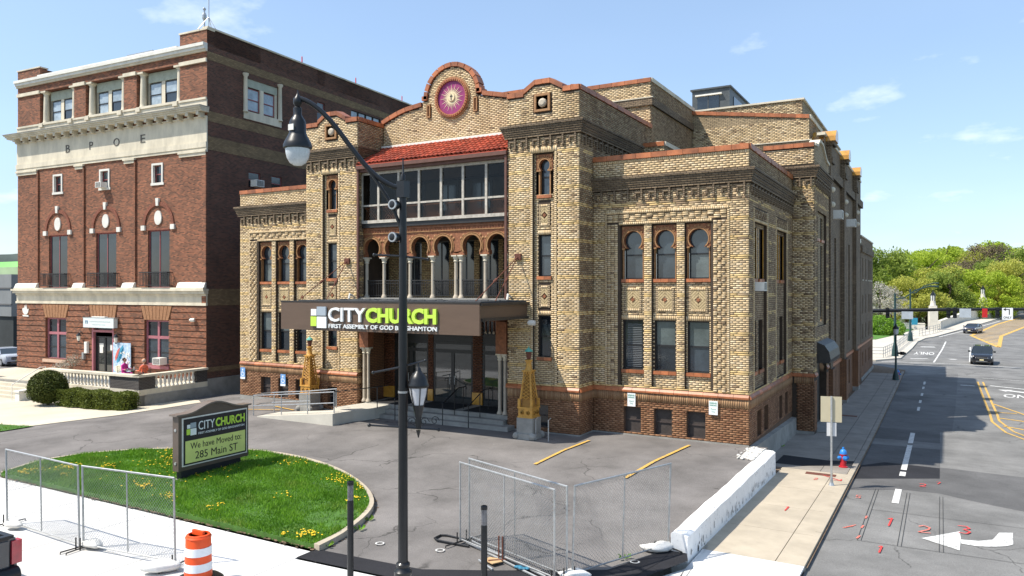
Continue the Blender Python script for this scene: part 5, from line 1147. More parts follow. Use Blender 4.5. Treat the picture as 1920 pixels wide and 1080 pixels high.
for i,(a,b,c,d) in enumerate(small):
    window(elk,EF,a+.12,b-.12,c+.1,d-.12,-.14,MAROON,PANEG if i==1 else PANEB,PANE); mb=MB()
    for q in ((a,b,d-.12,d),(a,a+.12,c+.1,d-.12),(b-.12,b,c+.1,d-.12),(a-.08,b+.08,c-.05,c+.1)): mb.wbox(EF,*q,-.1,.06,STONEW)
    add('window_surround',mb,elk)
# pilaster strips / grooves
mb=MB(); GRV=M('deep_groove',(.05,.02,.015),.9,.2,4)
for x in (-16.26,-11.32,-6.28): mb.wbox(EF,x-.06,x+.06,6.3,13.9,-.02,.10,REDB)
mb.wbox(EF,-.35,-.0,4.9,14,0,.09,REDB); add_split('brick_pilaster',mb,elk)
for i,(a,b,c,d) in enumerate(tall):
    m_=(a+b)/2
    fr=window(elk,EF,a+.02,b-.02,c,d,-.1,MAROON,PANE,PANE,'v',.07)
    mb=MB()
    for x0 in (m_-.72,m_+.12):
        mb.wbox(EF,x0,x0+.6,7.6,8.85,-.18,-.16,PANEW)
        for k in range(1,3): mb.wbox(EF,x0+.2*k-.015,x0+.2*k+.015,7.6,8.85,-.16,-.15,DARKM)
        for k in range(1,4): mb.wbox(EF,x0,x0+.6,7.6+.31*k-.015,7.6+.31*k+.015,-.158,-.148,DARKM)
    add('inner_sash',mb,elk)
    # arch of rowlock bricks over, keystone, imposts, oval
    R_=1.2; cz=9.78
    for k in range(25):
        t0=math.pi*k/25; t1=math.pi*(k+1)/25-.012; P=lambda r,t,d:EF.P(m_+r*math.cos(t),cz+r*math.sin(t),d); v=MB()
        v.hexa([P(R_-.02,t0,0),P(R_+.2,t0,0),P(R_+.2,t0,.07),P(R_-.02,t0,.07),P(R_-.02,t1,0),P(R_+.2,t1,0),P(R_+.2,t1,.07),P(R_-.02,t1,.07)],M('lodge_brick',(.21,.075,.045),.85,.3,5,.2,40)); add('voussoir',v,elk)
    for q in ((m_-.12,m_+.12,cz+R_-.05,cz+R_+.42),): v=MB(); v.hexa([EF.P(q[0]+.03,q[2],0),EF.P(q[1]-.03,q[2],0),EF.P(q[1]-.03,q[2],.14),EF.P(q[0]+.03,q[2],.14),EF.P(q[0]-.02,q[3],0),EF.P(q[1]+.02,q[3],0),EF.P(q[1]+.02,q[3],.14),EF.P(q[0]-.02,q[3],.14)],STONEW); add('keystone',v,elk)
    for sx in (-1,1): v=MB(); x=m_+sx*(R_+.12); v.wbox(EF,x-.17,x+.17,cz-.32,cz-.02,0,.12,STONEW); add('impost_block',v,elk)
    v=MB(); v.prism([EF.P(m_+.32*math.cos(t),cz+.42+.44*math.sin(t),0) for t in [2*math.pi*k/20 for k in range(20)]],Vector((0,-.07,0)),STONEW); add('oval_plaque',v,elk)
    v=MB(); v.wbox(EF,a-.02,b+.02,d,d+.1,-.05,.05,MATS['lodge_brick']); add('lintel_course',v,elk)
    # balconette
    v=MB(); x0,x1=a-.28,b+.28
    v.wbox(EF,x0,x1,6.82,6.87,.38,.42,DARKM); v.wbox(EF,x0,x1,6.05,6.09,.38,.42,DARKM); v.wbox(EF,x0,x1,6.7,6.72,.39,.41,DARKM)
    for x in (x0,x1-.04): v.wbox(EF,x,x+.04,6.82,6.87,0,.38,DARKM); v.wbox(EF,x,x+.04,6.05,6.09,0,.38,DARKM)
    for k in range(19): x=x0+k*(x1-x0-.03)/18; v.wbox(EF,x,x+.022,6.02,6.9,.388,.412,DARKM)
    for k in range(3): v.wbox(EF,x0+.01,x0+.03,6.05,6.87,.1+.1*k,.12+.1*k,DARKM); v.wbox(EF,x1-.03,x1-.01,6.05,6.87,.1+.1*k,.12+.1*k,DARKM)
    add('balconette',v,elk,kind='stuff')
# belt course
mb=MB()
for a,b,d in ((4.85,5.0,.12),(5.0,5.42,.06),(5.42,5.55,.12),(5.55,5.72,.28),(5.72,5.84,.38)): mb.wbox(EF,W0-d*.5,d*.3,a,b,-.02,d,STONE)
mb.wbox(EF,W0,.0,5.84,5.92,-.02,.3,STONE)
add('belt_course',mb,elk)
for a,b in ((W0,-16.24),(-12.28,-11.23),(-7.34,-6.25),(-2.32,-.0)): mb=MB(); mb.hexa([EF.P(a,5.84,0),EF.P(b,5.84,0),EF.P(b,5.84,.3),EF.P(a,5.84,.3),EF.P(a,6.24,0),EF.P(b,6.24,0),EF.P(b,6.2,.14),EF.P(a,6.2,.14)],STONEW); add('pedestal_block',mb,elk)
# rusticated ground floor: raised brick bands
zb_=[.0,.42,.78,1.2,1.55,1.89,2.24,2.59,2.94,3.32,3.67,4.02,4.42,4.82]
for z0,z1 in zip(zb_[:-1],zb_[1:]):
    iv=[(W0,0)]
    for g in gw:
        top=g[3]+.05; gx=.0
        fl=.0
        if g[2]-.1<(z0+z1)/2<4.75:
            ex=.0 if (z0+z1)/2<g[3] else .12+.2*((z0+z1)/2-g[3])
            nv=[]
            for a,b in iv:
                if g[0]-ex>a and g[0]-ex<b: nv.append((a,g[0]-ex)); nv.append((g[1]+ex,b))
                else: nv.append((a,b))
            iv=nv
    for a,b in iv: mb=MB(); mb.wbox(EF,a,b,z0+.03,z1-.03,-.02,.06,REDB); add('rusticated_band',mb,elk)
for g in gw:
    n=8
    for k in range(n):
        x0=g[0]+(g[1]-g[0])*k/n; x1=g[0]+(g[1]-g[0])*(k+1)/n; s=lambda x:(x-(g[0]+g[1])/2)*.28; zb0=g[3]+.02; v=MB()
        v.hexa([EF.P(x0+.02,zb0,-.02),EF.P(x1-.02,zb0,-.02),EF.P(x1-.02,zb0,.09),EF.P(x0+.02,zb0,.09),EF.P(x0+s(x0)+.02,4.8,-.02),EF.P(x1+s(x1)-.02,4.8,-.02),EF.P(x1+s(x1)-.02,4.8,.09),EF.P(x0+s(x0)+.02,4.8,.09)],M('lintel_brick',(.30,.15,.075),.85,.25,8,.2,40)); add('voussoir',v,elk)
PURP=M('mauve_paint',(.36,.13,.15),.55,.12,4,.05,30)
for g in (gw[0],gw[2]):
    a,b,c,d=g; m_=(a+b)/2; f=MB(); 
    for q in ((a,a+.12,c,d),(b-.12,b,c,d),(m_-.08,m_+.08,c,d),(a+.12,m_-.08,c,c+.1),(m_+.08,b-.12,c,c+.1),(a+.12,m_-.08,d-.1,d),(m_+.08,b-.12,d-.1,d),(a+.12,m_-.08,2.78,2.95),(m_+.08,b-.12,2.78,2.95)): f.wbox(EF,*q,-.2,-.1,PURP)
    wo=add('window',f,elk)
    for x0,x1 in ((a+.12,m_-.08),(m_+.08,b-.12)):
        p=MB(); p.poly([EF.P(x0,2.95,-.17),EF.P(x1,2.95,-.17),EF.P(x1,d-.1,-.17),EF.P(x0,d-.1,-.17)],PANE); add('pane',p,wo)
        p=MB(); p.poly([EF.P(x0,c+.1,-.17),EF.P(x1,c+.1,-.17),EF.P(x1,2.78,-.17),EF.P(x0,2.78,-.17)],PANEB); add('pane',p,wo); p=MB(); p.wbox(EF,x0,x1,1.92,1.98,-.16,-.14,FRAMEB); add('meeting_rail',p,wo)
    p=MB(); p.wbox(EF,a-.25,b+.05,c-.2,c,-.05,.12,M('pinkish_sill',(.52,.36,.26),.7,.1,4) if g is gw[0] else PURP); add('window_sill',p,elk)
a,b,c,d=gw[1]; m_=(a+b)/2; f=MB()
for q in ((a,a+.14,c,d),(b-.14,b,c,d),(a+.14,b-.14,3.05,3.2)): f.wbox(EF,*q,-.2,.08,PURP)
for q in ((a+.14,a+.22,c,3.05),(b-.22,b-.14,c,3.05),(m_-.06,m_+.06,c,2.7),(a+.22,b-.22,2.7,2.78),(a+.22,b-.22,c,c+.15)): f.wbox(EF,*q,-.16,-.08,FRAMEB)
f.wbox(EF,a+.14,b-.14,3.2,3.4,-.2,-.12,PANE)
dd=add('door',f,elk)
for x0,x1 in ((a+.22,m_-.06),(m_+.06,b-.22)): p=MB(); p.poly([EF.P(x0,c+.15,-.13),EF.P(x1,c+.15,-.13),EF.P(x1,2.7,-.13),EF.P(x0,2.7,-.13)],MATS['door_glass']); add('pane',p,dd)
for x,z,w_,h in ((a+.5,1.7,.32,.4),(a+.48,2.1,.4,.22),(b-.62,1.9,.26,.36)): p=MB(); p.wbox(EF,x,x+w_,z,z+h,-.128,-.12,WHITEP); add('notice_paper',p,dd)
for i,(a,b,c,d) in enumerate(sw):
    if i==0:
        m_=(a+b)/2
        window(elk,ES,a+.2,m_-.15,c+.1,18.45,-.12,MAROON,PANEW,PANEW); window(elk,ES,m_+.15,b-.2,c+.1,18.45,-.12,MAROON,PANEW,PANEW)
        q=MB(); q.wbox(ES,a,b,18.5,d,-.15,-.04,MATS['greenish_panel']); q.wbox(ES,m_-.15,m_+.15,c,18.5,-.2,-.03,STONE); q.wbox(ES,a,a+.2,c,18.5,-.2,-.06,STONE); q.wbox(ES,b-.2,b,c,18.5,-.2,-.06,STONE); add_split('window_spandrel',q,elk)
        q=MB(); q.wbox(ES,a-.2,b+.3,c-.5,c,-.1,.06,STONE); add('window_sill',q,elk)
        for y in (a-.1,b+.15): q=MB(); q.lathe([(.17,0),(.17,.06),(.14,.12),(.12,2.2),(.19,2.3),(.2,2.4)],ES.P(y,16.85,.06),STONE,12); add('column',q,elk,True)
    elif i==4:
        for k in range(4): window(elk,ES,a+.05+k*.9,a+.85+k*.9,c,d,-.08,FRAMEB,PANEW,None,'')
    else: window(elk,ES,a,b,c,d,-.08,MAROON,PANEG,PANE)
mb=MB()
for z0,z1 in ((19.35,19.85),(15.75,16.35),(14.05,14.85),(4.85,5.85),(.95,1.2)): mb.wbox(ES,.02,21.4,z0,z1,-.02,.012,TANS)
add('tan_brick_band',mb,elk); mb=MB(); mb.wbox(ES,-.0,21.4,-.9,.55,-.02,.08,CONC); add('foundation',mb,elk)
q=MB(); q.wbox(ES,3.3,4.1,12.2,12.6,.0,.45,WHITEP); q.wbox(ES,3.36,4.04,12.25,12.55,.45,.46,GALV); add('roof',q,elk) if False else None
q=MB(); q.box(-12.4,-9.9,4,7,20.1,22.3,M('pale_panel',(.42,.42,.38),.7,.2,2)); q.box(-12.5,-9.8,3.9,7.1,22.3,22.42,GALV); q.box(-12.3,-9.95,3.97,4.0,21.2,21.7,M('yellow_green_paint',(.55,.52,.16),.7,.2,3)); add('roof_hatch',q,elk)
# fixtures on the front (things of their own)
def ething(name,label,cat,a,b,z,group=None): x,y=EL(a,b); return thing(name,label,cat,(x,y,z),ER,group)
OF=front(0)
def ac_unit(label,loc,rz,s=1.0,group='window air conditioners'):
    t=thing('air_conditioner',label,'air conditioner',loc,rz,group); q=MB(); q.box(-.33*s,.33*s,-.45*s,.05,0,.42*s,WHITEP); add('casing',q,t)
    q=MB(); q.box(-.27*s,.27*s,-.46*s,-.45*s,.05*s,.37*s,DARKM)
    for k in range(6): q.box(-.27*s,.27*s,-.47*s,-.46*s,(.07+.05*k)*s,(.085+.05*k)*s,WHITEP)
    add('grille',q,t); return t
x,y=EL(-3.7,-.1); ac_unit('white air conditioner under the ground floor window right of the terrace table',(x,y,1.25),ER)
x,y=EL(-9.25,-.1); ac_unit('white air conditioner in the middle small window below the BPOE frieze',(x,y,12.32),ER,.85)
x,y=EL(.15,3.6); ac_unit('white air conditioner on the side wall of the red brick block',(x,y,12.25),ER+math.pi/2,1.0)
x,y=EL(-9.35,-.12); t=thing('door_sign','pale rectangular sign board over the glass door with two faint lines','sign',(x,y,3.36),ER); q=MB(); q.box(-1.5,1.5,-.28,0,0,.62,M('pale_sign',(.62,.68,.67),.5,.05,2)); add('board',q,t); q=MB(); q.box(-1.56,1.56,-.29,.02,.62,.66,GALV); q.box(-.7,.6,-.25,-.02,.66,.72,WHITEP); add('board_frame',q,t)
q=MB(); GRT=M('faint_grey_print',(.40,.47,.47),.6,.1,3); 
for k in range(16): q.box(-.85+k*.13,-.76+k*.13,-.286,-.282,.36,.42,GRT)
for k in range(10): q.box(-.55+k*.13,-.46+k*.13,-.286,-.282,.17,.22,GRT)
q.box(-1.3,-1.02,-.286,-.282,.25,.45,M('blue_grey_print',(.12,.20,.28),.6,.1,3)); q.box(-1.22,-1.1,-.29,-.286,.25,.38,GRT); add('faint_lettering',q,t)
def lantern(label,a):
    x,y=EL(a,0); t=thing('wall_lantern',label,'wall lantern',(x,y,2.6),ER,'lanterns beside the lodge door'); q=MB(); q.tube([(0,0,.3),(0,-.2,.45),(0,-.3,.3)],.02,BLACKP,6); q.box(-.06,.06,-.03,0,.2,.42,BLACKP); add('bracket',q,t)
    q=MB(); q.lathe([(.03,-.25),(.09,-.2),(.13,.08)],(0,-.3,.1),M('frosted_lantern_glass',(.70,.68,.60),.3,.1,3),6); add('lantern_glass',q,t); q=MB(); q.lathe([(.17,.08),(.12,.16),(.04,.26),(.01,.32)],(0,-.3,.1),BLACKP,6); q.lathe([(.05,-.32),(.04,-.25)],(0,-.3,.1),BLACKP,6); add('lantern_cap',q,t)
lantern('black and white lantern left of the glass door under the pale sign',-11.45); lantern('black and white lantern above the painted mural board',-7.75)
x,y=EL(-17.6,-.02); q=MB(); q.lathe([(.02,0),(.02,-.06)],(0,-.01,0),WHITEP,6,axis='y'); 
q=MB(); pts=[(-.36,.1),(-.3,-.12),(-.1,-.28),(.12,-.28),(.3,-.1),(.36,.15),(.2,.05),(.12,.3),(.05,.42),(0,.2),(-.08,.38),(-.16,.1),(-.26,.2)]
q.prism([(p[0],-.02,p[1]) for p in pts],(0,-.06,0),WHITEP); q.prism([(-.34,-.02,-.3),(.3,-.02,-.32),(.36,-.02,-.42),(-.28,-.02,-.4)],(0,-.06,0),WHITEP); o=add('wall_emblem',q); o.location=(x,y,4.35); o.rotation_euler=(0,0,ER); o['label']='white ship-like metal emblem high on the left of the rusticated brick'; o['category']='emblem'
def cam_light(label,x,y,z,rz):
    t=thing('floodlight',label,'floodlight',(x,y,z),rz); q=MB(); q.tube([(0,0,0),(0,-.15,.02)],.025,DARKM,6); add('bracket',q,t); q=MB(); q.lathe([(.06,0),(.11,.08),(.11,.32)],(-.1,-.2,0),WHITEP,10,axis='x'); q.lathe([(.1,0),(.02,.02)],(.22,-.2,0),M('frosted_lens',(.6,.6,.58),.2,.1,3),10,axis='x'); add('lamp_head',q,t); return t
x,y=EL(-1.1,-.05); cam_light('small white floodlight on the brick wall right of the lodge windows',x,y,4.0,ER+.3)
# mural board: plain abstract strokes
x,y=EL(-7.3,-.18); t=thing('mural_board','painted board of blue red and white shapes leaning by the lodge door','mural',(x,y,.4),ER); q=MB(); q.box(-.83,.83,-.04,0,.0,2.05,M('mural_sky',(.25,.47,.72),.7,.3,5,rgb2=(.62,.70,.78))); add('panel',q,t)
rg=random.Random(4); q=MB()
for c,(x0,z0,x1,z1,w_) in zip([(.55,.12,.10),(.05,.27,.42),(.03,.22,.38),(.70,.66,.50),(.62,.60,.70),(.45,.16,.32)],[(-.6,.9,-.2,1.75,.14),(-.45,.75,.15,1.95,.17),(-.3,.8,.2,1.8,.1),(-.7,.3,.1,.55,.22),(.1,.2,.6,1.1,.2),(.3,.4,.7,.95,.1)]):
    A=Vector((x0,-.05,z0));B=Vector((x1,-.05,z1)); d=(B-A).normalized(); n=Vector((-d.z,0,d.x))*w_; mm_=M('mural_%d'%int(c[0]*100+c[2]*10),c,.7,.3,6); q.poly([A,A.lerp(B,.3)-n,A.lerp(B,.8)-n*.8,B,A.lerp(B,.7)+n*.9,A.lerp(B,.2)+n],mm_); A.y=B.y=-.052
for k in range(50):
    xx,zz=rg.uniform(-.1,.78),rg.uniform(.1,1.5); s=rg.uniform(.03,.09); q.poly([(xx-s,-.056,zz),(xx,-.056,zz-s),(xx+s,-.056,zz),(xx,-.056,zz+s)],WHITEP)
add('painted_shapes',q,t,kind='stuff')
for label,a,z,w_,h in (('white electrical box left of the lodge door',-11.05,1.65,.28,.75),('small grey meter box below the white electrical box',-11.3,1.25,.22,.45)):
    x,y=EL(a,-.06); t=thing('utility_box',label,'utility box',(x,y,z),ER); q=MB(); q.box(0,w_,-.14,0,0,h,GALV if w_<.25 else WHITEP); add('box_body',q,t); q=MB(); q.box(.02,w_-.02,-.16,-.14,.03,h-.03,GALV if w_<.25 else WHITEP); add('box_lid',q,t)
# terrace with balustrade
ter=thing('terrace','raised terrace of dark brick and stone with white balusters before the red brick block','terrace',(-31.34,1.1,0),ER)
q=MB(); q.box(-8.3,0,-4.4,-.1,-1,.33,CONC); q.box(-18.65,-8.3,-4.4,-.1,-1,.33,CONC); add('terrace_base',q,ter); q=MB(); q.box(-18.65,-.15,-4.3,-.02,.33,.37,PLAZA); add('terrace_floor',q,ter)
TF=front(-4.5); TSd=sideR(0); DKB=brick_tex('black_weathered_brick',(.060,.048,.042),(.035,.03,.028),(.12,.11,.10),.22,.078,.012)
q=MB(); q.wbox(TF,-8.2,.1,-.9,.12,-.3,.1,CONC); q.wbox(TSd,-4.6,0,-.95,.12,-.3,.1,CONC); q.wbox(TF,-8.2,.1,.12,.42,-.28,.05,STONE); q.wbox(TSd,-4.55,0,.12,.42,-.28,.05,STONE); add_split('stone_plinth',q,ter)
for w_,a,b in ((TF,-2.3,.05),(TSd,-4.5,-3.5),(TSd,-.75,0)): q=MB(); q.wbox(w_,a,b,.42,1.1,-.28,.03,DKB); add('brick_pier',q,ter)
q=MB(); q.wbox(TF,-8.2,.15,1.1,1.22,-.32,.12,STONE); q.wbox(TSd,-4.62,0,1.1,1.22,-.32,.12,STONE); q.wbox(TF,-8.2,-7.5,.42,1.1,-.28,.03,DKB); add('top_rail',q,ter)
BL=MB(); BL.lathe([(.085,0),(.085,.05),(.05,.1),(.10,.26),(.09,.34),(.045,.5),(.05,.56),(.08,.6),(.08,.68)],(0,0,.42),STONEW,10); BLm=BL.mesh('baluster',True)
for k in range(17): o=add('baluster',BLm,ter); o.location=(-7.35+k*.3,-4.37,0)
for k in range(10): o=add('baluster',BLm,ter); o.location=(-.14,-3.3+k*.27,0)
# left wing of the balustrade
q=MB(); q.wbox(TF,-18.6,-14.2,-.9,.42,-.3,.05,STONE); q.wbox(TF,-15.3,-14.1,.42,1.15,-.35,.08,DKB); q.wbox(TF,-18.6,-15.3,1.1,1.22,-.3,.1,STONE); q.wbox(TF,-15.4,-14.0,1.15,1.3,-.45,.18,STONE); add_split('stone_plinth',q,ter)
for k in range(9): o=add('baluster',BLm,ter); o.location=(-18.2+k*.32,-4.37,0)
for k in range(5):
    q=MB(); q.box(-13.9,-8.3,-4.4-.33*(k+1),-4.4-.33*k,-.9,.37-.175*(k+1),PLAZA); add('step',q,ter)
q=MB(); q.box(-8.3,-7.9,-6.1,-4.55,-.9,.0,STONEW); q.box(-8.35,-7.85,-6.15,-4.55,.0,.1,STONEW); q.box(-14.4,-13.9,-6.1,-4.55,-.9,-.1,STONEW); add_split('stair_cheek',q,ter)
q=MB(); 
for x in (-8.6,-13.6): q.tube([(x,-6.1,-.5),(x,-6.1,.4),(x,-4.5,1.25),(x,-4.2,1.25),(x,-4.2,.37)],.028,WHITEP,8)
add('stair_handrail',q,ter)
def letters(w,txt,u0,u1,z0,z1,d0,d1,m,bold,par):
    """each character its own mesh"""
    cu=bpy.data.curves.new('t','FONT'); cu.body=txt; cu.size=1; cu.offset=bold; cu.resolution_u=3; cu.fill_mode='FRONT'
    ob=bpy.data.objects.new('t',cu); COL.objects.link(ob); dg=bpy.context.evaluated_depsgraph_get(); me=bpy.data.meshes.new_from_object(ob.evaluated_get(dg)); bpy.data.objects.remove(ob)
    xs=[v.co.x for v in me.vertices]; ys=[v.co.y for v in me.vertices]; ax,bx,ay,by=min(xs),max(xs),min(ys),max(ys)
    f=lambda v,d: w.P(u0+(v.x-ax)/(bx-ax)*(u1-u0), z0+(v.y-ay)/(by-ay)*(z1-z0), d)
    q=MB(); vs=[v.co.copy() for v in me.vertices]; fs=[tuple(p.vertices) for p in me.polygons]; n=len(vs); cnt={}
    for p in fs:
        for i in range(len(p)): e=(p[i],p[(i+1)%len(p)]); k=(min(e),max(e)); cnt.setdefault(k,[]).append(e)
    side=[(e[0][0],n+e[0][0],n+e[0][1],e[0][1]) for e in cnt.values() if len(e)==1]
    q.raw([f(v,d1) for v in vs]+[f(v,d0) for v in vs],fs+side,m); add_split('letter',q,par); bpy.data.meshes.remove(me)
# ======================= CANOPY =======================
ca=thing('entrance_canopy','brown metal entrance canopy hung from tie rods, with a large lettered front','canopy',(0,0,0))
CF=front(-5.04)
mb=MB(); mb.box(-18.0,-8.6,-5.0,-1.25,4.62,5.2,BROWNM); mb.box(-18.05,-8.5,-5.0,-1.2,5.2,5.30,DARKM); mb.box(-8.6,-8.52,-4.9,-1.3,4.62,4.72,DARKM); add('roof_slab',mb,ca)
mb=MB(); ROOFM=M('dark_membrane',(.05,.055,.06),.8,.4,2,.4,20); mb.box(-17.95,-8.65,-4.8,-1.28,5.30,5.36,ROOFM)
for i in range(60): x=random.uniform(-17.5,-9); y=random.uniform(-4.6,-1.4); mb.box(x,x+random.uniform(.1,.4),y,y+random.uniform(.05,.2),5.36,5.38,ROOFM)
add('roof_membrane',mb,ca)
mb=MB(); mb.wbox(CF,-18.73,-8.57,4.10,5.30,-.12,.0,BROWNM); mb.wbox(CF,-18.76,-8.54,5.28,5.33,-.15,.02,DARKM); fa=add('sign_fascia',mb,ca)
def logo(w,u0,u1,z0,z1,d0,d1,par,m=(None,)):
    um=u0+(u1-u0)*.40; zm=z0+(z1-z0)*.55; LIME=M('lime_green',(.50,.72,.08),.45,.05,2); GRB=M('blue_grey',(.33,.38,.43),.45,.05,2); WH=M('sign_white',(.78,.80,.80),.45,.04,2)
    for a,b,c,d,m_ in ((u0+.02,um-.03*(u1-u0),zm+.03*(z1-z0),z1-.12*(z1-z0),WH),(um,u1-.03*(u1-u0),zm+.03*(z1-z0),z1,GRB),(u0,um-.03*(u1-u0),z0+.08*(z1-z0),zm-.02*(z1-z0),LIME),(um,u1,z0,zm-.02*(z1-z0),WH)):
        q=MB(); q.wbox(w,a,b,c,d,d0,d1,m_); add('logo_tile',q,par)
logo(CF,-16.9,-16.03,4.20,5.09,.02,.09,ca)
WHM=M('sign_white',(.78,.80,.80)); LIM=MATS['lime_green']
letters(CF,'CITY',-15.92,-13.93,4.48,5.06,.0,.09,WHM,.012,ca)
letters(CF,'CHURCH',-13.90,-10.45,4.47,5.07,.0,.10,LIM,.042,ca)
letters(CF,'FIRST ASSEMBLY OF GOD BINGHAMTON',-15.92,-10.45,4.21,4.38,.0,.06,WHM,.006,ca)
for ax_,x1,x2 in ((-18.27,-18.08,-17.45),(-9.0,-9.02,-8.75)):
    q=MB(); q.box(ax_-.14,ax_+.14,-1.42,-1.31,7.02,7.28,RUST); add('anchor_plate',q,ca)
    for j,x in enumerate((x1,x2)):
        A=Vector((ax_,-1.4,7.15)); Bp=Vector((x if j==0 else x,-4.6 if j==0 else -3.6,5.36)); q=MB(); q.tube([A,Bp],.022,RUST,6); m_=A.lerp(Bp,.55); d=(Bp-A).normalized()*.14; q.tube([m_-d,m_-d*.5,m_+d*.5,m_+d],[.025,.06,.06,.025],RUST,6); add('tie_rod',q,ca)
q=MB(); q.tube([(-9.35,-1.35,5.5),(-9.35,-1.6,5.6),(-9.35,-1.65,5.38)],.05,STONEW,6); q.tube([(-17.9,-1.35,5.5),(-17.9,-1.6,5.6),(-17.9,-1.65,5.38)],.05,STONEW,6); add('drain_elbow',q,ca)
cam_light('small white double floodlight under the right end of the brown canopy',-8.35,-1.35,4.45,0)
# ======================= OBELISK LANTERNS =======================
def obelisk(label,x,y):
    t=thing('entrance_pylon',label,'pylon',(x,y,0),0,'ochre pylons flanking the porch')
    q=MB(); q.box(-.42,.42,-.42,.42,-.1,.22,CONC)
    for sx in (-1,1):
        for sy in (-1,1): q.ball((sx*.36,sy*.36,.12),.15,CONC,8,6)
    q.box(-.35,.35,-.35,.35,.22,.82,CONC); add('stone_base',q,t)
    q=MB(); q.box(-.30,.30,-.30,.30,.82,1.22,YOCH); q.box(-.33,.33,-.33,.33,.82,.88,YOCH); q.box(-.33,.33,-.33,.33,1.18,1.24,YOCH)
    for s in (-1,1):
        for k in (-.13,.13):
            q.lathe([(.085,0),(.06,-.04),(.03,-.05)] ,(k,-.31,1.03),YOCH,8,axis='y'); q.lathe([(.085,0),(.06,.04),(.03,.05)],(.31,k,1.03),YOCH,8,axis='x')
    add('rosette_box',q,t)
    q=MB()
    def fr(z): return .27-(z-1.24)*.105
    z0,z1=1.24,2.62
    for sx in (-1,1):
        for sy in (-1,1): 
            q.tube([(sx*fr(z0),sy*fr(z0),z0),(sx*fr(z1),sy*fr(z1),z1)],.035,YOCH,5)
            q.box(sx*fr(1.24)-.05,sx*fr(1.24)+.05,sy*fr(1.24)-.05,sy*fr(1.24)+.05,1.24,1.55,YOCH)
    a,b=fr(z0)-.06,fr(z1)-.05
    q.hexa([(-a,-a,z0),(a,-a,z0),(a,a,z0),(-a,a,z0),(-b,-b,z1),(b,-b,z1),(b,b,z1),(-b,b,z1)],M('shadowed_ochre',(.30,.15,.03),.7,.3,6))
    add('tower_posts',q,t)
    q=MB(); n=8
    for f in range(4):
        for k in range(n):
            za=z0+.3+(z1-z0-.3)*k/n; zb2=z0+.3+(z1-z0-.3)*(k+1)/n
            for s in (-1,1):
                for col in (-1,0):
                    u0=(col if s>0 else col+1)*fr(za); u1=(col+1 if s>0 else col)*fr(zb2)
                    p=[(u0,-fr(za),za),(u1,-fr(zb2),zb2)]
                    R3=Matrix.Rotation(f*math.pi/2,3,'Z'); q.tube([R3@Vector(v) for v in p],.014,YOCH,4)
            
    add('lattice',q,t,kind='stuff')
    q=MB(); q.box(-.2,.2,-.2,.2,2.60,2.66,YOCH); 
    for k in range(12):
        ang=2*math.pi*k/12; q.box(.2*math.cos(ang)-.02,.2*math.cos(ang)+.02,.2*math.sin(ang)-.02,.2*math.sin(ang)+.02,2.52,2.64,YOCH)
    q.lathe([(.17,2.66),(.13,2.72),(.10,2.9),(.11,2.98),(.15,3.0),(.15,3.05),(.06,3.07)],(0,0,0),YOCH,12); add('pinnacle',q,t,True)
    q=MB(); q.lathe([(.04,3.07),(.08,3.1),(.12,3.34),(.13,3.38)],(0,0,0),RUST,8); add('lantern_body',q,t); q=MB(); q.lathe([(.17,3.38),(.15,3.42),(.07,3.5),(.02,3.52),(.02,3.58)],(0,0,0),VERD,10); add('copper_cap',q,t); return t
obelisk('ochre lattice pylon with green copper cap right of the porch, by the wing',-7.86,-2.55); obelisk('ochre lattice pylon with green cap left of the porch, beside the ramp',-20.2,-1.85)
for x,lb in ((-7.45,'thin grey upright pipe close beside the right ochre pylon'),(-6.9,'thin grey upright pipe farther right of the right ochre pylon')):
    q=MB(); q.tube([(x,-2.75,-.05),(x,-2.75,.8),(x,-2.55,.85)],.025,GALV,6); o=add('vent_pipe',q); o['label']=lb; o['category']='pipe'; o['group']='grey pipes beside the pylon'
# ======================= RAMP AND RAILS =======================
rp=thing('access_ramp','pale concrete wheelchair ramp with silver pipe rails left of the porch steps','ramp')
q=MB(); rz=lambda x: float(np.interp(x,[-21,-16.4],[.02,.50]))
for x0,x1 in ((-21,-19.5),(-19.5,-18),(-18,-16.4)):
    q.hexa([(x0,-4.35,-.2),(x1,-4.35,-.2),(x1,-3.0,-.2),(x0,-3.0,-.2),(x0,-4.35,rz(x0)),(x1,-4.35,rz(x1)),(x1,-3.0,rz(x1)),(x0,-3.0,rz(x0))],M('ramp_concrete',(.50,.47,.40),.9,.12,1,.2,30))
q.prism([(-17.6,-3.0,-.2),(-16.4,-4.35,-.2),(-16.25,-3.2,-.2),(-15.9,-2.2,-.2),(-15.8,-1.2,-.2),(-17.3,-1.2,-.2)],(0,0,.70),MATS['ramp_concrete']); add('ramp_slab',q,rp)
q=MB()
ps=[(-21.4,-4.2),(-19.6,-4.2),(-18,-4.2),(-16.45,-4.2)]
for x,y in ps: q.tube([(x,y,-.05),(x,y,rz(x)+.92)],.024,GALV,6)
for h in (.92,.45): q.tube([(-21.4,-4.2,.0+h)]+[(x,y,rz(x)+h) for x,y in ps[1:]],.024,GALV,8)
ps=[(-21.5,-3.1),(-19.9,-3.1)]
q.tube([(-21.4,-4.2,.92),(-21.6,-3.6,.92),(-21.4,-3.1,.92),(-19,-3.05,1.15),(-17.4,-3.0,1.35)],.024,GALV,8); q.tube([(-21.4,-4.2,.45),(-21.6,-3.6,.45),(-21.4,-3.1,.45),(-19,-3.05,.7)],.024,GALV,8)
for x in (-21.3,-19,-17.4): q.tube([(x,-3.05,0),(x,-3.05,.92+ (x+21.3)*.11)],.024,GALV,6)
add('pipe_rail',q,rp)
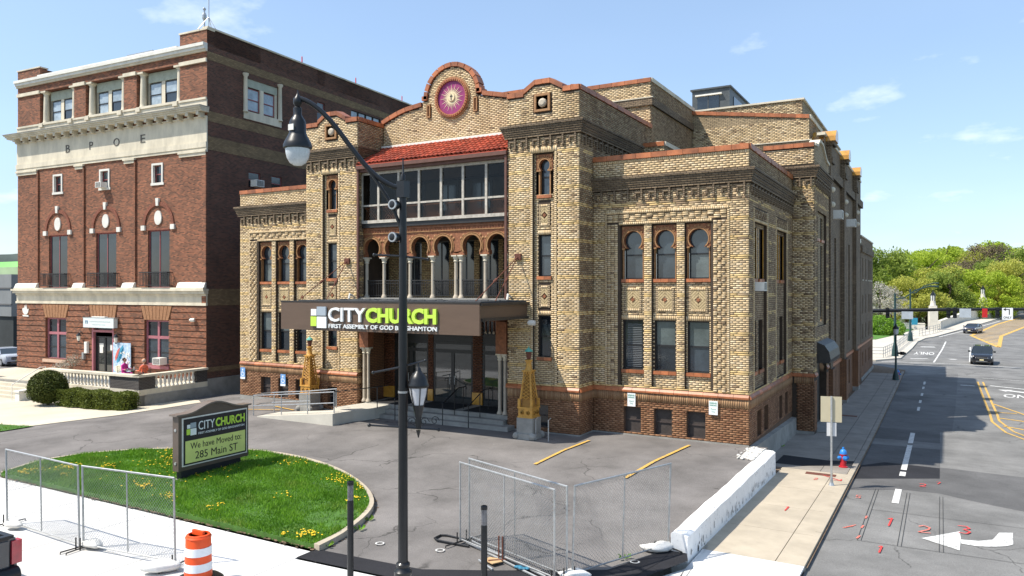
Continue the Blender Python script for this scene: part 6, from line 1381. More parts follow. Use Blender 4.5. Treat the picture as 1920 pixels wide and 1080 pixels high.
q=MB(); q.tube([(-16.45,-4.2,1.42),(-16.0,-3.2,1.45),(-15.75,-2.2,1.45),(-15.7,-1.5,1.45)],.022,DARKM,6); q.tube([(-15.75,-2.2,.5),(-15.75,-2.2,1.45)],.022,DARKM,6); add('dark_rail',q,rp)
def handrail(label,x):
    q=MB(); q.tube([(x,-2.2,.05),(x,-2.2,.95),(x,-2.1,1.0),(x,-1.0,1.5),(x,-.4,1.5),(x,-.35,1.4)],.022,BLACKP,6); q.tube([(x,-.6,.53),(x,-.6,1.5)],.02,BLACKP,6); q.tube([(x,-1.3,.3),(x,-1.3,1.36)],.02,BLACKP,6); q.ball((x,-2.2,.97),.04,BLACKP)
    o=add('step_handrail',q); o['label']=label; o['category']='handrail'; o['group']='black handrails on the porch steps'
handrail('black iron handrail on the porch steps left of the middle glass doors',-14.75); handrail('black iron handrail between the middle and right glass doors',-12.2); handrail('black iron handrail in front of the right glass door',-10.9)
# ======================= SIGNS ON THE CHURCH =======================
def wall_sign(label,u,z,w_,h,col,kind,group):
    t=thing('parking_sign',label,'sign',(u,-.05,z),0,group); q=MB(); q.box(-w_/2,w_/2,-.05,-.03,-h/2,h/2,col); add('plate',q,t); q=MB(); wf=W((0,-.05,0),(1,0,0),(0,-1,0)); GN=M('sign_green',(.05,.28,.18),.5,.05,2); BL_=M('sign_blue',(.04,.16,.50),.5,.05,2)
    if kind==0:
        text_mesh(q,wf,'RESERVED',-w_*.42,w_*.42,h*.28,h*.4,0,.004,GN,.02); text_mesh(q,wf,'PARKING',-w_*.4,w_*.4,h*.12,h*.24,0,.004,GN,.02); text_mesh(q,wf,'Church',-w_*.3,w_*.3,-h*.16,-h*.03,0,.004,GN); text_mesh(q,wf,'Only',-w_*.2,w_*.2,-h*.36,-h*.22,0,.004,GN)
    else:
        WH=MATS['sign_white']; q.wbox(wf,-w_*.5,w_*.5,-h*.5,-h*.32,0,.003,WH); q.lathe([(.05,0),(.03,-.01)],(0.0,-.052,h*.3),WH,8,axis='y'); ring(q,wf,-.0,-.02,.10,.135,0,0,.004,WH,14,math.radians(120),math.radians(380)); q.wbox(wf,-.02,.02,-.0,h*.24,0,.004,WH); q.wbox(wf,.02,.1,-.0,.03,0,.004,WH)
    add('sign_print',q,t)
wall_sign('white and green parking sign above the leftmost right wing basement window',-4.55,1.42,.33,.52,MATS['sign_white'],0,'parking signs on the church')
wall_sign('white and green parking sign near the right corner of the church front',-1.30,1.35,.33,.52,MATS['sign_white'],0,'parking signs on the church')
BLS=M('sign_pale_blue',(.16,.33,.60),.5,.08,2)
wall_sign('blue accessible parking sign at the far left corner of the church',-26.9,1.25,.36,.62,BLS,1,'accessible parking signs')
wall_sign('blue accessible parking sign between the second and third basement windows',-23.85,1.05,.36,.62,BLS,1,'accessible parking signs')
ac_unit('white air conditioner in the first side window of the right wing',(.0,1.15,5.75),math.pi/2,.8)
ac_unit('white air conditioner high on the nave wall, nearer the street corner',(.85,17.3,9.75),math.pi/2,1.15); ac_unit('white air conditioner high on the nave wall, second one further back',(.85,24.7,9.85),math.pi/2,1.15)
# ======================= WHITE RETAINING WALL =======================
WW=M('flaking_white_paint',(.80,.79,.77),.8,.08,3,.5,12)
def flaky():
    m=WW; n=m.node_tree.nodes; l=m.node_tree.links; b=n['Principled BSDF']; src=b.inputs['Base Color'].links[0].from_socket
    g=n.new('ShaderNodeNewGeometry'); mp=n.new('ShaderNodeMapping'); mp.inputs['Scale'].default_value=(2.2,2.2,.8); l.new(g.outputs['Position'],mp.inputs[0]); z=n.new('ShaderNodeTexNoise'); z.inputs['Scale'].default_value=4.5; z.inputs['Detail'].default_value=9; z.inputs['Roughness'].default_value=.75; l.new(mp.outputs[0],z.inputs['Vector'])
    r=n.new('ShaderNodeValToRGB'); r.color_ramp.elements[0].position=.60; r.color_ramp.elements[1].position=.63; l.new(z.outputs['Fac'],r.inputs[0]); x=n.new('ShaderNodeMixRGB'); l.new(r.outputs[0],x.inputs[0]); l.new(src,x.inputs[1]); x.inputs[2].default_value=(.12,.10,.085,1); l.new(x.outputs[0],b.inputs['Base Color'])
flaky()
wl=thing('retaining_wall','low flaking white painted wall between the car park and the tan pavement','wall')
q=MB(); n=18; rg=random.Random(2)
for k in range(n):
    y0=-11.15+k*10.75/n; y1=-11.15+(k+1)*10.75/n; j=lambda y: .07-.004*(y+11)+.012*math.sin(y*3.7)+.01*math.sin(y*9.1)
    q.raw([(.60,y0,-.9),(1.01,y0,-1),(1.01,y1,-1),(.60,y1,-.9),(.60,y0,j(y0)-.02),(.68,y0,j(y0)+.01),(.92,y0,j(y0)),(1.0,y0,j(y0)-.05),(.60,y1,j(y1)-.02),(.68,y1,j(y1)+.01),(.92,y1,j(y1)),(1.0,y1,j(y1)-.05)],
      [(1,2,11,7),(3,0,4,8),(4,5,9,8)[::-1],(5,6,10,9)[::-1],(6,7,11,10)[::-1]][::1],WW)
q.raw([(.60,-11.15,-.9),(1.01,-11.15,-1),(1.0,-11.15,.02),(.92,-11.15,.07),(.68,-11.15,.08),(.60,-11.15,.05)],[(0,1,2,3,4,5)],WW)
q.raw([(.60,-.4,-.9),(1.01,-.4,-1),(1.0,-.4,-.02),(.92,-.4,.03),(.68,-.4,.04),(.60,-.4,.01)],[(5,4,3,2,1,0)],WW)
add('wall_body',q,wl)
q=MB(); RUB=M('broken_concrete',(.55,.53,.49),.95,.3,6,.8,25); q.hexa([(.05,-1.9,-.1),(.62,-2.3,-.1),(.62,-.35,-.1),(.05,-.1,-.1),(.1,-1.7,.03),(.62,-2.2,.05),(.62,-.38,.06),(.1,-.12,.03)],RUB)
for i in range(60):
    x,y=rg.uniform(.0,.62),rg.uniform(-2.3,-.2); s=rg.uniform(.02,.08); q.ball((x,y,.04),s,RUB,5,3,(1,1.2,.6))
add('broken_end',q,wl)
q=MB()
for k in range(70):
    y=rg.uniform(-11,-.6); z0=zs(1,y)+rg.uniform(.02,.3)**1.2; hh_=rg.uniform(.03,.2); w_=rg.uniform(.008,.03); q.poly([(1.012,y-w_,z0),(1.012,y+w_*.6,z0),(1.012,y+w_,z0+hh_),(1.012,y-w_*.4,z0+hh_*.8)],DARKM)
add('paint_chips',q,wl,kind='stuff')
# ======================= MONUMENT SIGN =======================
ms=thing('monument_sign','black arched-top church sign on the lawn reading We have Moved to 285 Main ST','sign')
sx0,sx1=-15.0,-14.72; y0,y1=-13.05,-10.3; zb1,zt=.0,1.86
BRZ=M('bronze_brown_metal',(.10,.075,.06),.38,.12,2); 
q=MB(); n=16; top=[]
for i in range(n+1):
    t=i/n; y=y0-.1+(y1-y0+.2)*t; s=max(0,min(1,(t-.12)/.76)); top.append((y,1.80+.27*(.5-.5*math.cos(2*math.pi*s))))
q.prism([(sx0,y0,.05),(sx0,y1,.05),(sx0,y1,1.8)]+[(sx0,y,z) for y,z in reversed(top[1:-1])]+[(sx0,y0,1.8)],(sx1-sx0,0,0),BRZ); add('cabinet',q,ms)
for (a,b) in zip(top[:-1],top[1:]): pass
q=MB(); 
for (a,b) in zip(top[:-1],top[1:]): q.hexa([(sx0-.05,a[0],a[1]),(sx1+.05,a[0],a[1]),(sx1+.05,b[0],b[1]),(sx0-.05,b[0],b[1]),(sx0-.05,a[0],a[1]+.05),(sx1+.05,a[0],a[1]+.05),(sx1+.05,b[0],b[1]+.05),(sx0-.05,b[0],b[1]+.05)],M('brown_cap_metal',(.16,.13,.11),.35,.1,2))
add('arched_cap',q,ms)
MF=sideR(sx1); q=MB(); SB=M('sign_black',(.018,.018,.024),.35,.2,3); SO=M('sign_olive_yellow',(.66,.70,.22),.55,.06,3)
q.wbox(MF,y0+.12,y1-.08,.18,1.72,0,.03,WHITEP); q.wbox(MF,y0+.16,y1-.12,.22,1.68,.03,.04,SB); q.wbox(MF,y0+.22,y1-.18,.27,.98,.04,.05,SO); add('sign_face',q,ms)
logo(MF,y0+.26,y0+.62,1.14,1.54,.045,.055,ms)
for s,a,b,c,d,m_,bo in (('CITY',y0+.70,y0+1.32,1.27,1.55,WHM,.0),('CHURCH',y0+1.36,y1-.2,1.27,1.56,LIM,.03),('FIRST ASSEMBLY OF GOD BINGHAMTON',y0+.70,y1-.22,1.13,1.20,WHM,.0),('We have Moved to:',y0+.4,y1-.35,.70,.90,SB,.0),('285 Main ST',y0+.58,y1-.5,.36,.60,SB,.0)):
    letters(MF,s,a,b,c,d,.048,.056,m_,bo,ms)
q=MB(); q.box(sx0+.03,sx1-.03,y0+.12,y1-.3,-.55,.05,SB); add('plinth',q,ms); q=MB(); q.box(sx0-.05,sx1+.1,y0+.05,y1-.25,-.6,-.22,CONC); add('footing',q,ms)
q=MB()
for z in (.3,1.35): q.lathe([(.05,0),(.05,-.02)],((sx0+sx1)/2,y0,z),GALV,8,axis='y')
add('bolt_cap',q,ms)
# ======================= TEMPORARY FENCE =======================
WIRE=M('fence_wire',(.40,.41,.41),.5,.15,8,metal=.5)
def panel(name,label,A,B,h=2.0,lean=(0,0),mat_=GALV,group=None,mid=True,extra=0):
    A=Vector((A[0],A[1],zl(*A) if A[0]<1.2 else zs(*A)));B=Vector((B[0],B[1],zl(*B))); A.z=max(A.z,-.5);B.z=max(B.z,-.5)
    t=thing('temporary_fence',label,'fence',(0,0,0),0,group); L_=(B-A).length; d=(B-A)/L_; up=Vector((lean[0],lean[1],h)); P=lambda u,v: A+d*u+up*(v/h)
    q=MB(); r=.024
    for u in (0.02,L_-.02): q.tube([P(u,.05),P(u,h)],r,GALV,6)
    q.tube([P(0,h),P(L_,h)],r,GALV,6); q.tube([P(0,.12),P(L_,.12)],r*.8,GALV,6)
    if mid: q.tube([P(L_/2,.12),P(L_/2,h)],r*.7,GALV,6)
    add('frame',q,t)
    q=MB(); s=.082; n=d.cross(up).normalized()*.0028; lo,hi=.14,h-.02; H_=hi-lo
    k=-int(H_/s)-1
    while k*s<L_:
        for sg in (1,-1):
            u0=k*s; u1=k*s+H_*.95; v0,v1=(lo,hi) if sg>0 else (hi,lo)
            a,b=0.0,1.0
            if u0<0: a=-u0/(u1-u0)
            if u1>L_: b=(L_-u0)/(u1-u0)
            if b>a:
                p=P(u0+(u1-u0)*a,v0+(v1-v0)*a); w_=P(u0+(u1-u0)*b,v0+(v1-v0)*b); dd=(w_-p).normalized().cross(n.normalized())*.0028
                q.poly([p-dd,w_-dd,w_+dd,p+dd],WIRE); 
                nn=n; q.poly([p-nn,w_-nn,w_+nn,p+nn],WIRE)
        k+=1
    add('chain_link_mesh',q,t,kind='stuff')
    for u in ((0.02,) if extra==1 else (0.02,L_-.02)):
        q=MB(); c=P(u,0); nn=Vector((-d.y,d.x,0))*.45; q.tube([c-nn-d*.0,c-nn+Vector((0,0,.05)),c+nn+Vector((0,0,.05)),c+nn],.018,DARKM,5); q.tube([c-nn*.2,c-nn*.2+Vector((0,0,.3))],.018,DARKM,5); add('fence_foot',q,t)
    return t
gL='chain-link panels on the left pavement'; gR='chain-link panels at the car park entrance'
panel('f','chain-link panel crossing the left edge of the view before the lawn',(-15.6,-17.62),(-12.02,-17.75),lean=(-.12,.03),group=gL)
panel('f','chain-link panel ending at the orange and white barrel',(-11.95,-17.72),(-8.95,-17.36),lean=(-.10,.03),group=gL)
panel('f','front one of two chain-link panels stood together left of the gap',(-4.15,-12.98),(-1.05,-13.95),group=gR)
panel('f','rear one of two chain-link panels stood together, its top rail higher',(-4.05,-12.72),(-.85,-13.75),h=2.04,group=gR)
panel('f','chain-link panel reaching the end of the white wall',(-.82,-13.62),(.52,-11.05),h=2.02,lean=(.05,.03),group=gR)
q=MB(); c=Vector((-4.7,-12.95,-.43))
q.tube([c+Vector(v) for v in ((.9,-.15,0),(0,-.2,.02),(-.15,-.1,.02),(-.15,.15,.02),(0,.22,.02),(1.0,.2,0))],.03,BLACKP,6); o=add('fence_base_hoop',q); o['label']='black bent-pipe fence foot lying flat left of the double chain-link panels'; o['category']='fence foot'
t=thing('loose_pipes','grey steel pipes lying along the foot of the double fence panels','pipes'); 
for a,b,m_ in (((-4.0,-12.9,-.42),(-1.2,-14.1,-.44),GALV),((-3.9,-12.8,-.40),(-1.3,-13.9,-.42),GALV),((-3.1,-13.75,-.43),(-2.55,-14.05,-.45),GALV),((-2.85,-13.75,-.4),(-2.55,-13.45,-.42),RUST)): q=MB(); q.tube([a,b],.028,m_,6); add('pipe',q,t)
q=MB(); 
for x in (-2.72,-2.62): q.tube([(x,-13.5,-.45),(x,-13.5,.12)],.02,RUST,6)
add('rusty_rod',q,t)
q=MB(); q.prism([(-3.0,-13.72,-.42),(-2.68,-13.85,-.42),(-2.55,-13.62,-.42),(-2.72,-13.5,-.42),(-2.95,-13.52,-.42)],(0,0,.02),M('plywood',(.50,.33,.17),.8,.15,6)); o=add('plywood_scrap',q); o['label']='small tan plywood scrap on the asphalt under the fence'; o['category']='wood scrap'
q=MB(); 
for i in range(5): q.ball((-2.1+i*.06,-13.75+.03*math.sin(i*2),-.4),.06,M('blue_tarp',(.03,.17,.27),.6,.3,8),7,5,(1.2,1,.5))
o=add('blue_rag',q); o['label']='crumpled blue rag caught on the pipes under the fence'; o['category']='rag'
BAG=M('white_sandbag',(.66,.65,.62),.9,.12,6,.8,22)
def bag(label,x,y,z,s,rz):
    me=MB().ball((0,0,0),1,BAG,18,12).mesh('sandbag',True)
    for v in me.vertices:
        p=v.co; f=1+.08*math.sin(p.x*5+p.y*3)+.06*math.sin(p.y*9+p.z*4); e=1-.35*abs(p.x)**3; v.co=Vector((p.x*.36*f,p.y*.2*f*e,p.z*.11*f*(1-.3*abs(p.x)**2)))
    o=bpy.data.objects.new('sandbag',me); COL.objects.link(o); o.location=(x,y,z+.1); o.rotation_euler=(0,.05,rz); o.scale=(s,s,s); o['label']=label; o['category']='sandbag'; o['group']='white sandbags on the fence feet'
bag('white sandbag on the fence foot at the left edge by the pickup truck',-15.0,-17.75,-.46,.8,.3); bag('white sandbag at the joint of the two left fence panels',-11.75,-17.6,-.46,.9,.1); bag('white sandbag between the fence end and the orange barrel',-8.95,-17.72,-.46,1.2,.9)
bag('white sandbag at the foot of the gap between the right fence panels',-.72,-13.6,-.46,1.0,.5); bag('white sandbag against the end of the white wall',.45,-11.25,-.36,1.0,1.2); bag('small white sandbag tucked below the last fence post',.25,-11.4,-.38,.8,.2)
t=thing('traffic_barrel','orange and white striped traffic barrel on a black rubber base','barrel',(-7.72,-17.72,-.47)); ORG=M('barrel_orange',(.78,.085,.015),.45,.08,4); RFW=M('reflective_white',(.78,.79,.80),.4,.05,4)
q=MB(); q.lathe([(.52,0),(.52,.04),(.44,.10),(.33,.12)],(0,0,0),BLACKP,24); add('rubber_base',q,t,True)
q=MB(); q.lathe([(.285,.1),(.285,.27)],(0,0,0),ORG,24); q.lathe([(.275,.44),(.27,.60)],(0,0,0),ORG,24); q.lathe([(.262,.77),(.258,.96),(.24,1.02),(.20,1.03),(.20,1.0)],(0,0,0),ORG,24); q.box(-.17,.17,-.03,.03,1.0,1.10,ORG); q.lathe([(.25,.95),(.27,.97),(.25,1.0)],(0,0,0),ORG,24); add('barrel_body',q,t,True)
for a,b in ((.27,.44),(.60,.77)): q=MB(); q.lathe([(.292-.02*a,a),(.29-.02*b,b)],(0,0,0),RFW,24); add('reflective_stripe',q,t,True)
# ======================= STREET LAMP (near) =======================
CXv=Vector((.8686,.4955,0))  # across the view
PB=Vector((-3.27,-16.35,-.5))
sl_=thing('street_lamp','tall black street lamp with curved arm and bell lantern before the canopy','street lamp',PB)
q=MB(); n=24
def flute(z0,z1,r0,r1):
    ring_=[]
    for z,r in ((z0,r0),(z1,r1)): ring_.append([(r*(1-.05*(i%2))*math.cos(2*math.pi*i/n),r*(1-.05*(i%2))*math.sin(2*math.pi*i/n),z) for i in range(n)])
    vs=ring_[0]+ring_[1]; q.raw(vs,[(i,(i+1)%n,n+(i+1)%n,n+i) for i in range(n)],BLACKP)
q.lathe([(.28,0),(.28,.1),(.22,.2),(.18,.48),(.15,.52),(.18,.56),(.18,.64),(.14,.68),(.125,.72),(.14,.75),(.14,.79),(.11,.82)],(0,0,0),BLACKP,24); flute(.82,4.9,.100,.088); q.lathe([(.1,4.22),(.1,4.26)],(0,0,0),GALV,20); q.lathe([(.092,4.9),(.092,4.95),(.07,8.2)],(0,0,0),BLACKP,20); q.box(-.095,.095,-.095,.095,8.15,8.48,BLACKP); q.lathe([(.05,8.5),(.05,8.6),(.02,8.65),(.012,8.95)],(0,0,0),BLACKP,10); add('post',q,sl_,True)
AD=-CXv
q=MB(); pts=[]
P0=Vector((0,0,8.33));P1=P0+AD*.9+Vector((0,0,.12));P2=AD*1.25+Vector((0,0,9.9));P3=AD*2.08+Vector((0,0,10.15))
for i in range(25):
    t=i/24; pts.append(P0*(1-t)**3+P1*3*t*(1-t)**2+P2*3*t*t*(1-t)+P3*t**3)
q.tube(pts,.05,BLACKP,10); P0=Vector((0,0,7.35));P1=AD*.12+Vector((0,0,7.9));P2=AD*.4+Vector((0,0,8.35));P3=pts[11]
q.tube([P0*(1-t)**3+P1*3*t*(1-t)**2+P2*3*t*t*(1-t)+P3*t**3 for t in [i/12 for i in range(13)]],.035,BLACKP,8); add('curved_arm',q,sl_,True)
for z in (7.35,8.0):
    q=MB(); q.lathe([(.05,-.1),(.095,-.08),(.095,.06),(.06,.08)],Vector((-.1,-.14,z)),BLACKP,14,axis='y'); q.lathe([(.1,-.07),(.1,-.04)],Vector((-.1,-.16,z)),GALV,14,axis='y'); add('clamp_ring',q,sl_,True)
LP_=AD*2.12; q=MB(); z=8.86
q.lathe([(.01,10.32-z),(.015,10.25-z),(.04,10.2-z),(.085,10.14-z),(.09,10.05-z),(.05,9.98-z),(.085,9.95-z),(.08,9.82-z),(.10,9.78-z),(.14,9.72-z),(.165,9.66-z),(.17,9.45-z),(.19,9.40-z),(.26,9.27-z),(.285,9.2-z),(.285,9.15-z),(.25,9.13-z)][::-1],LP_+Vector((0,0,z)),BLACKP,28); add('bell_housing',q,sl_,True)
q=MB(); q.lathe([(.01,8.79),(.08,8.80),(.16,8.85),(.215,8.95),(.24,9.06),(.245,9.14)],LP_,M('prismatic_globe',(.52,.56,.58),.12,.12,30,.3,90,spec=.8),24); add('glass_globe',q,sl_,True)
q=MB(); q.box(LP_.x-.07,LP_.x+.07,LP_.y-.19,LP_.y-.17,9.48,9.6,WHITEP); add('white_label',q,sl_)
for z,l0,l1,dz0,dz1 in ((6.97,.58,.50,.03,-.06),(4.75,.60,.45,-.12,.12)):
    q=MB(); q.tube([AD*l0+Vector((0,0,z+dz0)),Vector((0,0,z)),-AD*l1+Vector((0,0,z+dz1))],.02,BLACKP,8); q.ball(AD*l0+Vector((0,0,z+dz0)),.035,BLACKP); q.ball(-AD*l1+Vector((0,0,z+dz1)),.035,BLACKP); add('banner_arm',q,sl_,True)
q=MB(); zz=3.52; q.tube([AD*.68+Vector((0,0,zz+.05)),-AD*.72+Vector((0,0,zz-.04))],.02,BLACKP,8)
for s in (-.68,.72): q.ball(-AD*s*1.0+Vector((0,0,zz+(.05 if s<0 else -.04))),.04,BLACKP)
for s in (1,-1):
    c0=-AD*(.31+s*.12)+Vector((0,0,zz+.08)); q.tube([c0+(-AD)*s*(.1*(1-k/10))*math.cos(k*.9)+Vector((0,0,.1*(1-k/12)*math.sin(k*.9)+.04)) for k in range(10)],.009,BLACKP,5)
c0=-AD*.64+Vector((0,0,zz+.14)); q.tube([c0+(-AD)*(.09*(1-k/12))*math.cos(k*.8)+Vector((0,0,.1*(1-k/14)*math.sin(k*.8))) for k in range(10)],.009,BLACKP,5)
q.lathe([(.01,-.2),(.03,-.12),(.05,-.05)],-AD*.31+Vector((0,0,zz)),BLACKP,8); add('scroll_bracket',q,sl_,True)
LA=-AD*.31
q=MB(); q.lathe([(.05,3.5),(.06,3.6),(.055,3.7),(.075,3.78),(.12,3.98)],LA,BLACKP,14); q.lathe([(.20,4.33),(.215,4.36),(.215,4.39),(.195,4.43),(.185,4.49),(.15,4.57),(.08,4.64),(.055,4.67),(.05,4.71),(.02,4.74),(.012,4.83)],LA,BLACKP,16)
for k in range(6):
    a=2*math.pi*k/6+.3; q.tube([LA+Vector((.12*math.cos(a),.12*math.sin(a),3.98)),LA+Vector((.18*math.cos(a),.18*math.sin(a),4.2)),LA+Vector((.2*math.cos(a),.2*math.sin(a),4.34))],.011,BLACKP,5)
add('lantern_frame',q,sl_,True); q=MB(); q.lathe([(.11,3.98),(.17,4.2),(.19,4.34)],LA,M('milky_lantern_panel',(.50,.50,.52),.25,.1,4),12); add('lantern_glass',q,sl_,True)
def bollard(label,x,y,h):
    t=thing('channelizer_post',label,'post',(x,y,-.5),0,'black plastic channelizer posts'); q=MB(); q.lathe([(.068,0),(.066,h-.45),(.062,h-.42)],(0,0,0),BLACKP,16); add('tube',q,t,True); q=MB(); q.lathe([(.063,h-.42),(.062,h-.1)],(0,0,0),M('clear_grey_wrap',(.10,.10,.11),.15,.5,10,spec=.9),16); q.lathe([(.07,h-.1),(.07,h-.03),(.05,h-.02),(.045,h-.06)],(0,0,0),BLACKP,16); add('post_top',q,t,True)
bollard('tall black post left of the street lamp against the kerb',-4.74,-16.26,2.26); bollard('black post right of the street lamp before the chain-link panels',-2.13,-15.09,1.82)
# ======================= SIGN POST, HYDRANTS =======================
t=thing('street_sign','back of a tan street sign over a small white one on a steel post','sign',(2.94,-1.14,zs(2.9,-1.14))); r=Matrix.Rotation(.35,3,'Z')
q=MB(); q.box(-.03,.03,-.02,.02,0,3.0,GALV); q.lathe([(.1,0),(.06,.1),(.04,.28)],(0,0,0),GALV,8); add('post',q,t)
q=MB(); q.wbox(W((0,0,0),(.97,.25,0),(.25,-.97,0)),-.33,.33,2.12,2.98,-.05,-.03,M('tan_sign_back',(.50,.44,.30),.6,.06,2)); add('large_plate',q,t)
q=MB(); q.wbox(W((0,0,0),(.97,.25,0),(.25,-.97,0)),-.14,.16,1.65,2.1,-.05,-.03,M('grey_sign_back',(.60,.60,.60),.4,.06,2)); add('small_plate',q,t)
def hydrant(label,x,y,z,cap,body,rz=0):
    t=thing('fire_hydrant',label,'fire hydrant',(x,y,z),rz,'fire hydrants'); q=MB(); q.lathe([(.16,0),(.16,.04),(.11,.05),(.11,.45),(.13,.46),(.13,.5)],(0,0,0),body,16); add('barrel',q,t,True)
    q=MB(); q.lathe([(.135,.5),(.13,.56),(.1,.64),(.04,.68),(.035,.75)],(0,0,0),cap,16); add('bonnet',q,t,True)
    for d in ((1,0),(-1,0),(0,-1)):
        q=MB(); a='x' if d[0] else 'y'; s=d[0] or d[1]; R_=.065 if d[0] else .085; q.lathe([(R_*.8,.09*s),(R_,.1*s),(R_,.19*s),(R_*.6,.2*s),(.02,.23*s)],(0,0,.36),cap,10,axis=a); add('nozzle_cap',q,t,True)
HB=M('hydrant_blue',(.03,.20,.55),.4,.1,5); HR=M('hydrant_red',(.45,.02,.03),.4,.15,5)
hydrant('blue-capped red fire hydrant on the near pavement behind the street sign',2.96,2.2,zs(2.9,2.2),HB,HR,.6)
hydrant('distant fire hydrant beside the lamp post at the far street corner',3.2,37.9,-1.2,HB,HR)
# ======================= FAR LAMPS, RAILS, BRIDGE =======================
DKG=M('dark_green_paint',(.02,.05,.05),.4,.2,4)
t=thing('lantern_post','black post-top lantern at the far street corner past the church','street lamp',(3.1,37.0,-1.2)); q=MB(); q.lathe([(.25,0),(.22,.3),(.14,.6),(.08,.8),(.06,3.4),(.09,3.5)],(0,0,0),DKG,10); add('post',q,t,True)
q=MB(); q.lathe([(.1,3.5),(.17,3.6),(.2,3.95)],(0,0,0),M('frosted_lens',(.6,.6,.58),.3,.1,3),8); add('lantern_glass',q,t); q=MB(); q.lathe([(.24,3.95),(.2,4.05),(.06,4.25),(.02,4.4)],(0,0,0),BLACKP,8); add('lantern_cap',q,t)
q=MB(); q.box(.1,.7,-.05,.05,2.0,2.15,BLACKP); q.lathe([(.16,1.95),(.16,2.2)],(.45,0,0),BLACKP,8); add('pedestrian_signal',q,t)
def cobra(label,x,y,z,h,arm,dx):
    t=thing('street_lamp',label,'street lamp',(x,y,z),0,'tall dark street lamps by the bridge'); q=MB(); q.lathe([(.35,0),(.3,.5),(.2,1.2),(.13,1.4),(.1,h)],(0,0,0),DKG,10); add('post',q,t,True)
    if arm: q=MB(); q.tube([(0,0,h-.6),(dx*.25,0,h-.5),(dx*.6,0,h+.35),(dx,0,h+.75)],.06,DKG,6); q.tube([(dx,0,h+.75),(dx*1.25,0,h+.72)],.09,DKG,6); add('curved_arm',q,t)
cobra('tall dark street lamp with curved arm on the far pavement corner',1.94,60.3,-1.2,6.6,True,3.2); cobra('dark street lamp further along the far pavement with a blue sign',2.65,83.0,-1.0,6.9,True,2.6)
q=MB(); q.box(2.8,3.5,82.9,83.0,1.2,2.1,M('cyan_blue_sign',(.02,.20,.30),.5,.1,2)); o=add('small_sign',q); o['label']='small blue sign on the second dark street lamp'; o['category']='sign'
rf=thing('pavement_railing','low grey pipe railing along the far curved pavement','railing'); P_=[(-3.5,57.0),(-1.5,56.9),(1.0,57.6),(1.45,64),(1.9,74),(2.45,83),(3.0,87.5)]; PP=[(3.5,91.3),(4.2,94.5),(5.2,98.3),(6.2,104)]
for seg in (P_,PP):
    for (a,b) in zip(seg[:-1],seg[1:]):
        k=max(1,round(math.dist(a,b)/1.6))
        for i in range(k):
            x=a[0]+(b[0]-a[0])*i/k; y=a[1]+(b[1]-a[1])*i/k; x2=a[0]+(b[0]-a[0])*(i+1)/k; y2=a[1]+(b[1]-a[1])*(i+1)/k; z=zw(x,y); z2=zw(x2,y2); q=MB(); q.tube([(x,y,z),(x,y,z+1.05)],.035,GALV,5)
            for h in (.4,.72,1.05): q.tube([(x,y,z+h),(x2,y2,z2+h)],.03,GALV,5)
            add('rail_bay',q,rf)
BRS=M('bridge_stone',(.62,.58,.50),.85,.1,1,.1,10)
def pyl(label,x,y,z,s):
    t=thing('bridge_pylon',label,'bridge pylon',(x,y,z),.25,'lantern pylons of the bridge'); q=MB(); q.box(-.6*s,.6*s,-.6*s,.6*s,-1.5,3.5*s,BRS); q.box(-.5*s,.5*s,-.5*s,.5*s,3.5*s,3.9*s,BRS); q.lathe([(.46*s,3.9*s),(.38*s,4.4*s),(.38*s,4.7*s)],(0,0,0),BRS,8); add('shaft',q,t)
    q=MB(); q.lathe([(.32*s,4.7*s),(.36*s,5.6*s)],(0,0,0),M('frosted_lens',(.6,.6,.58),.3,.1,3),6); add('lantern_glass',q,t); q=MB(); q.lathe([(.42*s,5.6*s),(.3*s,5.85*s),(.08*s,6.2*s),(.02,6.5*s)],(0,0,0),BLACKP,6)
    for k in range(6): a=2*math.pi*k/6; q.tube([(.33*s*math.cos(a),.33*s*math.sin(a),4.7*s),(.37*s*math.cos(a),.37*s*math.sin(a),5.6*s)],.04,BLACKP,4)
    add('lantern_frame',q,t)
pyl('pale stone bridge pylon with lantern nearest the church corner',5.06,105.4,-.4,.95); pyl('pale stone bridge pylon with lantern, middle of the three',13.05,139.7,.4,.98); pyl('pale stone bridge pylon with lantern farthest right',20.7,166,.9,1.0)
br=thing('bridge_parapet','solid pale stone bridge parapet rising between the lantern pylons','parapet')
for pts in ([(5.9,107.5,-.4,.75),(9.0,127,.1,1.4),(12.2,139,.4,2.2)],[(13.9,141,.4,2.2),(20,164,.9,2.7)],[(21.5,168,1,2.7),(29,200,2,4.0)],[(-22,104,-1,.45),(4.0,104.6,-.5,.45)]):
    for a,b in zip(pts[:-1],pts[1:]):
        q=MB(); A=Vector(a[:2]);B=Vector(b[:2]); n_=Vector((-(B-A).y,(B-A).x)).normalized()*.22
        q.hexa([(A.x-n_.x,A.y-n_.y,a[2]-2),(B.x-n_.x,B.y-n_.y,b[2]-2),(B.x+n_.x,B.y+n_.y,b[2]-2),(A.x+n_.x,A.y+n_.y,a[2]-2),(A.x-n_.x,A.y-n_.y,a[3]),(B.x-n_.x,B.y-n_.y,b[3]),(B.x+n_.x,B.y+n_.y,b[3]),(A.x+n_.x,A.y+n_.y,a[3])],BRS)
        n_*=1.3; q.hexa([(A.x-n_.x,A.y-n_.y,a[3]),(B.x-n_.x,B.y-n_.y,b[3]),(B.x+n_.x,B.y+n_.y,b[3]),(A.x+n_.x,A.y+n_.y,a[3]),(A.x-n_.x,A.y-n_.y,a[3]+.15),(B.x-n_.x,B.y-n_.y,b[3]+.15),(B.x+n_.x,B.y+n_.y,b[3]+.15),(A.x+n_.x,A.y+n_.y,a[3]+.15)],BRS); add('parapet_wall',q,br)
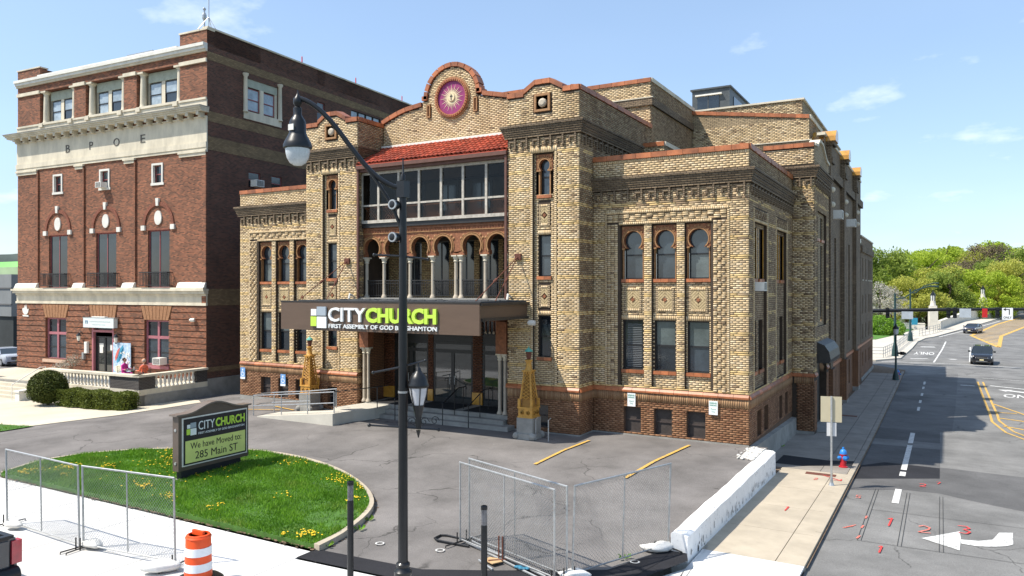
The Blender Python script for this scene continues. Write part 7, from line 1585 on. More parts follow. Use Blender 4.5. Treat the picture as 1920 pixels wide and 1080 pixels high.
# signal mast
sm=thing('signal_mast','long dark traffic signal mast arm reaching over the far intersection','traffic signal'); A=Vector((-.6,50.5,3.75));B=Vector((19.5,52.0,4.05)); q=MB(); q.lathe([(.3,-1.2),(.25,-.6),(.2,4.6)],(-.6,50.5,0),DKG,10); q.tube([A,A.lerp(B,.35)+Vector((0,0,.12)),A.lerp(B,.6)+Vector((0,0,.14)),B],[.19,.14,.12,.09],BLACKP,10); add('mast_arm',q,sm,True)
def sig(u,front_=False):
    p=A.lerp(B,u); q=MB(); q.box(p.x-.16,p.x+.16,p.y-.15,p.y+.2,p.z-.65,p.z+.3,BLACKP)
    for k in range(3): q.lathe([(.13,0),(.13,-.2),(.1,-.2)],(p.x,p.y-.15,p.z-.55+.36*k),BLACKP,8,axis='y')
    add('signal_head',q,sm)
for u in (.118,.365,.39,.553): sig(u)
def sgn(u,w_,h,z,m_,txt=None):
    p=A.lerp(B,u); q=MB(); wf=front(p.y-.2); q.wbox(wf,p.x-w_/2,p.x+w_/2,p.z+z,p.z+z+h,0,.03,m_)
    if txt:
        q.wbox(wf,p.x+.10,p.x+.17,p.z+z+.45,p.z+z+.95,.03,.034,BLACKP); q.wbox(wf,p.x-.15,p.x+.17,p.z+z+.88,p.z+z+.95,.03,.034,BLACKP); q.poly([wf.P(p.x-.33,p.z+z+.91,.034),wf.P(p.x-.12,p.z+z+.78,.034),wf.P(p.x-.12,p.z+z+1.05,.034)],BLACKP); text_mesh(q,wf,'ONLY',p.x-.3,p.x+.3,p.z+z+.1,p.z+z+.3,.03,.034,BLACKP,.02)
    add('mast_sign',q,sm)
sgn(.20,.95,.7,-.75,M('sign_back_grey',(.42,.47,.52),.4,.1,2)); sgn(.43,.9,.8,-.6,MATS['sign_back_grey']); sgn(.59,.8,1.05,-.8,MATS['sign_white'],'x')
q=MB(); p=A.lerp(B,.505); q.box(p.x-.2,p.x+.2,p.y-.2,p.y+.2,p.z-.6,p.z+.2,M('red_signal_housing',(.5,.02,.02),.4,.1,3)); add('red_housing',q,sm)
# ======================= CARS =======================
def wheel(t,x,y,r,rz=0):
    q=MB(); q.lathe([(r*.7,-.11),(r,-.1),(r,.1),(r*.7,.11)],(x,y,r),M('tyre_rubber',(.02,.02,.02),.9,.2,5),16,axis='x'); w_=add('wheel',q,t,True); q=MB(); q.lathe([(r*.62,-.115),(r*.62,.115)],(x,y,r),GALV,12,axis='x'); add('rim',q,w_)
def car(label,loc,rz,col,suv=True,L_=4.7,Wd=1.85,plate=True):
    """car facing -Y"""
    t=thing('car',label,'car',loc,rz); H_=1.68 if suv else 1.44; hw=Wd/2
    sec=[ # y, half width, z bottom, z belt(hood), 
     (-L_/2,.80,.35,.78),(-L_/2+.12,.93,.24,.92),(-L_/2+.5,.98,.22,1.0),(-1.05,1.0,.22,1.10 if suv else .98),(0,1.0,.22,1.12 if suv else .98),(1.3,1.0,.22,1.12 if suv else 1.0),(L_/2-.2,.97,.26,1.08 if suv else 1.0),(L_/2,.86,.4,.95)]
    q=MB(); vs=[];K=10
    for y,f,zb,zt in sec:
        w_=hw*f; pr=[(-w_*.9,zb),(-w_,zb+.15),(-w_,zt*.72),(-w_*.95,zt-.04),(-w_*.8,zt),(w_*.8,zt),(w_*.95,zt-.04),(w_,zt*.72),(w_,zb+.15),(w_*.9,zb)]; vs+=[(x,y,z) for x,z in pr]
    fs=[(k*K+i,(k+1)*K+i,(k+1)*K+(i+1)%K,k*K+(i+1)%K) for k in range(len(sec)-1) for i in range(K)]+[tuple(range(K)),tuple(reversed(range((len(sec)-1)*K,len(sec)*K)))]
    q.raw(vs,fs,col); add('body',q,t,True)
    b=sec[3][3]; g=MB(); ry=-.35 if suv else -.2; re=L_/2-.35 if suv else 1.15; rb=L_/2-.2 if suv else 1.75
    lo=[(-hw*.93,-1.15,b-.03),(hw*.93,-1.15,b-.03),(hw*.93,rb,b-.03),(-hw*.93,rb,b-.03)]; hi=[(-hw*.72,ry,H_-.05),(hw*.72,ry,H_-.05),(hw*.74,re,H_-.05),(-hw*.74,re,H_-.05)]; g.hexa(lo+hi,M('car_glass',(.015,.02,.022),.05,.2,2,spec=1)); add('window_glass',g,t)
    g=MB(); g.hexa([(x*1.02,y,H_-.055) for x,y,_ in hi]+[(x*.9,y+(.08 if y<0 else -.08),H_) for x,y,_ in hi],col); 
    for s in (-1,1):
        g.tube([(s*hw*.93,-1.15,b),(s*hw*.73,ry,H_-.04)],.035,col,5); g.tube([(s*hw*.94,.55,b),(s*hw*.74,.5,H_-.04)],.035,col,5); g.tube([(s*hw*.93,rb,b),(s*hw*.74,re,H_-.04)],.05,col,5)
        if suv: g.tube([(s*hw*.66,ry+.2,H_+.05),(s*hw*.66,re-.2,H_+.05)],.02,GALV,5)
    add('roof_frame',g,t)
    for s in (-1,1):
        for y in (-L_*.31,L_*.30): wheel(t,s*(hw-.1),y,.35 if suv else .32)
        q=MB(); q.hexa([(s*hw*.5,-L_/2-.01,.66),(s*hw*.88,-L_/2+.05,.68),(s*hw*.90,-L_/2+.22,.7),(s*hw*.5,-L_/2+.1,.68),(s*hw*.52,-L_/2+.02,.80),(s*hw*.9,-L_/2+.08,.84),(s*hw*.93,-L_/2+.26,.86),(s*hw*.52,-L_/2+.12,.82)],M('headlight_glass',(.75,.78,.80),.1,.05,3,spec=1)); add('headlight',q,t)
        q=MB(); q.box(s*(hw+.1)-.1,s*(hw+.1)+.1,-1.0,-.85,b+.02,b+.17,col); add('wing_mirror',q,t)
    q=MB(); q.box(-hw*.48,hw*.48,-L_/2-.02,-L_/2+.1,.58,.78,DARKM); q.box(-hw*.8,hw*.8,-L_/2+.0,-L_/2+.16,.25,.42,DARKM); q.box(-hw*.45,hw*.45,-L_/2-.03,-L_/2,.66,.69,GALV); q.box(-hw*.5,hw*.5,-L_/2-.02,-L_/2+.1,.34,.38,GALV); add('grille',q,t)
    q=MB(); q.box(-.17,.17,-L_/2-.05,-L_/2-.02,.44,.55,M('licence_plate',(.68,.60,.35),.5,.1,4)); add('licence_plate',q,t); return t
BC=M('black_car_paint',(.012,.014,.02),.18,.2,3,coat=.8); BC2=M('navy_car_paint',(.012,.016,.035),.18,.2,3,coat=.8)
car('black SUV driving towards the camera at the near side of the intersection',(9.6,57.6,-1.34),math.radians(-3),BC,True)
car('dark sedan coming down the bridge beside the yellow hatching',(10.3,103.5,-.72),math.radians(-14),BC2,False,4.6,1.8)
# pickup at the lower left
t=thing('pickup_truck','rear corner of a dark grey pickup truck at the lower left edge','pickup truck',(-10.75,-20.78,-.62),0)
PG=M('dark_grey_truck_paint',(.035,.040,.048),.25,.2,3,coat=.8)
q=MB(); q.hexa([(-5.4,-.98,.5),(-.05,-.98,.5),(-.05,.98,.5),(-5.4,.98,.5),(-5.4,-.95,1.2),(0,-.92,1.22),(0,.92,1.22),(-5.4,.95,1.2)],PG); q.box(-2.0,-.02,-.9,-.78,1.2,1.27,BLACKP); q.box(-2.0,-.02,.78,.9,1.2,1.27,BLACKP); q.box(-.12,.0,-.8,.8,1.2,1.28,BLACKP); add('body',q,t)
q=MB(); q.hexa([(-4.2,-.9,1.2),(-2.0,-.9,1.2),(-2.0,.9,1.2),(-4.2,.9,1.2),(-3.7,-.75,1.85),(-2.15,-.75,1.85),(-2.15,.75,1.85),(-3.7,.75,1.85)],MATS['car_glass']); q.box(-3.8,-2.1,-.78,.78,1.84,1.9,PG); add('cab',q,t)
q=MB(); q.box(-.02,.03,-.78,.78,.62,1.18,PG); q.box(.03,.04,-.3,.3,.95,1.05,GALV); add('tailgate',q,t)
for s in (-1,1): q=MB(); q.box(-.14,.04,s*.93-.1,s*.93+.1,.68,1.16,M('red_tail_light',(.45,.01,.03),.15,.2,8,spec=1)); add('tail_light',q,t)
q=MB(); q.lathe([(.1,-.95),(.16,-.93),(.16,.93),(.1,.95)],(.05,0,.48),BLACKP,10,axis='y'); add('bumper',q,t,True)
for x in (-1.3,-4.3):
    for s in (-1,1): q=MB(); q.lathe([(.3,-.12),(.4,-.11),(.4,.11),(.3,.12)],(x,s*.88,.4),MATS['tyre_rubber'],16,axis='y'); add('wheel',q,t,True)
# ======================= LEFT BACKGROUND =======================
t=thing('parking_garage','grey concrete garage with a lime green upper panel behind the left edge','building'); q=MB(); GG=M('garage_grey',(.20,.21,.21),.8,.12,.5); Y=60
def pt(px,D): return ((px-960)/1410*D)
def loc(px,py,D):
    X=(px-960)/1410*D; Z=5.8-(py-543)/1410*D; rx=X-(-0.0)-8.749; ry=D-27.722; return (rx*.8686-ry*.4955, rx*.4955+ry*.8686, Z)
gx,gy,_=(-92,14,0)
q.box(gx-30,gx+14,gy,gy+16,-2,3.0,M('garage_dark',(.03,.035,.035),.8,.3,.5)); q.box(gx-30,gx+14,gy-.2,gy+16,3.0,7.4,GG)
for z in (4.2,5.9): q.box(gx-30,gx+14.1,gy-.3,gy-.2,z,z+.12,M('garage_joint',(.12,.12,.12),.8,.1,1))
add('concrete_wall',q,t); q=MB(); q.box(gx-30,gx+14.1,gy+.5,gy+8,7.4,8.2,M('pale_green_panel',(.32,.42,.24),.6,.2,.3)); add('green_panel',q,t); q=MB(); q.box(gx-6,gx+11,gy+4,gy+10,8.2,9.0,M('lime_panel',(.30,.68,.22),.6,.1,.5)); add('lime_panel',q,t)
q=MB(); q.box(-64,-54.5,.5,.9,-.6,.55,CONC); o=add('low_wall',q); o['label']='low grey concrete wall at the left edge beyond the stairs'; o['category']='wall'
t=thing('light_pole','slim grey light pole at the left edge beside the brick block','light pole',(-57.5,6,-.5)); q=MB(); q.lathe([(.12,0),(.08,6.8)],(0,0,0),GALV,8); q.tube([(0,0,6.8),(-.4,-.1,7.0),(-.9,-.2,7.0)],.05,GALV,6); add('pole',q,t)
PC=M('silver_car_paint',(.42,.45,.50),.25,.1,3,coat=.6); WC=M('white_car_paint',(.62,.65,.68),.25,.1,3,coat=.6)
for lb,x,y,c in (('silver car parked at the left edge behind the low wall',-62,5.5,PC),('pale blue white car parked behind the silver one, left edge',-64,10,WC),('dark parked car farthest behind at the left edge',-66,14.5,BC2)): car(lb,(x,y,-.5),math.radians(80),c,False)
hill=MB(); xs=np.linspace(-700,500,40)
for i in range(39):
    f=lambda x: 66+38*math.sin(x*.006+1.0)+12*math.sin(x*.021)
    a,b=xs[i],xs[i+1]; hill.poly([(a,900,-3),(b,900,-3),(b,1050,f(b)*.62+3),(a,1050,f(a)*.62+3)],M('wooded_hill',(.055,.075,.065),.95,.35,.02)); hill.poly([(a,1050,f(a)*.62+3),(b,1050,f(b)*.62+3),(b,1500,f(b)*.9),(a,1500,f(a)*.9)],MATS['wooded_hill'])
o=add('far_hills',hill,kind='structure'); o.rotation_euler=(0,0,math.radians(60))
q=MB(); q.poly([(-3000,-3000,-.62),(-62,-3000,-.62),(-62,300,-.62),(-3000,300,-.62)],ROADM); add('far_streets',q,kind='structure')
# lightning rods, antenna, roof vents
for lb,b_ in (('red rod on the brick block roof edge nearest the front',8.2),('red rod on the brick block roof edge, middle one',14.0),('red rod on the brick block roof edge farthest back',20.0)):
    x,y=EL(-.2,b_); q=MB(); q.lathe([(.04,0),(.04,.5),(.01,.58)],(0,0,0),M('red_rod_paint',(.6,.03,.03),.5,.1,3),6); o=add('roof_rod',q); o.location=(x,y,21.25); o['label']=lb; o['category']='roof rod'; o['group']='red rods on the brick block roof'
x,y=EL(-.3,.4); t=thing('antenna','thin metal antenna with a small wind vane on the brick block corner','antenna',(x,y,21.2)); q=MB(); q.lathe([(.03,0),(.02,3.6)],(0,0,0),GALV,6)
for k in range(3): a=2*math.pi*k/3; q.tube([(0,0,.8),(.6*math.cos(a),.6*math.sin(a),0)],.02,GALV,5)
add('mast',q,t); q=MB(); q.tube([(-.4,0,0),(-.4,0,1.3)],.05,GALV,6); q.ball((-.4,0,.9),.14,GALV,6,5,(1,1,2)); q.ball((-.4,0,1.35),.1,GALV,6,5); add('vane',q,t)
# ======================= VEGETATION =======================
def leaf_cloud(name,centres,n,size,mat_,seed=0,shell=.5,flat=.8):
    """centres: (x,y,z,r) clumps; many small leaf faces through their volume"""
    rng=np.random.default_rng(seed); w_=np.array([c[3]**2 for c in centres]); w_=w_/w_.sum(); idx=rng.choice(len(centres),n,p=w_); C_=np.array(centres)[idx]
    d=rng.normal(size=(n,3)); d/=np.linalg.norm(d,axis=1)[:,None]; rad=(shell+(1-shell)*rng.random(n))**.7; P=C_[:,:3]+d*(C_[:,3]*rad)[:,None]*np.array([1,1,flat])
    a=rng.normal(size=(n,3)); a/=np.linalg.norm(a,axis=1)[:,None]; b=np.cross(a,rng.normal(size=(n,3))); b/=np.linalg.norm(b,axis=1)[:,None]; s=size*rng.uniform(.6,1.4,n)[:,None]
    V=np.stack([P-a*s,P-b*s*.6,P+a*s,P+b*s*.6],1).reshape(-1,3)
    me=bpy.data.meshes.new(name); me.vertices.add(n*4); me.vertices.foreach_set('co',V.ravel()); me.loops.add(n*4); me.loops.foreach_set('vertex_index',np.arange(n*4)); me.polygons.add(n); me.polygons.foreach_set('loop_start',np.arange(0,n*4,4)); me.polygons.foreach_set('loop_total',np.full(n,4)); me.materials.append(mat_); me.update(calc_edges=True); return me
BARK=M('bark',(.10,.075,.055),.9,.3,6,.6,20)
def trunk(h,r,rg,br=9,spread=1.0):
    q=MB(); pts=[(0,0,-.5)]; x=y=0
    for k in range(1,7): x+=rg.uniform(-.03,.03)*h; y+=rg.uniform(-.03,.03)*h; pts.append((x,y,h*.85*k/6))
    q.tube(pts,[r*(1-.12*k) for k in range(7)],BARK,7)
    for k in range(br):
        b=pts[2+k%4]; a=rg.uniform(0,6.28); l=h*rg.uniform(.25,.42)*spread; e=(b[0]+math.cos(a)*l,b[1]+math.sin(a)*l,b[2]+l*rg.uniform(.5,.95)); m=((b[0]+e[0])/2,(b[1]+e[1])/2,(b[2]+e[2])/2-l*.05); q.tube([b,m,e],[r*.4,r*.25,r*.08],BARK,5)
    return q
def tree_kind(seed,h,cr,n,size,mat_,shell=.45,flat=.8):
    rg=random.Random(seed); cs=[]
    for k in range(40):
        a=rg.uniform(0,6.28); rr=cr*math.sqrt(rg.random())*.85; z=h*rg.uniform(.42,.92); lim=1-((z/h-.6)/.5)**2; cs.append((math.cos(a)*rr*max(.3,lim),math.sin(a)*rr*max(.3,lim),z,cr*rg.uniform(.13,.36)))
    return trunk(h,h*.028,rg,9,.72).mesh('trunk',True),leaf_cloud('crown',cs,n,size,mat_,seed,shell,flat)
G1=leafmat('spring_leaf_bright',(.26,.36,.03),(.48,.58,.07),.10,.5); G2=leafmat('spring_leaf_yellow',(.33,.36,.05),(.54,.53,.12),.10,.5); G3=leafmat('leaf_mid_green',(.17,.25,.04),(.36,.43,.09),.10,.45); G4=leafmat('budding_brown',(.10,.075,.05),(.20,.16,.10),.2,.2); WB=leafmat('white_blossom',(.22,.20,.14),(.62,.58,.52),.5,.3)
TK=[tree_kind(11,15,6.2,13000,.19,G1,.25),tree_kind(12,14,5.6,12000,.18,G2,.25),tree_kind(13,15,6.0,13000,.19,G3,.25),tree_kind(14,14,5.2,6000,.12,G4,.1),tree_kind(15,14,6.5,12000,.2,G1,.2),tree_kind(16,8,3.6,4200,.10,WB,.1)]
TKH=[13.2,12.4,13.2,12.6,12.4,8]
def put_tree(k,label,x,y,z,s,rz,name='tree',cat='tree',group='trees beyond the bridge'):
    t=thing(name,label,cat,(x,y,z),rz,group); tm,cm=TK[k]; t.scale=(s,s,s*random.uniform(.92,1.08)); add('trunk',tm,t); add('crown',cm,t)
def fromcam(px,D): 
    X=(px-960)/1410*D-8.749; Yy=D-27.722; return (X*.8686-Yy*.4955, X*.4955+Yy*.8686)
# (pixel column of the photo, distance) were measured once and turned into these street positions
TR=[(1650,150,2,.8,'dark green tree just past the church corner, left end of the row'),(1672,190,2,1.15,'mid green tree second from the church corner'),(1700,205,3,1.25,'thin brown budding tree behind the second bridge lamp'),(1722,170,0,1.15,'bright green tree rising over the first bridge pylon'),
(1745,200,0,1.5,'tall bright green tree behind the first bridge pylon'),(1768,215,4,1.4,'bright green tree right behind the dark street lamp arm'),(1782,240,3,1.8,'bare brown tree showing above the green ones mid row'),(1800,185,3,1.1,'brown budding tree between the bridge pylons'),(1812,225,1,1.45,'yellow green tree left of the middle bridge pylon'),
(1836,205,1,1.2,'yellow green tree behind the middle bridge pylon'),(1852,240,4,2.0,'tallest green tree crown right of the middle pylon'),(1872,255,0,2.1,'broad bright green crown topping the right of the row'),(1890,210,2,1.25,'mid green tree before the broad crown, right side'),(1905,235,0,1.75,'bright green tree at the right edge behind the last pylon'),
(1925,215,2,1.5,'dark tree cut by the right edge of the view'),(1760,150,1,.7,'small yellow shrub tree above the bridge wall'),(1715,140,1,.62,'small yellow green tree behind the white parapet'),(1860,190,3,1.0,'thin brown tree above the bridge roadway'),(1955,240,4,1.8,'green tree just outside the right edge'),(1738,255,3,1.9,'tall bare tree standing behind the bright ones'),(1690,250,4,1.4,'pale green tree far behind the flowering tree')]
TR+=[(1660+i*19,[150,165,145,172][i%4],[0,2,1,0,4][i%5],[.62,.75,.55,.7][i%4],w_+' tree in the lower front row, '+pl) for i,(w_,pl) in enumerate([('low green','nearest the flowering tree'),('dull green','left of the first bridge pylon'),('yellow green','above the stone parapet, left'),('bright low','behind the first bridge pylon'),('bushy green','right of the first bridge pylon'),('small green','over the sloping parapet'),('dark green','over the middle of the sloping parapet'),('light yellow','left of the middle pylon'),('mid green','behind the signal heads'),('bright bushy','behind the middle pylon'),('low dark','right of the middle pylon'),('yellowish','before the broad crown'),('bright green','left of the last pylon'),('leafy','behind the last pylon at the edge')])]
rgt=random.Random(21)
for i,(px,D,k,s,lb) in enumerate(TR):
    yt=float(np.interp(px,[1640,1662,1700,1748,1790,1830,1870,1900,1925],[492,486,491,476,486,478,464,472,478]))+(rgt.uniform(0,9) if s>=.8 else rgt.uniform(30,55))
    x,y=fromcam(px,D); put_tree(k,lb,x,y,-4.5,(5.8+(543-yt)/1410*D+4.5)/TKH[k],rgt.uniform(0,6.28))
x,y=fromcam(1652,118); put_tree(5,'white flowering tree beside the church corner',x,y,-.9,1.05,1.0,'flowering_tree','flowering tree',None)
x,y=fromcam(1676,132); put_tree(5,'second pale flowering tree partly hidden by the dark street lamp',x,y,-1.2,.8,2.0,'flowering_tree','flowering tree',None)
# far wood behind
rngc=random.Random(9); cs=[]
for px in range(1560,2100,12):
    x,y=fromcam(px,320); cs.append((x,y,rngc.uniform(3,11),rngc.uniform(6,9)))
o=add('far_wood',leaf_cloud('far_wood',cs,26000,.7,G3,4,.4),kind='stuff'); o['label']='wooded river bank seen as one mass behind the separate trees'; o['category']='woods'
HG=leafmat('hedge_leaf',(.055,.075,.008),(.16,.19,.03),3,.25); YG=leafmat('bush_leaf',(.10,.22,.02),(.25,.42,.05),1,.35); DG=leafmat('dark_bush_leaf',(.03,.045,.008),(.11,.13,.025),2.2,.15)
# round bush and clipped hedge by the terrace
x,y=EL(-5.1,-6.2); t=thing('round_bush','large dark green bush clipped round beside the lodge steps','bush',(x,y,-.45)); q=MB(); q.tube([(0,0,-.3),(0,0,.8)],.08,BARK,6); add('stem',q,t)
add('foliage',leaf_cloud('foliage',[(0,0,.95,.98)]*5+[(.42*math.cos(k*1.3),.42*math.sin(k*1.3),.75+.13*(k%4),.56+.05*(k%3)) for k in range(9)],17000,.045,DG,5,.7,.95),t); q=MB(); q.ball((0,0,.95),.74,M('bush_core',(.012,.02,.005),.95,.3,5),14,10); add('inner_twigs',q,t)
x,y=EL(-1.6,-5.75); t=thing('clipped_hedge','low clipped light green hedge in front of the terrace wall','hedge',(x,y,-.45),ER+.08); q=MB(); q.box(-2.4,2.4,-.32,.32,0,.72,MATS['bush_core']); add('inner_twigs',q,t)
rng=np.random.default_rng(6); n=15000; 
def hedge_mesh(hx,hy,hz,n,size,m_):
    u=rng.uniform(-1,1,(n,3)); ax=rng.choice(3,n,p=[.12,.5,.38]); 
    for i in range(3): u[ax==i,i]=np.sign(u[ax==i,i])*rng.uniform(.88,1.06,(ax==i).sum())
    P=u*np.array([hx,hy,hz/2])+np.array([0,0,hz/2]); P+=np.stack([np.sin(P[:,0]*4)*0,np.sin(P[:,0]*5)*.05,np.sin(P[:,0]*3.3+P[:,1]*4)*.05],1); P[:,2]=np.maximum(P[:,2],.02)
    a=rng.normal(size=(n,3)); a/=np.linalg.norm(a,axis=1)[:,None]; b=np.cross(a,rng.normal(size=(n,3))); b/=np.linalg.norm(b,axis=1)[:,None]; s=size*rng.uniform(.6,1.5,n)[:,None]
    V=np.stack([P-a*s,P-b*s*.6,P+a*s,P+b*s*.6],1).reshape(-1,3); me=bpy.data.meshes.new('foliage'); me.vertices.add(n*4); me.vertices.foreach_set('co',V.ravel()); me.loops.add(n*4); me.loops.foreach_set('vertex_index',np.arange(n*4)); me.polygons.add(n); me.polygons.foreach_set('loop_start',np.arange(0,n*4,4)); me.polygons.foreach_set('loop_total',np.full(n,4)); me.materials.append(m_); me.update(calc_edges=True); return me
add('foliage',hedge_mesh(2.5,.42,.88,n,.045,HG),t)
x,y=fromcam(1650,108); t=thing('shrub','rounded light green shrub by the far lawn past the church corner','shrub',(x,y,-.9)); q=MB(); q.tube([(0,0,-.3),(0,0,1)],.1,BARK,5); add('stem',q,t); add('foliage',leaf_cloud('foliage',[(0,0,1.4,2.0),(1.8,.6,1.1,1.5),(-1.8,.4,1.3,1.7)],7000,.12,YG,8,.6,.85),t)
# pale shrub against the brick left of the lodge door
x,y=EL(-12.0,-.6); t=thing('pale_flowering_shrub','sprawling leafless shrub with white blossom left of the lodge door','shrub',(x,y,.37)); q=MB(); rg=random.Random(3)
for k in range(22): a=rg.uniform(-1.7,1.4); q.tube([(rg.uniform(-.2,.2),0,0),(a*.5,rg.uniform(-.2,.1),.35+.1*a),(a,rg.uniform(-.3,.1),.5+.25*(a+1.5)*rg.uniform(.4,1))],.012,BARK,4)
add('stems',q,t); add('blossom',leaf_cloud('blossom',[(-1.3,-.1,.35,.3),(-.6,-.1,.5,.4),(.2,-.1,.7,.5),(.8,-.1,.9,.5)],700,.04,WB,8,.2,.8),t)
# weeds along the kerbs
q=MB(); rg=random.Random(8)
for (x,y,k) in ((-7.25,-12.75,12),(-7.0,-13.4,12),(-.2,-12.1,10),(.3,2.5,10),(.25,5.2,10),(-6.9,-14.7,12)):
    for i in range(k):
        a=rg.uniform(0,6.28); r=rg.uniform(.02,.16); z=zl(x,y)+.01 if x<.2 else zs(x,y); q.poly([(x+r*.2*math.cos(a),y+r*.2*math.sin(a),z),(x+r*math.cos(a+.2),y+r*math.sin(a+.2),z+.05+r*.5),(x+r*1.3*math.cos(a),y+r*1.3*math.sin(a),z+.08),(x+r*math.cos(a-.2),y+r*math.sin(a-.2),z+.05)],GR)
o=add('weeds',q,kind='stuff'); o['label']='small green weeds growing in the kerb and asphalt joints'; o['category']='weeds'
# ======================= PEOPLE AT THE TERRACE TABLE =======================
def skin(name,verts,edges,radii,m_,parent,sub=1):
    me=bpy.data.meshes.new(name); me.from_pydata(verts,edges,[]); ob=bpy.data.objects.new(name,me); COL.objects.link(ob)
    md=ob.modifiers.new('s','SKIN'); 
    sv=me.skin_vertices[0].data if me.skin_vertices else None
    if sv is None:
        bm=bmesh.new(); bm.from_mesh(me); bm.verts.layers.skin.verify(); bm.to_mesh(me); bm.free(); sv=me.skin_vertices[0].data
    for i,r in enumerate(radii): sv[i].radius=(r,r) if not isinstance(r,tuple) else r
    sv[0].use_root=True
    s2=ob.modifiers.new('d','SUBSURF'); s2.levels=sub; s2.render_levels=sub
    dg=bpy.context.evaluated_depsgraph_get(); m2=bpy.data.meshes.new_from_object(ob.evaluated_get(dg)); bpy.data.objects.remove(ob); m2.materials.clear(); m2.materials.append(m_); m2.polygons.foreach_set('use_smooth',[True]*len(m2.polygons))
    return add(name,m2,parent)
def seated(label,loc,rz,shirt,trous,hair,skinm,cap=None,arms=((.28,-.30,.78),(.25,-.34,.76))):
    """figure seated facing -Y, hips at z .5"""
    t=thing('person',label,'person',loc,rz)
    V=[(0,0,.52),(0,.02,.75),(0,.02,.98),(0,-.01,1.10),(0,-.02,1.20), # pelvis spine chest neck head base
       (.10,-.02,.50),(.13,-.42,.52),(.14,-.46,.10),(.14,-.60,.04), (-.10,-.02,.50),(-.15,-.42,.52),(-.17,-.40,.10),(-.17,-.55,.04),
       (.19,.01,1.0),(.25,-.06,.76),(arms[0][0],arms[0][1],arms[0][2]),(-.19,.01,1.0),(-.25,-.06,.76),(-arms[1][0],arms[1][1],arms[1][2])]
    Eg=[(0,1),(1,2),(2,3),(3,4),(0,5),(5,6),(6,7),(7,8),(0,9),(9,10),(10,11),(11,12),(2,13),(13,14),(14,15),(2,16),(16,17),(17,18)]
    Rr=[(.16,.13),(.14,.11),(.16,.11),.06,.06,.10,.075,.05,.045,.10,.075,.05,.045,.065,.048,.035,.065,.048,.035]
    b=skin('body',V,Eg,Rr,shirt,t)
    me=b.data; me.materials.append(trous); me.materials.append(skinm)
    for p in me.polygons:
        c=p.center
        if c.z<.60 and c.y<.3: p.material_index=1
        if c.z>1.12 or (c.y<-.22 and c.z>.66): p.material_index=2
    q=MB(); q.ball((0,-.03,1.30),.105,skinm,12,9,(.85,1,1.18)); q.ball((0,-.145,1.29),.02,skinm,6,5); q.ball((-.085,-.02,1.30),.025,skinm,6,5,(.4,1,1.3)); q.ball((.085,-.02,1.30),.025,skinm,6,5,(.4,1,1.3))
    for s in (-1,1): q.ball((s*.035,-.118,1.325),.012,DARKM,6,4)
    q.box(-.025,.025,-.136,-.125,1.235,1.243,MAROON); add('head',q,t,True)
    q=MB(); q.ball((0,.01,1.34),.115,hair,12,8,(.92,1.0,1.0)); 
    if cap: q.lathe([(.01,1.47),(.07,1.45),(.11,1.36)],(0,-.01,0),cap,10); q.box(-.07,.07,-.2,-.08,1.355,1.37,cap)
    add('hair',q,t,True)
    for sx,(ax_,ay,az) in ((1,arms[0]),(-1,arms[1])):
        q=MB(); c=Vector((sx*ax_,ay-.03,az)); q.ball(c,.035,skinm,8,6,(1,1.3,.5))
        for k,l in enumerate((.05,.06,.055,.045)): x0=c.x-.022+k*.015; q.tube([(x0,c.y-.03,c.z),(x0,c.y-.03-l*.6,c.z+.004),(x0,c.y-.03-l,c.z-.012)],.008,skinm,5)
        q.tube([(c.x-sx*.02,c.y,c.z),(c.x-sx*.055,c.y-.03,c.z-.003)],.009,skinm,5); add('hand',q,t,True)
    for sx,x,y in ((1,.14,-.58),(-1,-.17,-.53)): q=MB(); q.ball((x,y,.05),.05,DARKM,8,5,(1,2.2,.9)); add('shoe',q,t,True)
    return t
SK1=M('skin_warm',(.45,.24,.16),.6,.1,8); SK2=M('skin_light',(.58,.34,.24),.6,.1,8)
tx,ty=EL(-3.75,-2.0)
t=thing('cafe_table','small dark round metal table between the two seated people on the terrace','table',(tx,ty,.37)); q=MB(); q.lathe([(.48,.70),(.50,.72),(.48,.74)],(0,0,0),DARKM,20); add('table_top',q,t)
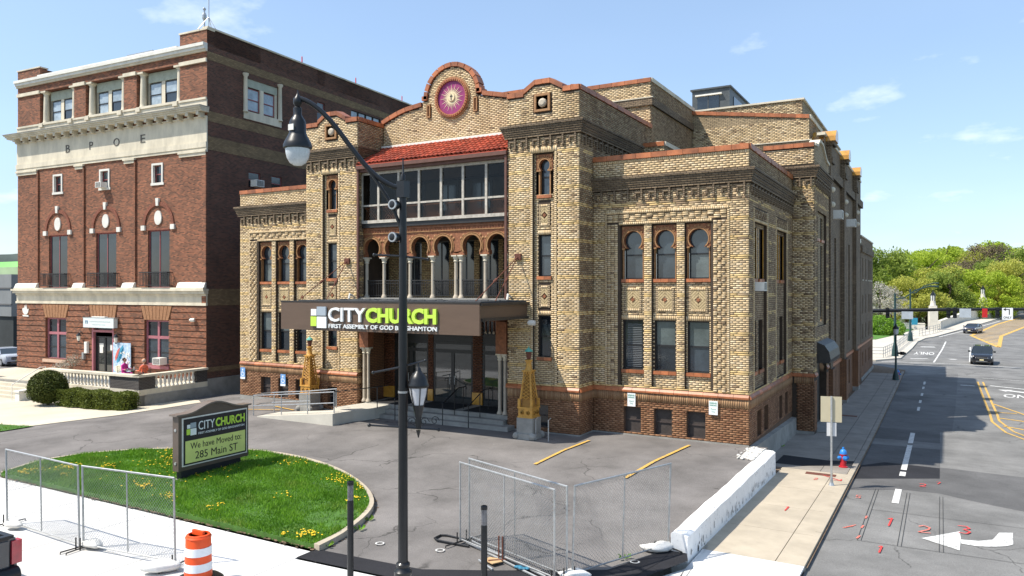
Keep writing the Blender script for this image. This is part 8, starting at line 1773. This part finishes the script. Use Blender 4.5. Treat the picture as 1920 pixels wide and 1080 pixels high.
q=MB(); q.lathe([(.03,0.02),(.03,.7)],(0,0,0),DARKM,8); 
for k in range(4): a=k*math.pi/2+.4; q.tube([(0,0,.2),(.32*math.cos(a),.32*math.sin(a),.01)],.02,DARKM,5)
add('pedestal',q,t)
q=MB(); q.lathe([(.03,0),(.035,.12),(.02,.16)],(tx-.05,ty+.05,1.11),WHITEP,8); o=add('drink_bottle',q); o['label']='small pale bottle standing on the dark terrace table'; o['category']='bottle'
def chair(label,x,y,rz):
    t=thing('chair',label,'chair',(x,y,.37),rz,'chairs at the terrace table'); q=MB(); q.box(-.25,.25,-.22,.25,.40,.43,DARKM); add('seat',q,t); q=MB()
    q.tube([(-.24,.25,.4),(-.24,.30,.9),(.24,.30,.9),(.24,.25,.4)],.016,DARKM,5)
    for k in range(5): x_=-.16+.08*k; q.tube([(x_,.25,.42),(x_,.30,.9)],.009,DARKM,4)
    add('backrest',q,t)
    for a in (-.23,.23):
        for b in (-.2,.24): q=MB(); q.tube([(a,b,0),(a,b,.4)],.014,DARKM,5); add('leg',q,t)
        q=MB(); q.tube([(a,-.2,.4),(a,-.2,.62),(a,.27,.64)],.013,DARKM,5); add('armrest',q,t)
for dx_,rz,lb,plb,sh,tr,hr,sk,cp in ((-.85,math.pi/2+.25,'dark metal chair under the person in magenta','person in magenta clothes with dark hair seated left of the terrace table',M('magenta_cloth',(.62,.05,.33),.85,.12,8),MATS['magenta_cloth'],M('dark_hair',(.03,.015,.015),.6,.3,8),SK1,None),
    (.88,-math.pi/2-.1,'dark metal chair under the person in orange','person in orange shirt and dark jeans seated right of the terrace table',M('coral_orange_cloth',(.80,.17,.08),.85,.12,8),M('dark_denim',(.05,.07,.11),.85,.2,8),M('grey_hair',(.40,.30,.24),.7,.2,8),SK2,M('pale_orange_cap',(.75,.35,.2),.8,.1,5))):
    x,y=EL(-3.75+dx_,-2.0); chair(lb,x,y,ER+rz-math.pi*0); seated(plb,(x,y,.33),ER+rz,sh,tr,hr,sk,cp)
